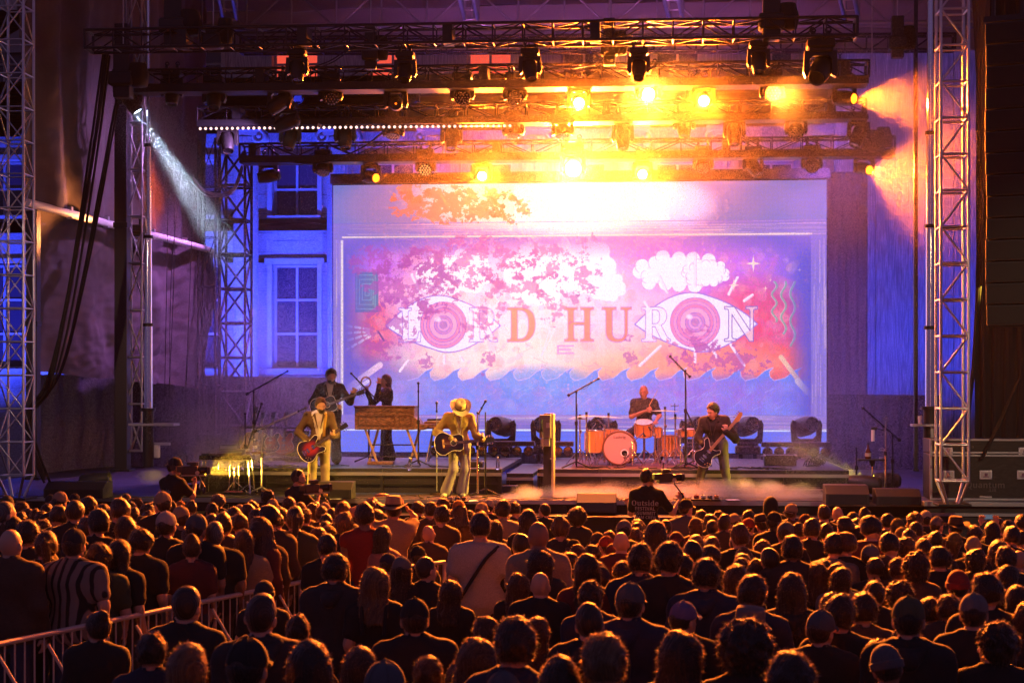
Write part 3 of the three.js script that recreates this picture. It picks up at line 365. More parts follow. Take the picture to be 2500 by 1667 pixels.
list([
  ['m', 725, 172, -26.2, 'moving light hanging leftmost from the foremost truss, head down', 0.1, 0.4], ['m', 989, 178, -26.2, 'moving light on the foremost truss above the lamp with a tiny glowing dot', 0, 0.9], ['m', 1294, 170, -26.2, 'moving light on the foremost truss above the middle of the screen', 0.2, 0.5], ['m', 1560, 170, -26.2, 'moving light on the foremost truss just above the biggest white lamp', 0, 0.8], ['m', 1853, 152, -26.2, 'moving light on the foremost truss beside the thick hanging post', 0, 0.5],
  ['m', 522, 240, -28.7, 'dark moving light on the second truss, third from its left end', 0.1, 0.6], ['m', 681, 252, -28.7, 'tilted moving light on the second truss pointing down to the left', -1.2, 0.3], ['w', 807, 234, -28.7, 'round faced wash light on the second truss left of the glowing dot lamp', 0.4, 1.2], ['w', 1129, 232, -28.7, 'round faced wash light on the second truss right of the glowing dot lamp', 0, 1.5], ['w', 1257, 232, -28.7, 'round faced wash light on the second truss left of the amber star lamp', 0.2, 1.1], ['m', 420, 225, -28.7, 'dark moving light near the left end of the second truss', 0, 0.2],
  ['m', 555, 345, -31.3, 'moving light hanging leftmost from the bulb strip truss', 0.2, 0.5], ['m', 708, 338, -31.3, 'moving light under the bulb strip, second from the left', -0.1, 0.4], ['m', 842, 336, -31.3, 'moving light under the bulb strip, third from the left', 0.1, 0.4], ['w', 960, 322, -31.3, 'wash light under the bulb strip, fourth from the left', 0, 0.3], ['m', 1102, 338, -31.3, 'moving light under the right end of the bulb strip', 0, 0.4], ['w', 1253, 320, -31.3, 'wash light on the third truss above the white glare', 0, 0.2], ['w', 1374, 320, -31.3, 'wash light on the third truss right of the white glare', 0.1, 0.2], ['m', 1521, 336, -31.3, 'long headed moving light on the third truss below the big white lamp', 0, 0.2], ['m', 1671, 305, -31.3, 'moving light on the third truss below the amber lamp', 0, 0.2], ['m', 1793, 325, -31.3, 'long headed moving light on the third truss right of the amber lamp', 0, 0.2], ['w', 1944, 318, -31.3, 'round wash light near the right end of the third truss', -0.1, 1.0], ['m', 2097, 330, -31.3, 'moving light at the right end of the third truss', -0.4, 0.3],
  ['w', 788, 412, -33.9, 'round wash light on the lowest truss above the left edge of the screen', 0, 0.5], ['w', 1039, 410, -33.9, 'wash light on the lowest truss whose small lenses glow amber', 0, 1.6, { cells: true }], ['w', 1717, 403, -33.9, 'round wash light on the lowest truss left of the screen right edge', 0, 0.8], ['m', 1839, 405, -33.9, 'moving light on the lowest truss pointing down above the screen', 0.6, 0.3], ['w', 1983, 402, -33.9, 'round wash light near the right end of the lowest truss', 0, 1.6],
]);
// the lit ones
{
  const L = (kind, px, py, z, aim, label, o) => fixture(kind, at(px, py, z), aim, label, o);
  L('m', 966, 252, -28.7, at(1000, 600, -8), 'moving light on the second truss showing one tiny amber dot', { dot: true, lit: { c: AMBER, e: 4, cd: 3, half: 0.3 } });
  L('m', 1414, 250, -28.7, at(1380, 1050, -6), 'small lit amber lamp on the second truss, left of the biggest white one', { lit: { c: GOLD, e: 50, cd: 850, half: 0.8, pen: 0.7 } });
  L('m', 1584, 228, -28.7, at(1620, 1050, -6), 'biggest glaring white lamp on the second truss', { k: 1.1, lit: { c: WARM, e: 90, cd: 2100, half: 0.8, pen: 0.7, r: 0.1 } });
  L('m', 1719, 245, -28.7, at(1800, 1050, -6), 'small lit amber lamp on the second truss, right of the biggest white one', { lit: { c: GOLD, e: 50, cd: 950, half: 0.8, pen: 0.7 } });
  L('w', 1885, 226, -28.7, at(2140, 330, -23), 'lit wash light on the second truss throwing a white cone to the right', { lit: { c: WARM, e: 10, cd: 1800, half: 0.4, pen: 0.5, r: 0.14 } });
  L('m', 2062, 240, -28.9, at(2330, 250, -27.2), 'moving light ending the second truss with a golden beam to the right', { lit: { c: GOLD, e: 10, cd: 1700, half: 0.42, pen: 0.35, r: 0.09 } });
  L('m', 2110, 412, -33.9, at(2330, 460, -31), 'moving light ending the lowest truss with a golden beam to the right', { lit: { c: GOLD, e: 10, cd: 1700, half: 0.48, pen: 0.35, r: 0.09 } });
  L('m', 1177, 429, -33.9, at(1150, 1050, -6), 'lit yellow lamp on the lowest truss above the left part of the screen', { lit: { c: GOLD, e: 50, cd: 1100, half: 0.8, pen: 0.7 } });
  L('w', 1400, 410, -33.6, at(1300, 900, -14), 'brightest wash light, a white glare on the lowest truss above the screen', { k: 1.25, lit: { c: WARM, e: 60, cd: 4600, half: 0.85, pen: 0.7, r: 0.2 } });
  L('m', 1569, 425, -33.9, at(1640, 1050, -6), 'lit yellow lamp on the lowest truss right of the white glare', { lit: { c: GOLD, e: 60, cd: 1700, half: 0.8, pen: 0.7 } });
  L('m', 905, 432, -33.9, at(1010, 452, -32.6), 'small yellow lamp on the lowest truss over the upper left corner of the screen', { lit: { c: GOLD, e: 8, cd: 400, half: 0.5, pen: 0.5 } });
  L('m', 655, 430, -34.2, at(560, 448, -34), 'orange lamp at the left end of the lowest truss pointing left', { lit: { c: AMBER, e: 5, cd: 90, half: 0.4, pen: 0.6 } });
  L('m', 318, 245, -28.7, at(500, 530, -28.9), 'moving light ending the second truss at the left with a pale blue beam', { k: 1.05, lit: { c: [0.62, 0.76, 1], e: 14, cd: 900, half: 0.13, pen: 0.25, r: 0.09 } });
  L('m', 2004, 172, -26.2, at(1960, 260, -25.2), 'large dark moving light near the right end of the foremost truss, tilted left', { k: 1.25 });
  L('m', 470, 1158, -28.3, at(760, 1090, -28.1), 'yellow floor light at the left behind the camera operator, lighting the pedal steel', { up: true, group: 'floor lights at the stage ends', lit: { c: [1, 0.5, 0.035], e: 8, cd: 130, half: 0.62, pen: 0.6, r: 0.12 } });
  L('m', 2112, 1182, -27.95, at(1755, 1138, -28.45), 'big dark barrel floor light at the right pointing left', { k: 1.15, up: true, group: 'floor lights at the stage ends', lit: { c: [1, 0.66, 0.05], e: 8, cd: 45, half: 0.3, pen: 0.6, r: 0.12 } });
  L('m', 2164, 1172, -29.2, at(1900, 1150, -29), 'floor light at the right behind the drinks table, showing a yellow lens', { up: true, group: 'floor lights at the stage ends', lit: { c: [1, 0.72, 0.06], e: 8, cd: 60, half: 0.5, pen: 0.6 } });
  L('m', 232, 1172, -27.9, at(600, 1120, -28), 'dark floor light at the far left with a glint on its lens', { k: 1.1, up: true, group: 'floor lights at the stage ends' });
  // row of big moving lights standing on the floor before the screen
  [[1223, 'first from the left'], [1333, 'behind the payphone'], [1471, 'behind the left cymbals'], [1697, 'behind the right cymbals'], [1826, 'right of the bass player'], [1969, 'near the right end of the screen']].forEach(([px, w]) => { const p = at(px, 1040, -34.6); fixture('m', p, p.clone().add(V(px < 1600 ? -0.3 : 0.3, 0.15, 1)), 'big floor moving light standing before the screen, ' + w, { k: 1.5, up: true, group: 'moving lights standing before the screen', turn: 0 }); });
  // key lights: warm ones from the truss over the front of the audience side, pink on the drums, violet up into the roof
  const key = (name, label, p, aim, c, cd, half, e = 6) => fixture('m', p, aim, label, { lit: { c, e, cd, half, pen: 0.7, r: 0.1 }, group: 'wash lights out of the picture' });
  key('k', 'yellow side light high at the right of the stage out of the picture', V(9.6, 6.5, -27), at(1130, 1100, -28), [1, 0.58, 0.05], 2800, 0.11);
  key('k', 'warm front light lighting the guitarist and singer from above', V(-6, 12, -19), at(900, 1080, -28.5), [1, 0.42, 0.1], 950, 0.17);
  key('k', 'coral front light lighting the drum kit', V(3, 12.5, -17), at(1560, 1080, -30.5), [1, 0.2, 0.14], 2000, 0.13);
  key('k', 'violet wash light turned up into the roof', at(1000, 240, -33), V(-3, 13, -36), [0.42, 0.12, 0.62], 60, 1.2);
  key('k', 'second violet wash light turned up into the roof', at(1700, 240, -33), V(1, 13, -36), [0.55, 0.14, 0.6], 60, 1.2);
  key('k', 'violet wash light over the left wing of the stage', at(700, 300, -30.5), at(250, 500, -31), [0.5, 0.24, 0.75], 90, 0.9);
  key('k', 'violet wash light over the back left of the stage', at(700, 222, -35.2), at(610, 1050, -34.6), [0.5, 0.18, 0.82], 560, 0.8);
  key('k', 'violet wash light over the back right of the stage', at(2040, 190, -35.2), at(2080, 1000, -35.6), [0.34, 0.14, 0.9], 420, 0.8);
  key('k', 'rose violet wash light over the middle of the stage', at(1400, 222, -35.2), at(1400, 1060, -32.5), [0.72, 0.2, 0.7], 260, 0.8);
  key('k', 'pink wash light over the front of the stage', at(1650, -60, -24), at(1650, 1150, -28), [0.9, 0.3, 0.45], 200, 0.6);
  key('k', 'warm work light out of the picture lighting the road case and right tower', V(7.5, 7, -13), at(2360, 1000, -26.5), [1, 0.66, 0.34], 130, 0.24);
  key('k', 'warm work light out of the picture lighting the left tower', V(-9.5, 7, -13), at(50, 800, -25.6), [1, 0.6, 0.4], 110, 0.2);
  key('k', 'amber wash light on the left side cloth', at(330, 600, -30), at(105, 430, -27.6), [1, 0.3, 0.08], 60, 0.7);
}
// strip of small bulbs under the third truss
{
  const a = at(488, 314, -30.95), b = at(1245, 307, -30.95), t = thing('bulb_strip', 'long strip of small pinkish bulbs under the third truss', 'light strip', a), d = V().subVectors(b, a), ball = new THREE.SphereGeometry(0.028, 8, 6), gm = glow(1, 0.62, 0.55, 2.2);
  rod('rail', V(0, 0.03, -0.02), d.clone().add(V(0, 0.03, -0.02)), 0.022, M.blackMetal, t);
  for (let i = 0; i < 58; i++) { const m = part('bulb', ball, gm, t); m.position.copy(d).multiplyScalar(i / 57); }
  part('white_tab', bx(0.07, 0.07, 0.02, d.x * 0.39, 0.02, 0.05, 0, 0, -0.4), M.white, t); shade(t);
  const l = new THREE.RectAreaLight(lin(1, 0.6, 0.5), 0.5, d.length(), 0.05); l.position.copy(a).addScaledVector(d, 0.5).add(V(0, -0.03, 0.05)); l.rotation.x = -Math.PI / 3; l.name = 'strip_light'; scene.add(l);
}
// chain hoists, hanging posts, cable bags
{
  const hoist = (px, y0, y1, w, z, label, group = 'chain hoists and hanging posts') => { const a = at(px, y0, z), b = at(px, y1, z), t = thing('chain_hoist', label, 'hoist', b, 0, group), h = a.y - b.y; part('post', rb(w, h, w * 0.8, 0.02, 0, h / 2, 0), M.black, t); part('motor', rb(w * 1.5, 0.26, w * 1.2, 0.05, 0, h * 0.35, 0.02), M.black, t); part('cable_bag', lathe([[0.001, 0], [w * 0.55, 0.02], [w * 0.7, 0.2], [w * 0.5, 0.42]], 12).translate(w * 0.9, h * 0.2, 0), M.rubber, t); rod('chain', V(0, h, 0), V(0, h + 3.5, 0), 0.012, M.steel, t, CYL5); shade(t); };
  hoist(425, -30, 118, 0.3, -26, 'thick dark hanging post at the left of the foremost truss'); hoist(1884, -30, 100, 0.28, -26, 'thick dark hanging post at the right of the foremost truss');
  hoist(905, 60, 170, 0.2, -27.3, 'dark hoist hanging between the two front trusses, left of the middle'); hoist(1488, 45, 160, 0.2, -27.3, 'dark hoist hanging between the two front trusses, right of the middle'); hoist(520, 70, 118, 0.22, -26, 'small hoist with a looped cable at the left of the foremost truss'); hoist(2192, 40, 142, 0.22, -29.5, 'dark hanging box left of the right truss tower'); hoist(300, 110, 240, 0.3, -27.6, 'dark stack of boxes at the left ends of the front trusses'); hoist(2130, 318, 372, 0.26, -33.5, 'dark box on the right end of the lowest truss');
  const bundle = (label, pts, r, n, spread, mat = M.rubber) => { const g = []; for (let i = 0; i < n; i++) { const o = V(rr(-1, 1), rr(-1, 1), rr(-1, 1)).multiplyScalar(spread); g.push(tube(pts.map((p, k) => p.clone().add(o).add(V(rr(-1, 1), rr(-1, 1), 0).multiplyScalar(spread * 0.4))), r, 60, 5)); } shade(solo('cable_bundle', merge(g), mat, label, 'cable', 'cables hung around the stage')); };
  bundle('thick black cable bundle hanging from the left truss end to the floor', [at(262, 130, -26.4), at(235, 330, -26.5), at(200, 560, -26.6), at(160, 780, -26.6), at(120, 940, -26.7), at(70, 1010, -26.8), at(85, 1100, -26.8), at(112, 1170, -26.8)], 0.022, 6, 0.05);
  bundle('second black cable run beside the thick left bundle', [at(285, 250, -26.8), at(245, 470, -26.8), at(205, 680, -26.9), at(150, 900, -26.9), at(75, 1000, -26.9)], 0.018, 3, 0.04);
  bundle('golden lit cable loop left of the lowest truss', [at(468, 440, -33), at(500, 470, -33), at(540, 478, -33), at(570, 460, -33), at(588, 410, -33.4)], 0.012, 6, 0.05, M.steel);
  bundle('black cable drooping from the third to the lowest truss', [at(940, 315, -31.4), at(880, 360, -32.4), at(790, 395, -33.3), at(700, 390, -33.6), at(640, 350, -33.6)], 0.014, 2, 0.03);
  bundle('black cable swinging between the two front trusses at the left', [at(855, 118, -26.4), at(810, 150, -27.4), at(760, 168, -28.3)], 0.012, 2, 0.02);
  bundle('thin dark lines hanging at the left in front of the sagging cloth', [at(430, 400, -34), at(420, 700, -34), at(405, 1080, -34)], 0.008, 4, 0.3);
  bundle('dark cable run hanging beside the right tower down to the case', [at(2390, 700, -27.4), at(2378, 900, -27.4), at(2366, 1010, -27.3), at(2370, 1130, -27.2)], 0.02, 4, 0.03);
  bundle('black cables slung across the brown cloth at the far right', [at(2490, 930, -27), at(2440, 1040, -26.9), at(2400, 1120, -26.8)], 0.02, 3, 0.03);
}
// line array at the right edge
{
  const t = thing('line_array', 'tall black line array of loudspeakers hanging at the right edge', 'loudspeaker', at(2462, 60, -23.2), -0.34), n = 14, s = at(2462, 60, -23.2).y - at(2462, 112.6, -23.2).y;
  for (let i = 0; i < n; i++) { const b = part('cabinet', rb(0.56, s - 0.012, 0.5, 0.012, 0.01 * Math.sin(i), -s * (i + 0.5), -0.01 * i), M.black, t); part('grille', bx(0.5, s - 0.06, 0.012, 0, -s * (i + 0.5), 0.258 - 0.01 * i), M.rubber, b); }
  part('rigging_frame', merge([bx(0.62, 0.08, 0.4, 0, 0.06, 0), bx(0.05, 0.5, 0.05, -0.2, 0.3, 0), bx(0.05, 0.5, 0.05, 0.2, 0.3, 0)]), M.blackMetal, t); rod('chain', V(0, 0.4, 0), V(0, 4, 0), 0.015, M.steel, t, CYL5); shade(t);
}
// ================= figures: distance fields meshed into continuous bodies =================
function surf(fn, lo, hi, cell) {
  const nx = Math.ceil((hi[0] - lo[0]) / cell) + 1, ny = Math.ceil((hi[1] - lo[1]) / cell) + 1, nzz = Math.ceil((hi[2] - lo[2]) / cell) + 1, F = new Float32Array(nx * ny * nzz);
  let i = 0; for (let k = 0; k < nzz; k++) for (let j = 0; j < ny; j++) for (let a = 0; a < nx; a++) F[i++] = fn(lo[0] + a * cell, lo[1] + j * cell, lo[2] + k * cell);
  const id = new Int32Array(nx * ny * nzz).fill(-1), P = [], I = [], sx = 1, sy = nx, sz = nx * ny, off = [0, sx, sy, sx + sy, sz, sx + sz, sy + sz, sx + sy + sz];
  const E = [[0, 1], [2, 3], [4, 5], [6, 7], [0, 2], [1, 3], [4, 6], [5, 7], [0, 4], [1, 5], [2, 6], [3, 7]];
  for (let k = 0; k < nzz - 1; k++) for (let j = 0; j < ny - 1; j++) for (let a = 0; a < nx - 1; a++) {
    const b = a + j * sy + k * sz; let m = 0; for (let c = 0; c < 8; c++) if (F[b + off[c]] < 0) m |= 1 << c; if (m === 0 || m === 255) continue;
    let x = 0, y = 0, z = 0, n = 0;
    for (const [p, q] of E) { const u = F[b + off[p]], v = F[b + off[q]]; if ((u < 0) === (v < 0)) continue; const t = u / (u - v); x += (p & 1) + t * ((q & 1) - (p & 1)); y += (p >> 1 & 1) + t * ((q >> 1 & 1) - (p >> 1 & 1)); z += (p >> 2) + t * ((q >> 2) - (p >> 2)); n++; }
    id[b] = P.length / 3; P.push(lo[0] + (a + x / n) * cell, lo[1] + (j + y / n) * cell, lo[2] + (k + z / n) * cell);
  }
  const quad = (a, b, c, d, f) => { if (a < 0 || b < 0 || c < 0 || d < 0) return; if (f) I.push(a, b, c, a, c, d); else I.push(a, c, b, a, d, c); };
  for (let k = 1; k < nzz - 1; k++) for (let j = 1; j < ny - 1; j++) for (let a = 1; a < nx - 1; a++) {
    const b = a + j * sy + k * sz, s = F[b] < 0;
    if (s !== F[b + sx] < 0) quad(id[b - sy - sz], id[b - sz], id[b], id[b - sy], s);
    if (s !== F[b + sy] < 0) quad(id[b - sx - sz], id[b - sx], id[b], id[b - sz], s);
    if (s !== F[b + sz] < 0) quad(id[b - sx - sy], id[b - sy], id[b], id[b - sx], s);
  }
  const g = new THREE.BufferGeometry(); g.setAttribute('position', new THREE.Float32BufferAttribute(P, 3)); g.setIndex(I); g.computeVertexNormals();
  g.setAttribute('uv', new THREE.Float32BufferAttribute(new Float32Array(P.length / 3 * 2).map((_, q) => q % 2 ? P[(q >> 1) * 3 + 1] : P[(q >> 1) * 3] + P[(q >> 1) * 3 + 2]), 2)); return g;
}
// a bone: tapered capsule [a, b, ra, rb, flat?, axis?] flattened along an axis
const bone = (a, b, ra, rb_ = ra, flat = 1, ax = [0, 0, 1]) => ({ a, d: [b[0] - a[0], b[1] - a[1], b[2] - a[2]], ra, rb: rb_, flat, ax, l: 0 });
function capsule(B, x, y, z) {
  let px = x - B.a[0], py = y - B.a[1], pz = z - B.a[2], dx = B.d[0], dy = B.d[1], dz = B.d[2];
  if (B.flat !== 1) { const k = 1 / B.flat - 1, m = (px * B.ax[0] + py * B.ax[1] + pz * B.ax[2]) * k, n = (dx * B.ax[0] + dy * B.ax[1] + dz * B.ax[2]) * k; px += B.ax[0] * m; py += B.ax[1] * m; pz += B.ax[2] * m; dx += B.ax[0] * n; dy += B.ax[1] * n; dz += B.ax[2] * n; }
  const l = dx * dx + dy * dy + dz * dz, h = l > 1e-9 ? Math.max(0, Math.min(1, (px * dx + py * dy + pz * dz) / l)) : 0;
  const qx = px - dx * h, qy = py - dy * h, qz = pz - dz * h; return (Math.sqrt(qx * qx + qy * qy + qz * qz) - (B.ra + (B.rb - B.ra) * h)) * (B.flat !== 1 ? 0.5 + 0.5 * B.flat : 1);
}
const ell = (c, r) => ({ c, r });
const ellD = (e, x, y, z) => { const a = (x - e.c[0]) / e.r[0], b = (y - e.c[1]) / e.r[1], c = (z - e.c[2]) / e.r[2], k0 = Math.sqrt(a * a + b * b + c * c), a1 = a / e.r[0], b1 = b / e.r[1], c1 = c / e.r[2], k1 = Math.sqrt(a1 * a1 + b1 * b1 + c1 * c1); return k1 > 1e-9 ? k0 * (k0 - 1) / k1 : -Math.min(...e.r); };
const smin = (a, b, k) => { const h = Math.max(k - Math.abs(a - b), 0) / k; return Math.min(a, b) - h * h * k * 0.25; };
const field = (bones, k = 0.04, grow = 0) => (x, y, z) => { let d = 9; for (const B of bones) { const e = capsule(B, x, y, z); d = d > 8 ? e : smin(d, e, k); } return d - grow; };
const boxOf = (bones, m = 0.08) => { const lo = [9, 9, 9], hi = [-9, -9, -9]; for (const B of bones) for (let i = 0; i < 3; i++) { const r = Math.max(B.ra, B.rb) + m; lo[i] = Math.min(lo[i], B.a[i] - r, B.a[i] + B.d[i] - r); hi[i] = Math.max(hi[i], B.a[i] + r, B.a[i] + B.d[i] + r); } return [lo, hi]; };
const meshBones = (bones, cell, k, grow, cut) => { const f0 = field(bones, k, grow), f = cut ? (x, y, z) => { const d = f0(x, y, z); return Math.abs(d) > 0.06 ? d : d + 0.0065 * nz(x * 11 + y * 3, y * 15 - x * 5, z * 11) + 0.004 * nz(x * 24, y * 30 + x * 9, z * 24); } : f0, [lo, hi] = boxOf(bones, Math.max(0.03, (grow || 0) + cell * 2)); return surf(cut ? (x, y, z) => Math.max(f(x, y, z), cut(x, y, z)) : f, lo, hi, cell); };
const mix = (a, b, t) => [a[0] + (b[0] - a[0]) * t, a[1] + (b[1] - a[1]) * t, a[2] + (b[2] - a[2]) * t], add3 = (a, b, k = 1) => [a[0] + b[0] * k, a[1] + b[1] * k, a[2] + b[2] * k];
// a head in its own axes: middle at the origin, facing +z
const headField = (fine) => (x, y, z) => {
  let d = ellD(ell([0, 0.02, -0.008], [0.076, 0.104, 0.095]), x, y, z); d = smin(d, ellD(ell([0, -0.05, 0.022], [0.058, 0.066, 0.066]), x, y, z), 0.04);
  d = smin(d, capsule(bone([0, 0.0, 0.085], [0, -0.034, 0.103], 0.009, 0.014), x, y, z), 0.012); const ax = Math.abs(x);
  d = smin(d, ellD(ell([0.079, -0.012, -0.004], [0.012, 0.032, 0.02]), ax, y, z), 0.01); d = smin(d, capsule(bone([0.012, 0.022, 0.083], [0.048, 0.024, 0.066], 0.012), ax, y, z), 0.012);
  if (fine) { d = Math.max(d, -(ellD(ell([0.031, 0.004, 0.092], [0.019, 0.012, 0.014]), ax, y, z))); d = Math.max(d, -(capsule(bone([0, -0.063, 0.094], [0.02, -0.062, 0.088], 0.004), ax, y, z))); d = smin(d, ellD(ell([0, -0.095, 0.058], [0.028, 0.022, 0.026]), x, y, z), 0.02); }
  return d;
};
const HEADG = { near: surf(headField(true), [-0.11, -0.15, -0.13], [0.11, 0.15, 0.14], 0.008), far: surf(headField(false), [-0.12, -0.16, -0.14], [0.12, 0.16, 0.15], 0.018) };
const turned = (g, f, u, p) => { const F = V(...f).normalize(), R = V(...u).cross(F).normalize(), Uu = F.clone().cross(R); return g.clone().applyMatrix4(new THREE.Matrix4().makeBasis(R.multiplyScalar(1.06), Uu.multiplyScalar(1.06), F.clone().multiplyScalar(1.06)).setPosition(V(...p))); };
function handBones(w, dir, palm, curl = 0.5, thumb = 1) {   // wrist, finger direction, palm normal
  const D = V(...dir).normalize(), N = V(...palm); N.addScaledVector(D, -N.dot(D)).normalize(); const T = V().crossVectors(N, D).multiplyScalar(thumb), W = V(...w), out = [], arr = (v) => [v.x, v.y, v.z];
  out.push(bone(arr(W), arr(W.clone().addScaledVector(D, 0.05)), 0.026, 0.034, 0.55, arr(N)), bone(arr(W.clone().addScaledVector(D, 0.045).addScaledVector(T, -0.024)), arr(W.clone().addScaledVector(D, 0.05).addScaledVector(T, 0.024)), 0.022, 0.022, 0.6, arr(N)));
  [[-0.032, 0.058], [-0.011, 0.072], [0.011, 0.077], [0.032, 0.069]].forEach(([o, l]) => { let p = W.clone().addScaledVector(D, 0.072).addScaledVector(T, o), a = curl * 0.5; for (const s of [0.48, 0.3, 0.22]) { const q = p.clone().addScaledVector(D, Math.cos(a) * l * s).addScaledVector(N, Math.sin(a) * l * s).addScaledVector(T, o * 0.12); out.push(bone(arr(p), arr(q), 0.0092, 0.0082)); p = q; a += curl; } });
  let p = W.clone().addScaledVector(D, 0.02).addScaledVector(T, 0.024), dd = D.clone().multiplyScalar(0.62).addScaledVector(T, 0.78).addScaledVector(N, 0.25).normalize(); for (const s of [0.035, 0.03]) { const q = p.clone().addScaledVector(dd, s); out.push(bone(arr(p), arr(q), 0.013, 0.0105)); p = q; dd.addScaledVector(D, 0.5).addScaledVector(N, curl * 0.6).normalize(); }
  return out;
}
// joints of a standing adult facing +z, 1.75 m tall; L is +x
const STAND = { pelvis: [0, 0.96, 0], waist: [0, 1.1, 0], chest: [0, 1.31, 0], neck: [0, 1.48, -0.015], head: [0, 1.612, 0.012], hf: [0, 0, 1], hu: [0, 1, 0], across: [1, 0, 0],
  shL: [0.178, 1.385, -0.005], shR: [-0.178, 1.385, -0.005], elL: [0.235, 1.13, -0.03], elR: [-0.235, 1.13, -0.03], wrL: [0.22, 0.9, 0.07], wrR: [-0.22, 0.9, 0.07], hdL: [0, -1, 0.15], hdR: [0, -1, 0.15], pnL: [-1, 0, 0], pnR: [1, 0, 0], cuL: 0.35, cuR: 0.35,
  hipL: [0.095, 0.92, 0], hipR: [-0.095, 0.92, 0], knL: [0.105, 0.5, 0.015], knR: [-0.105, 0.5, 0.015], anL: [0.11, 0.09, -0.02], anR: [-0.11, 0.09, -0.02], toL: [0.13, 0.035, 0.15], toR: [-0.13, 0.035, 0.15], wide: 1 };
function skeleton(J) {
  const w = J.wide ?? 1, fw = J.fwd ?? [0, 0, 1], ac = J.across;
  const torso = [bone(add3(J.pelvis, ac, -0.075 * w), add3(J.pelvis, ac, 0.075 * w), 0.115 * w, 0.115 * w, 0.82, fw), bone(J.waist, J.chest, 0.125 * w, 0.14 * w, 0.74, fw), bone(add3(J.chest, ac, -0.085 * w), add3(J.chest, ac, 0.085 * w), 0.125, 0.125, 0.8, fw), bone(J.pelvis, J.waist, 0.13 * w, 0.125 * w, 0.78, fw)];
  const yoke = [bone(J.shL, J.shR, 0.062, 0.062, 0.9, fw), bone(add3(J.neck, [0, 0.0, 0]), J.shL, 0.05, 0.055), bone(add3(J.neck, [0, 0.0, 0]), J.shR, 0.05, 0.055)];
  const neck = [bone(add3(J.neck, [0, -0.04, 0]), mix(J.neck, J.head, 0.75), 0.058, 0.05)];
  const arm = (s, e, wr) => [bone(s, e, 0.056, 0.043), bone(e, wr, 0.043, 0.028)];
  const leg = (h, k, a, t) => [bone(h, k, 0.09, 0.062), bone(k, a, 0.06, 0.038), bone(add3(a, [0, -0.05, 0]), t, 0.042, 0.032)];
  return { torso, yoke, neck, armL: arm(J.shL, J.elL, J.wrL), armR: arm(J.shR, J.elR, J.wrR), legL: leg(J.hipL, J.knL, J.anL, J.toL), legR: leg(J.hipR, J.knR, J.anR, J.toR), handL: handBones(J.wrL, J.hdL, J.pnL, J.cuL, -1), handR: handBones(J.wrR, J.hdR, J.pnR, J.cuR, 1) };
}
const strip = (g) => { const n = g.clone(); for (const k of Object.keys(n.attributes)) if (!['position', 'normal', 'uv'].includes(k)) n.deleteAttribute(k); return n; };
const join = (list) => mergeGeometries(list.map(strip));
function bodyGeo(J, cell, fine) {
  const S = skeleton(J), all = [...S.torso, ...S.yoke, ...S.neck, ...S.armL, ...S.armR, ...S.legL, ...S.legR];
  const parts = [meshBones(all, cell, 0.045), turned(fine ? HEADG.near : HEADG.far, J.hf, J.hu, J.head)];
  for (const h of [S.handL, S.handR]) parts.push(meshBones(h, fine ? 0.006 : 0.011, 0.01));
  return join(parts);
}
// garments follow the same bones a little further out
function shirtGeo(J, cell, grow, sleeve, hem = 0.8) {   // sleeve: 0 none, 0.6 short, 2 long
  const S = skeleton(J), b = [...S.torso, ...S.yoke];
  for (const A of [S.armL, S.armR]) { if (sleeve > 0) { const s = Math.min(1, sleeve), U = A[0]; b.push(bone(U.a, add3(U.a, U.d, s), U.ra, U.ra + (U.rb - U.ra) * s + (sleeve < 1 ? 0.012 : 0))); } if (sleeve > 1) { const U = A[1]; b.push(bone(U.a, add3(U.a, U.d, 0.94), U.ra, U.rb + 0.008)); } }
  const nk = J.neck; return meshBones(b, cell, 0.05, grow,  (x, y, z) => Math.max(hem - y, 0.062 - Math.hypot(x - nk[0], (y - nk[1] - 0.055) * 0.9, z - nk[2] - 0.01)));
}
function trouserGeo(J, cell, grow = 0.008, flare = 0.02) {
  const S = skeleton(J), b = [S.torso[0], bone(J.pelvis, mix(J.pelvis, J.waist, 0.35), 0.13 * (J.wide ?? 1), 0.125 * (J.wide ?? 1), 0.8, J.fwd ?? [0, 0, 1])]; for (const L of [S.legL, S.legR]) b.push(L[0], bone(L[1].a, add3(L[1].a, L[1].d, 0.97), 0.06, 0.045 + flare)); return meshBones(b, cell, 0.04, grow);
}
const shoeGeo = (J, cell) => { const S = skeleton(J); return join([S.legL[2], S.legR[2]].map((B) => meshBones([bone(B.a, add3(B.a, B.d, 1.05), 0.047, 0.04)], cell, 0.03, 0, (x, y) => -y + 0.0)).map((g) => g)); };

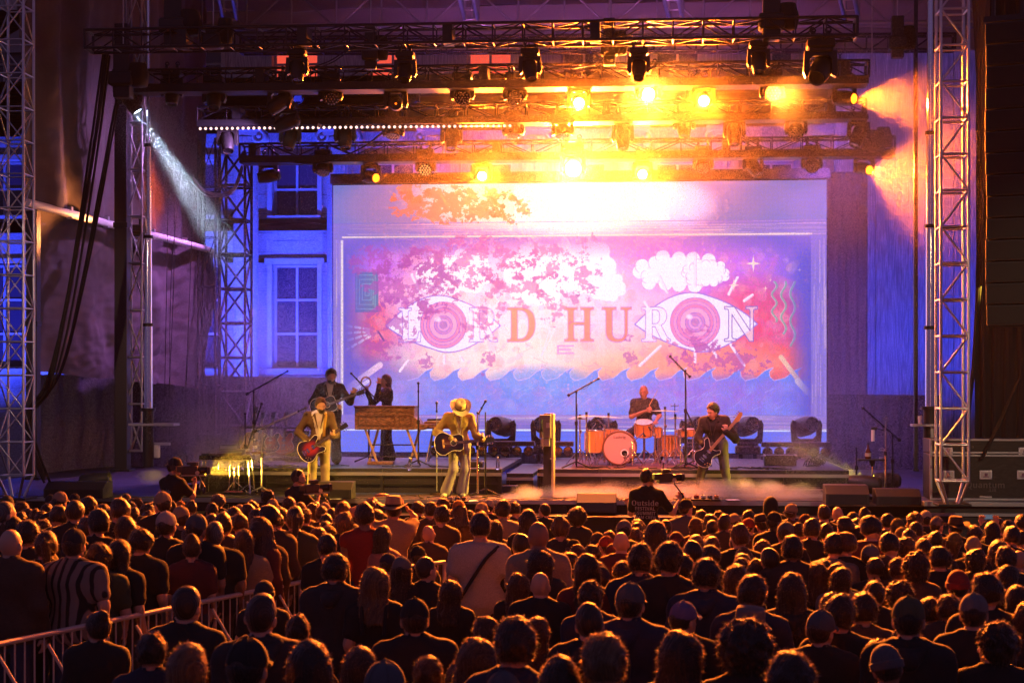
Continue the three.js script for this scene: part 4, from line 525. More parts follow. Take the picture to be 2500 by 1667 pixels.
// ---------- hair and headwear, in the head's own axes ----------
function fuzz(g, n, len, wid, droop = 0.3) {   // fine loose strands that stand off the surface
  const p = g.attributes.position, q = g.attributes.normal, P = [], I = [], Nn = []; 
  for (let i = 0; i < n; i++) { const k = Math.floor(rnd() * p.count), a = V().fromBufferAttribute(p, k), m = V().fromBufferAttribute(q, k), d = m.clone().add(V(rr(-0.7, 0.7), rr(-0.7, 0.7) - droop, rr(-0.7, 0.7))).normalize(), s = V(rr(-1, 1), rr(-1, 1), rr(-1, 1)).cross(d).normalize().multiplyScalar(wid), b = a.clone().addScaledVector(d, len * rr(0.4, 1)).add(V(0, -len * 0.25 * droop, 0)), o = P.length / 3; a.addScaledVector(m, -0.004);
    P.push(a.x + s.x, a.y + s.y, a.z + s.z, a.x - s.x, a.y - s.y, a.z - s.z, b.x, b.y, b.z); for (let j = 0; j < 3; j++) Nn.push(m.x, m.y, m.z); I.push(o, o + 1, o + 2); }
  const f = new THREE.BufferGeometry(); f.setAttribute('position', new THREE.Float32BufferAttribute(P, 3)); f.setAttribute('normal', new THREE.Float32BufferAttribute(Nn, 3)); f.setAttribute('uv', new THREE.Float32BufferAttribute(new Float32Array(P.length / 3 * 2), 2)); f.setIndex(I); return join([g, f]);
}
const facePlane = (x, y, z) => (y - 0.055) * -0.55 + (z - 0.048) * 0.83;             // positive in front of the hairline
const skullD = (x, y, z, gr) => ellD(ell([0, 0.024, -0.012], [0.078 + gr, 0.106 + gr, 0.097 + gr]), x, y, z);
const HAIRF = {
  short: [(x, y, z) => Math.max(skullD(x, y, z, 0.017 + 0.012 * nz(x * 22, y * 22, z * 22) + 0.006 * nz(x * 50, y * 50, z * 50)), facePlane(x, y, z), -0.066 - y - 0.25 * z), 0.024, 0.0014],
  buzz: [(x, y, z) => Math.max(skullD(x, y, z, 0.005), facePlane(x, y, z), -0.066 - y), 0.005, 0.0012],
  long: [(x, y, z) => Math.max(smin(skullD(x, y, z, 0.018 + 0.008 * nz(x * 30, y * 10, z * 30)), capsule(bone([0, -0.02, -0.045], [0, -0.29, -0.08], 0.1, 0.128, 0.58), x, y, z) + 0.016 * nz(x * 30, y * 5 + x * 4, z * 30) + 0.008 * nz(x * 70, y * 8, z * 70), 0.05), facePlane(x, y, z) - (y < -0.04 ? 0.03 : 0)), 0.028, 0.0018],
  bob: [(x, y, z) => Math.max(smin(skullD(x, y, z, 0.018), capsule(bone([0, -0.02, -0.035], [0, -0.12, -0.045], 0.1, 0.108, 0.75), x, y, z) + 0.006 * nz(x * 30, y * 6, z * 30), 0.05), facePlane(x, y, z) - (y < -0.04 ? 0.02 : 0), -0.15 - y), 0.02, 0.0018],
  curly: [(x, y, z) => Math.max(ellD(ell([0, 0.02, -0.02], [0.125, 0.135, 0.125]), x, y, z) + 0.022 * nz(x * 24, y * 24, z * 24) + 0.01 * nz(x * 50, y * 50, z * 50), facePlane(x, y, z) - 0.01), 0.034, 0.002],
  afro: [(x, y, z) => Math.max(ellD(ell([0, 0.05, -0.02], [0.152, 0.145, 0.145]), x, y, z) + 0.018 * nz(x * 30, y * 30, z * 30), facePlane(x, y, z) - 0.012), 0.03, 0.0018],
  bun: [(x, y, z) => smin(Math.max(skullD(x, y, z, 0.011 + 0.004 * nz(x * 26, y * 26, z * 26)), facePlane(x, y, z), -0.062 - y), ellD(ell([0, 0.115, -0.07], [0.046, 0.042, 0.046]), x, y, z) + 0.008 * nz(x * 40, y * 40, z * 40), 0.02), 0.02, 0.0016],
  tail: [(x, y, z) => smin(Math.max(skullD(x, y, z, 0.011), facePlane(x, y, z), -0.062 - y), capsule(bone([0, 0.03, -0.115], [0.02, -0.25, -0.135], 0.036, 0.022), x, y, z) + 0.008 * nz(x * 30, y * 12, z * 30), 0.03), 0.022, 0.0016],
  under: [(x, y, z) => Math.max(skullD(x, y, z, 0.007), facePlane(x, y, z), -0.068 - y, y - 0.04), 0.012, 0.0014],
  underLong: [(x, y, z) => Math.max(smin(skullD(x, y, z, 0.012), capsule(bone([0, -0.04, -0.045], [0, -0.34, -0.085], 0.09, 0.11, 0.62), x, y, z) + 0.008 * nz(x * 34, y * 6, z * 34), 0.05), facePlane(x, y, z) - (y < -0.04 ? 0.03 : 0), y - 0.04), 0.026, 0.0018],
};
const hairCache = {};
function hairGeo(kind, near, v = 0) { const key = kind + near + v; if (!hairCache[key]) { const [f0, len, wid] = HAIRF[kind], sh = [[0, 1, 1, 0], [0.7, 1.05, 0.97, 0.1], [1.9, 0.97, 1.06, -0.1]][v], f = v ? (x, y, z) => f0(x / sh[1] + 0.012 * nz(x * 9 + sh[0] * 9, y * 9, z * 9), y / sh[2] + 0.012 * nz(x * 9, y * 9 + sh[0] * 7, z * 9), z + sh[3] * 0.08 * x) : f0, big = /long|Long|tail/.test(kind) ? -0.44 : -0.2, g = surf(f, [-0.2, big, -0.24], [0.2, 0.23, 0.16], near ? 0.0105 : 0.02); hairCache[key] = kind === 'buzz' ? g : fuzz(g, near ? 1900 : 320, len, wid * (near ? 1 : 2)); } return hairCache[key]; }
const domePts = (r, h, n = 8) => [...Array(n + 1).keys()].map((i) => { const t = i / n * Math.PI / 2; return [Math.max(0.0005, Math.cos(t) * r), Math.sin(t) * h]; });
const CAP = (() => {
  const dome = lathe([[0.088, -0.014], [0.0905, 0], ...domePts(0.0905, 0.108, 9)], 24).scale(1, 1, 1.14).translate(0, 0.034, -0.006), vis = new THREE.SphereGeometry(0.1, 16, 6, 0, Math.PI, 1.1, 0.42); 
  const s = new THREE.Shape(); s.moveTo(-0.082, 0); s.bezierCurveTo(-0.085, 0.1, 0.085, 0.1, 0.082, 0); s.bezierCurveTo(0.05, 0.04, -0.05, 0.04, -0.082, 0); const v = new THREE.ExtrudeGeometry(s, { depth: 0.006, bevelEnabled: false, curveSegments: 12 }).rotateX(Math.PI / 2); const p = v.attributes.position; for (let i = 0; i < p.count; i++) p.setY(i, p.getY(i) - p.getX(i) ** 2 * 3.2); v.computeVertexNormals(); v.translate(0, 0.034, 0.066);
  const arch = new THREE.CircleGeometry(0.036, 14, 0, Math.PI).scale(1, 0.8, 1).rotateY(Math.PI).translate(0, 0.026, -0.1085), strap = new THREE.TorusGeometry(0.09, 0.009, 5, 10, 0.9).rotateX(Math.PI / 2).rotateY(-Math.PI / 2 + 0.45).scale(1, 1, 1.14).translate(0, 0.026, -0.008), seam = [0, 1, 2].map((i) => new THREE.TorusGeometry(0.0915, 0.0016, 4, 20, Math.PI).scale(1, 1.17, 1).rotateY(i * Math.PI / 3).scale(1, 1, 1.14).translate(0, 0.036, -0.006)), button = new THREE.SphereGeometry(0.009, 8, 6).translate(0, 0.142, -0.006);
  return { dome: merge([dome, ...seam, button]), visor: v, arch, strap };
})();
const BEANIE = { dome: fuzz(surf((x, y, z) => Math.max(ellD(ell([0, 0.034, -0.012], [0.093, 0.118, 0.11]), x, y, z) + 0.004 * nz(x * 40, y * 14, z * 40), 0.0 - y), [-0.13, -0.03, -0.15], [0.13, 0.19, 0.13], 0.013), 200, 0.006, 0.001), band: lathe([[0.094, -0.026], [0.099, -0.02], [0.1, 0.018], [0.095, 0.026], [0.09, 0.02], [0.09, -0.02], [0.094, -0.026]], 24).scale(1, 1, 1.15).translate(0, 0.024, -0.012) };
const BRIM = (() => { const crown = lathe([[0.092, 0], [0.09, 0.05], [0.082, 0.1], [0.07, 0.118], [0.03, 0.112], [0.001, 0.1]], 24).scale(1, 1, 1.16), pinch = crown.attributes.position; for (let i = 0; i < pinch.count; i++) { const y = pinch.getY(i); if (y > 0.06) pinch.setX(i, pinch.getX(i) * (1 - (y - 0.06) * 3.4 * Math.max(0, pinch.getZ(i) * 9))); } crown.computeVertexNormals();
  const b = new THREE.RingGeometry(0.085, 0.175, 40, 4).rotateX(-Math.PI / 2), p = b.attributes.position; for (let i = 0; i < p.count; i++) { const x = p.getX(i), z = p.getZ(i), r = Math.hypot(x, z); p.setY(i, (r - 0.085) * (Math.abs(x) / r) ** 2 * 0.55 - (r - 0.085) * (Math.abs(z) / r) ** 2 * 0.25); } b.computeVertexNormals(); const under = b.clone().translate(0, -0.005, 0); return { crown: crown.translate(0, 0.045, -0.008), brim: merge([b, under]).scale(1, 1, 1.1).translate(0, 0.046, -0.008), band: lathe([[0.094, 0], [0.095, 0.028]], 24).scale(1, 1, 1.16).translate(0, 0.047, -0.008) }; })();
const BUCKET = { dome: lathe([[0.1, 0], [0.096, 0.07], [0.088, 0.1], [0.001, 0.106]], 24).scale(1, 1, 1.14).translate(0, 0.03, -0.01), brim: lathe([[0.1, 0], [0.15, -0.045], [0.146, -0.05], [0.098, -0.006]], 28).scale(1, 1, 1.1).translate(0, 0.032, -0.01) };
const HOODG = surf((x, y, z) => Math.max(smin(ellD(ell([0, 0.02, -0.02], [0.112, 0.138, 0.128]), x, y, z), capsule(bone([0, -0.12, -0.04], [0, -0.2, -0.05], 0.12, 0.15, 0.7), x, y, z), 0.06), (z - 0.075) - (y + 0.05) * 0.1), [-0.2, -0.36, -0.2], [0.2, 0.2, 0.15], 0.018);
const dye = (c, rough = 0.85) => { const m = new THREE.MeshPhysicalMaterial({ color: lin(...c), roughness: rough, map: tCloth, sheen: 0.6, sheenRoughness: 0.5, sheenColor: lin(0.6, 0.55, 0.5) }); return m; };
const hairMat = (c) => new THREE.MeshPhysicalMaterial({ color: lin(...c), roughness: 0.55, transmission: 0.3, thickness: 0, specularIntensity: 1, sheen: 1, sheenRoughness: 0.35, sheenColor: lin(0.7, 0.5, 0.36), map: tHair, bumpMap: tHair, bumpScale: 0.006, side: THREE.DoubleSide });
const HAIR = { black: hairMat([0.028, 0.021, 0.017]), dark: hairMat([0.055, 0.033, 0.02]), brown: hairMat([0.12, 0.065, 0.033]), auburn: hairMat([0.17, 0.065, 0.026]), blond: hairMat([0.32, 0.2, 0.09]), grey: hairMat([0.25, 0.24, 0.24]) };
const SKIN = [std([0.5, 0.29, 0.2], 0.55), std([0.4, 0.21, 0.14], 0.55), std([0.28, 0.14, 0.085], 0.55)];
const DYE = { black: dye([0.014, 0.014, 0.016]), char: dye([0.03, 0.03, 0.034]), navy: dye([0.02, 0.026, 0.06]), grey: dye([0.16, 0.16, 0.17]), pale: dye([0.42, 0.4, 0.39]), white: dye([0.65, 0.63, 0.6]), tan: dye([0.36, 0.27, 0.18]), olive: dye([0.09, 0.085, 0.04]), brown: dye([0.09, 0.05, 0.03]), red: dye([0.32, 0.025, 0.02]), maroon: dye([0.12, 0.02, 0.025]), orange: dye([0.4, 0.16, 0.04]), purple: dye([0.16, 0.12, 0.3]), pink: dye([0.42, 0.2, 0.18]), green: dye([0.04, 0.07, 0.035]), denim: dye([0.04, 0.055, 0.1]), cream: dye([0.6, 0.52, 0.36]), slate: dye([0.09, 0.1, 0.12]) };
function headwear(kind, mat, parent, Mh, back) {   // parts put on a person at the head matrix Mh
  const g = (n, geo, m = mat) => { const q = part(n, geo, m, parent); q.applyMatrix4(back ? Mh.clone().multiply(new THREE.Matrix4().makeRotationY(back)) : Mh); return q; };
  if (kind === 'cap') { const d = g('cap', CAP.dome); part('visor', CAP.visor, mat, d); part('opening', CAP.arch, HAIR.black, d); part('strap', CAP.strap, mat, d); }
  else if (kind === 'beanie') { const d = g('beanie', BEANIE.dome); part('turn_up', BEANIE.band, mat, d); }
  else if (kind === 'brim') { const d = g('hat', BRIM.crown); part('brim', BRIM.brim, mat, d); part('band', BRIM.band, DYE.black, d); }
  else if (kind === 'bucket') { const d = g('hat', BUCKET.dome); part('brim', BUCKET.brim, mat, d); }
  else if (kind === 'hood') g('hood', HOODG);
}
const headMatrix = (J) => { const F = V(...J.hf).normalize(), R = V(...J.hu).cross(F).normalize(); return new THREE.Matrix4().makeBasis(R, F.clone().cross(R), F).scale(V(1.06, 1.06, 1.06)).setPosition(V(...J.head)); };
// ================= the band and the camera crew =================
const font = await new FontLoader().loadAsync('fonts/droid/droid_sans_bold.typeface.json');
const serifFont = await new FontLoader().loadAsync('fonts/droid/droid_serif_bold.typeface.json');
const words = (txt, size, f = font, depth = 0.002) => { const g = new TextGeometry(txt, { font: f, size, depth, curveSegments: 4, bevelEnabled: false }); g.computeBoundingBox(); return g.translate(-(g.boundingBox.max.x + g.boundingBox.min.x) / 2, 0, 0); };
function jacketGeo(J, cell, hem = 0.74, open = 1.12) {
  const S = skeleton(J), b = [...S.torso, ...S.yoke, bone(J.pelvis, add3(J.pelvis, [0, -0.22, 0]), 0.15, 0.16, 0.78, J.fwd ?? [0, 0, 1])], c = J.chest, fw = V(...(J.fwd ?? [0, 0, 1])), ac = V(...J.across);
  for (const A of [S.armL, S.armR]) b.push(bone(A[0].a, add3(A[0].a, A[0].d, 1), 0.056, 0.046), bone(A[1].a, add3(A[1].a, A[1].d, 0.95), 0.046, 0.037));
  return meshBones(b, cell, 0.04, 0.02, (x, y, z) => { const f = (x - c[0]) * fw.x + (z - c[2]) * fw.z, s = Math.abs((x - c[0]) * ac.x + (z - c[2]) * ac.z), wedge = y > open ? 0.012 + (y - open) * 0.24 : 0.006 + (open - y) * 0.16; return Math.max(hem - y, f > 0.05 ? (wedge - s) : -1, 0.07 - Math.hypot(x - J.neck[0], (y - J.neck[1] - 0.05) * 0.9, z - J.neck[2] - 0.01)); });
}
function performer(label, pos, turn, J, o) {
  const t = thing('person', label, 'person', pos, turn, o.group ?? 'band on stage'), Mh = headMatrix(J); if (o.sc) t.scale.setScalar(o.sc);
  part('body', bodyGeo(J, 0.018, true), SKIN[o.skin ?? 0], t);
  if (o.shirt) part('shirt', shirtGeo(J, 0.017, 0.014, o.sleeve ?? 2, o.hem ?? 0.9), o.shirt, t);
  if (o.jacket) { const j = part('jacket', jacketGeo(J, 0.016, o.jhem, o.open), o.jacket, t); const c = J.chest; for (const s of [-1, 1]) { const l = outline([[0.012 * s, -0.19], [0.095 * s, 0.07], [0.12 * s, 0.06], [0.105 * s, 0.1], [0.07 * s, 0.13]], 0.006, 0.002).translate(c[0], c[1] + 0.03, c[2] + 0.128); part('lapel', l, o.lapel ?? o.jacket, j); } }
  part('trousers', trouserGeo(J, 0.018, 0.02, o.flare ?? 0.03), o.trousers, t); part('shoes', shoeGeo(J, 0.012), o.shoes ?? DYE.black, t);
  if (o.hair) { const h = part('hair', hairGeo(o.hair, true), HAIR[o.hcol ?? 'dark'], t); h.applyMatrix4(Mh); }
  if (o.beard) { const b = part('beard', surf((x, y, z) => Math.max(ellD(ell([0, -0.06, 0.03], [0.064, 0.072, 0.072]), x, y, z) + 0.004 * nz(x * 60, y * 60, z * 60), y + 0.03 + (Math.abs(x) < 0.03 ? 0.012 : 0) - Math.max(0, Math.abs(x) - 0.045) * 2, -z), [-0.1, -0.16, -0.02], [0.1, 0.02, 0.13], 0.007), HAIR[o.beard], t); b.applyMatrix4(Mh); }
  if (o.hat) headwear(o.hat, o.hatMat, t, Mh, o.back);
  if (o.extra) o.extra(t, Mh, J);
  return shade(t);
}
M.felt = std([0.72, 0.55, 0.3], 0.9, 0, { map: tCloth }); DYE.jacketTan = dye([0.4, 0.28, 0.09]); DYE.jacketBrown = dye([0.13, 0.075, 0.045]); DYE.trouserTan = dye([0.36, 0.27, 0.17]); DYE.shirtWhite = dye([0.7, 0.64, 0.55]); DYE.suit = dye([0.028, 0.02, 0.02]); DYE.mauve = dye([0.32, 0.27, 0.29]);
const foot = (px, z, y) => { const p = at(px, 1200, z); p.y = y; return p; };
const SINGER = foot(1121, -28, DECK), GTR = foot(779, -28.5, DECK), TALL = foot(806, -30.3, RISER), KEYS = foot(944, -31.6, RISER), BASS = foot(1750, -28.45, DECK), DRUM = foot(1573, -31.7, RISER);
performer('singer in pale brimmed hat and tan jacket bent over an acoustic guitar', SINGER, 0.12, { ...STAND, wide: 0.92, chest: [0, 1.3, 0.02], neck: [0.0, 1.45, 0.06], head: [0.02, 1.56, 0.15], hf: [0.16, -0.72, 0.62], hu: [0.06, 0.62, 0.76], shR: [-0.2, 1.4, 0.02], shL: [0.19, 1.39, 0.03], elR: [-0.4, 1.14, 0.03], wrR: [-0.13, 1.03, 0.22], hdR: [0.8, -0.15, 0.2], pnR: [0, -0.3, -1], cuR: 0.5, elL: [0.3, 1.08, 0.1], wrL: [0.41, 1.03, 0.26], hdL: [0.15, 0.5, 0.5], pnL: [-0.8, 0.2, 0.2], cuL: 0.7, hipR: [-0.09, 0.92, 0], knR: [-0.1, 0.49, 0.1], anR: [-0.23, 0.09, 0.0], toR: [-0.28, 0.035, 0.17], hipL: [0.1, 0.92, 0], knL: [0.11, 0.49, 0.07], anL: [0.05, 0.09, 0.0], toL: [0.07, 0.035, 0.17] },
  { shirt: DYE.shirtWhite, jacket: DYE.jacketTan, jhem: 0.72, trousers: DYE.mauve, flare: 0.045, shoes: DYE.cream, hair: 'under', hcol: 'brown', hat: 'brim', hatMat: M.felt, extra: (t, Mh, J) => { part('tie', outline([[-0.012, 0.12], [0.012, 0.12], [0.022, -0.12], [0, -0.16], [-0.022, -0.12]], 0.006).rotateX(-0.06).translate(0.005, 1.29, 0.135), DYE.tan, t); } });
performer('guitarist in brown jacket and open white shirt looking down', GTR, 0.18, { ...STAND, wide: 0.92, head: [0.03, 1.6, 0.06], neck: [0.01, 1.47, 0.01], hf: [0.22, -0.3, 0.93], hu: [0, 0.95, 0.3], shR: [-0.2, 1.41, 0], shL: [0.19, 1.41, 0], elR: [-0.38, 1.12, 0.0], wrR: [-0.17, 0.95, 0.19], hdR: [0.6, -0.5, 0.1], pnR: [0.2, 0, -1], elL: [0.3, 1.08, 0.05], wrL: [0.23, 1.05, 0.27], hdL: [0.4, 0.5, 0.2], pnL: [-0.4, 0.2, -0.6], cuL: 0.8, knR: [-0.12, 0.5, 0.05], anR: [-0.14, 0.09, 0], toR: [-0.18, 0.035, 0.17] },
  { shirt: DYE.shirtWhite, jacket: DYE.jacketBrown, jhem: 0.76, open: 0.98, trousers: DYE.trouserTan, flare: 0.02, hair: 'short', hcol: 'auburn', beard: 'brown', extra: (t) => { part('guitar_strap', tube([V(0.09, 1.47, -0.02), V(0.12, 1.42, 0.12), V(0.1, 1.25, 0.17), V(0.09, 1.05, 0.18)], 0.026, 16, 8).scale(1, 1, 1), DYE.strap ??= dye([0.5, 0.3, 0.05]), t); } });
performer('tall bearded guitarist in dark suit standing on the riser behind', TALL, 0.15, { ...STAND, wide: 0.92, head: [0.02, 1.6, 0.07], neck: [0, 1.47, 0.01], hf: [0.3, -0.42, 0.85], hu: [0.1, 0.9, 0.42], elR: [-0.33, 1.14, -0.02], wrR: [0.08, 1.05, 0.22], hdR: [0.9, 0, 0.1], pnR: [0, 0, -1], elL: [0.36, 1.14, 0.06], wrL: [0.42, 1.27, 0.26], hdL: [0.3, 0.7, 0.2], pnL: [-0.3, 0.2, -0.7], cuL: 0.8, knR: [-0.1, 0.5, 0.02] },
  { sc: 1.055, shirt: DYE.shirtWhite, jacket: DYE.suit, trousers: DYE.suit, hair: 'short', hcol: 'dark', beard: 'dark' });
performer('woman with long auburn hair in black raising a tambourine behind the keyboard', KEYS, -1.15, { ...STAND, wide: 0.86, shL: [0.165, 1.41, 0], shR: [-0.165, 1.41, 0], head: [0, 1.62, 0.03], hf: [0.05, 0.1, 1], elL: [0.13, 1.3, 0.24], wrL: [0.1, 1.56, 0.18], hdL: [0, 1, 0], pnL: [-1, 0, 0.3], cuL: 0.15, elR: [-0.16, 1.16, 0.26], wrR: [-0.06, 1.42, 0.4], hdR: [0, 1, 0.2], pnR: [1, 0, 0.2], cuR: 0.9 },
  { sc: 0.98, shirt: DYE.black, sleeve: 2, hem: 0.84, trousers: DYE.black, flare: 0.08, shoes: DYE.maroon, hair: 'long', hcol: 'auburn' });
performer('bass player in black jacket leaning over a slanted bass with feet wide', BASS, -0.3, { ...STAND, wide: 0.92, pelvis: [0, 0.93, -0.02], waist: [-0.01, 1.06, 0], chest: [-0.03, 1.25, 0.04], neck: [-0.03, 1.4, 0.08], head: [-0.03, 1.51, 0.15], hf: [-0.55, -0.35, 0.75], hu: [-0.1, 0.9, 0.35], shR: [-0.22, 1.33, 0.05], shL: [0.16, 1.35, 0.03], elR: [-0.32, 1.04, 0.06], wrR: [-0.16, 0.92, 0.24], hdR: [0.6, -0.4, 0.1], pnR: [0.2, 0, -1], elL: [0.36, 1.02, 0.06], wrL: [0.23, 1.16, 0.26], hdL: [0.1, 0.8, 0.2], pnL: [-0.7, 0, -0.6], cuL: 0.8, knR: [-0.22, 0.5, 0.1], anR: [-0.34, 0.09, 0.08], toR: [-0.4, 0.035, 0.24], knL: [0.16, 0.5, 0.04], anL: [0.22, 0.09, -0.05], toL: [0.27, 0.035, 0.11] },
  { shirt: DYE.black, jacket: DYE.suit, jhem: 0.72, trousers: DYE.trouserBass ??= dye([0.1, 0.09, 0.08]), flare: 0.0, hair: 'short', hcol: 'black' });
performer('bald drummer in dark short sleeved shirt seated behind the drums', DRUM, 0, { ...STAND, pelvis: [0, 0.7, -0.05], waist: [0, 0.84, -0.04], chest: [0, 1.05, -0.01], neck: [0, 1.22, 0], head: [-0.01, 1.385, 0.05], hf: [-0.25, -0.15, 0.95], shL: [0.19, 1.17, 0], shR: [-0.19, 1.17, 0], elR: [-0.25, 0.9, 0.1], wrR: [0.04, 1.02, 0.28], hdR: [0.7, 0.4, 0.2], pnR: [0, 0, -1], cuR: 1, elL: [0.3, 0.92, 0.06], wrL: [0.22, 0.8, 0.32], hdL: [-0.2, 0, 1], pnL: [0, -1, 0], cuL: 1, hipL: [0.1, 0.66, 0], hipR: [-0.1, 0.66, 0], knL: [0.28, 0.58, 0.38], knR: [-0.28, 0.58, 0.38], anL: [0.28, 0.1, 0.36], anR: [-0.28, 0.1, 0.36], toL: [0.3, 0.04, 0.52], toR: [-0.3, 0.04, 0.52] },
  { skin: 1, shirt: DYE.char, sleeve: 0.75, hem: 0.62, trousers: DYE.black });
// camera crew in the pit
{
  const CAMJ = (side) => ({ ...STAND, hf: [side * 0.75, -0.02, 0.66], head: [0, 1.63, 0.03], elR: [-0.26, 1.2, 0.16], wrR: [-0.05 + side * 0.1, 1.36, 0.3], hdR: [0.4, 0.6, 0.4], pnR: [0, 0, -1], elL: [0.26, 1.1, 0.1], wrL: [0.34, 1.2, 0.34], hdL: [0.3, 0.6, 0.3], pnL: [-0.4, 0, -1], cuL: 1, cuR: 0.9 });
  const camPerson = (label, px, py, d, turn, J, o) => { const p = atD(px, py, d), base = p.y - 1.78; p.y = base; const stand = thing('pit_step', o.step, 'step', V(p.x, 0, p.z), turn, 'steps in the pit'); part('tread', rb(0.7, 0.06, 0.55, 0.01, 0, base - 0.034, 0), M.blackMetal, stand); for (const [a, b] of [[-1, -1], [1, -1], [-1, 1], [1, 1]]) part('leg', bx(0.05, base - 0.064, 0.05, a * 0.3, (base - 0.064) / 2, b * 0.22), M.blackMetal, stand); shade(stand);
    return performer(label, p, turn, J, { group: 'camera crew in the pit', skin: 0, shirt: DYE.black, sleeve: 0.7, trousers: DYE.black, hair: 'under', ...o, extra: (t, Mh) => { const hs = part('headset', merge([new THREE.TorusGeometry(0.1, 0.009, 6, 20, Math.PI).translate(0, 0.03, -0.01), new THREE.CylinderGeometry(0.04, 0.04, 0.04, 14).rotateZ(Math.PI / 2).translate(0.097, -0.005, -0.005), new THREE.CylinderGeometry(0.04, 0.04, 0.04, 14).rotateZ(Math.PI / 2).translate(-0.097, -0.005, -0.005), cy(V(-0.1, -0.03, 0.01), V(-0.06, -0.07, 0.1), 0.005)]), M.plastic, t); hs.applyMatrix4(Mh); o.more?.(t); } }); };
  const lettering = (t, rows, y, s, z) => { let yy = y; for (const [txt, sz, f] of rows) { yy -= sz * 1.35; part('lettering', words(txt, sz, f ?? font).rotateY(Math.PI).translate(0, yy, z), DYE.printGrey ??= std([0.34, 0.33, 0.32], 0.8), t); } };
  const videoCamera = (label, p, turn, pitch = 0) => { const t = thing('video_camera', label, 'video camera', p, turn, 'video cameras in the pit'); t.rotation.set(pitch, turn, 0, 'YXZ'); t.scale.setScalar(0.86);
    part('camera_body', merge([rb(0.13, 0.15, 0.26, 0.015, 0, 0, 0.05), rb(0.1, 0.1, 0.1, 0.01, 0, 0.02, 0.22), rb(0.05, 0.05, 0.18, 0.01, 0, 0.12, 0.02)]), M.plastic, t); part('lens', lathe([[0.001, 0], [0.05, 0], [0.055, 0.06], [0.06, 0.1], [0.06, 0.2], [0.052, 0.2], [0.05, 0.19], [0.001, 0.185]], 18).rotateX(-Math.PI / 2).translate(0, 0, -0.08), M.blackGloss, t); part('lens_hood', bx(0.15, 0.12, 0.05, 0, 0, -0.27), M.plastic, t); part('viewfinder', merge([rb(0.09, 0.08, 0.14, 0.01, -0.12, 0.1, -0.02), cy(V(-0.05, 0.11, 0), V(0, 0.1, 0.02), 0.012)]), M.plastic, t); part('follow_focus', merge([new THREE.CylinderGeometry(0.035, 0.035, 0.02, 14).rotateZ(Math.PI / 2).translate(0.1, -0.04, -0.08), cy(V(0, -0.09, -0.25), V(0, -0.09, 0.2), 0.01), cy(V(0.05, -0.09, -0.25), V(0.05, -0.09, 0.2), 0.01)]), M.steel, t); part('shoulder_rig', merge([cy(V(0.05, -0.1, -0.1), V(0.16, -0.3, -0.22), 0.013), cy(V(0.16, -0.3, -0.22), V(0.18, -0.4, -0.2), 0.02)]), M.blackMetal, t); part('antenna', merge([cy(V(0.03, 0.15, 0.1), V(0.05, 0.24, 0.1), 0.008), new THREE.SphereGeometry(0.016, 8, 6).translate(0.05, 0.25, 0.1)]), M.plastic, t); return shade(t); };
  camPerson('camera operator in black at the left wearing a backwards cap and headset', 421, 1116, 24, Math.PI - 0.6, CAMJ(-1), { step: 'low black step under the left camera operator', hat: 'cap', hatMat: DYE.char, back: Math.PI, more: (t) => lettering(t, [['Outside', 0.055, serifFont], ['FESTIVAL', 0.04], ['+SUMMIT', 0.04], ['TEAM CREW', 0.034]], 1.32, 1, -0.155) });
  camPerson('camera operator in black with headphones below the brown jacketed guitarist', 724, 1144, 24.3, Math.PI - 0.8, CAMJ(-1), { step: 'low black step under the middle camera operator', hair: 'buzz', hcol: 'black' });
  camPerson('camera operator in lettered black tee holding a camera at the centre right', 1580, 1143, 23.6, Math.PI - 0.18, { ...CAMJ(-1), elR: [-0.36, 1.12, 0.14], wrR: [-0.44, 1.3, 0.32], hdR: [-0.1, 0.9, 0.3] }, { step: 'low black step under the right camera operator', hair: 'buzz', hcol: 'black', more: (t) => lettering(t, [['Outside', 0.075, serifFont], ['FESTIVAL', 0.05], ['+SUMMIT', 0.05], ['TEAM CREW', 0.042]], 1.34, 1, -0.158) });
  videoCamera('video camera on the shoulder of the left camera operator', atD(470, 1148, 23.8), -1.35); videoCamera('video camera held low by the middle camera operator', atD(768, 1192, 23.9), -1.15, 0.05); videoCamera('video camera shouldered by the operator in the lettered tee', atD(1630, 1166, 23.4), -1.1);
}
// ---------- guitars ----------
const DREAD = smoothClosed([[-0.25, 0], [-0.235, 0.1], [-0.17, 0.178], [-0.1, 0.195], [-0.02, 0.165], [0.05, 0.133], [0.12, 0.138], [0.19, 0.143], [0.24, 0.11], [0.25, 0.05], [0.25, -0.05], [0.24, -0.11], [0.19, -0.143], [0.12, -0.138], [0.05, -0.133], [-0.02, -0.165], [-0.1, -0.195], [-0.17, -0.178], [-0.235, -0.1]], 80);
const SEMI = smoothClosed([[-0.23, 0], [-0.215, 0.1], [-0.15, 0.185], [-0.08, 0.2], [0.0, 0.165], [0.06, 0.14], [0.12, 0.155], [0.19, 0.165], [0.225, 0.13], [0.2, 0.085], [0.14, 0.05], [0.125, 0.0], [0.14, -0.05], [0.2, -0.085], [0.225, -0.13], [0.19, -0.165], [0.12, -0.155], [0.06, -0.14], [0.0, -0.165], [-0.08, -0.2], [-0.15, -0.185], [-0.215, -0.1]], 96);
const OFFSET = smoothClosed([[-0.24, -0.02], [-0.2, 0.12], [-0.1, 0.17], [-0.01, 0.125], [0.06, 0.12], [0.16, 0.19], [0.22, 0.17], [0.17, 0.09], [0.12, 0.03], [0.12, -0.03], [0.15, -0.09], [0.19, -0.13], [0.15, -0.165], [0.06, -0.12], [-0.02, -0.12], [-0.1, -0.17], [-0.19, -0.14]], 90);
const LAQ = (c, e = {}) => new THREE.MeshPhysicalMaterial({ color: lin(...c), roughness: 0.3, clearcoat: 1, clearcoatRoughness: 0.12, ...e });
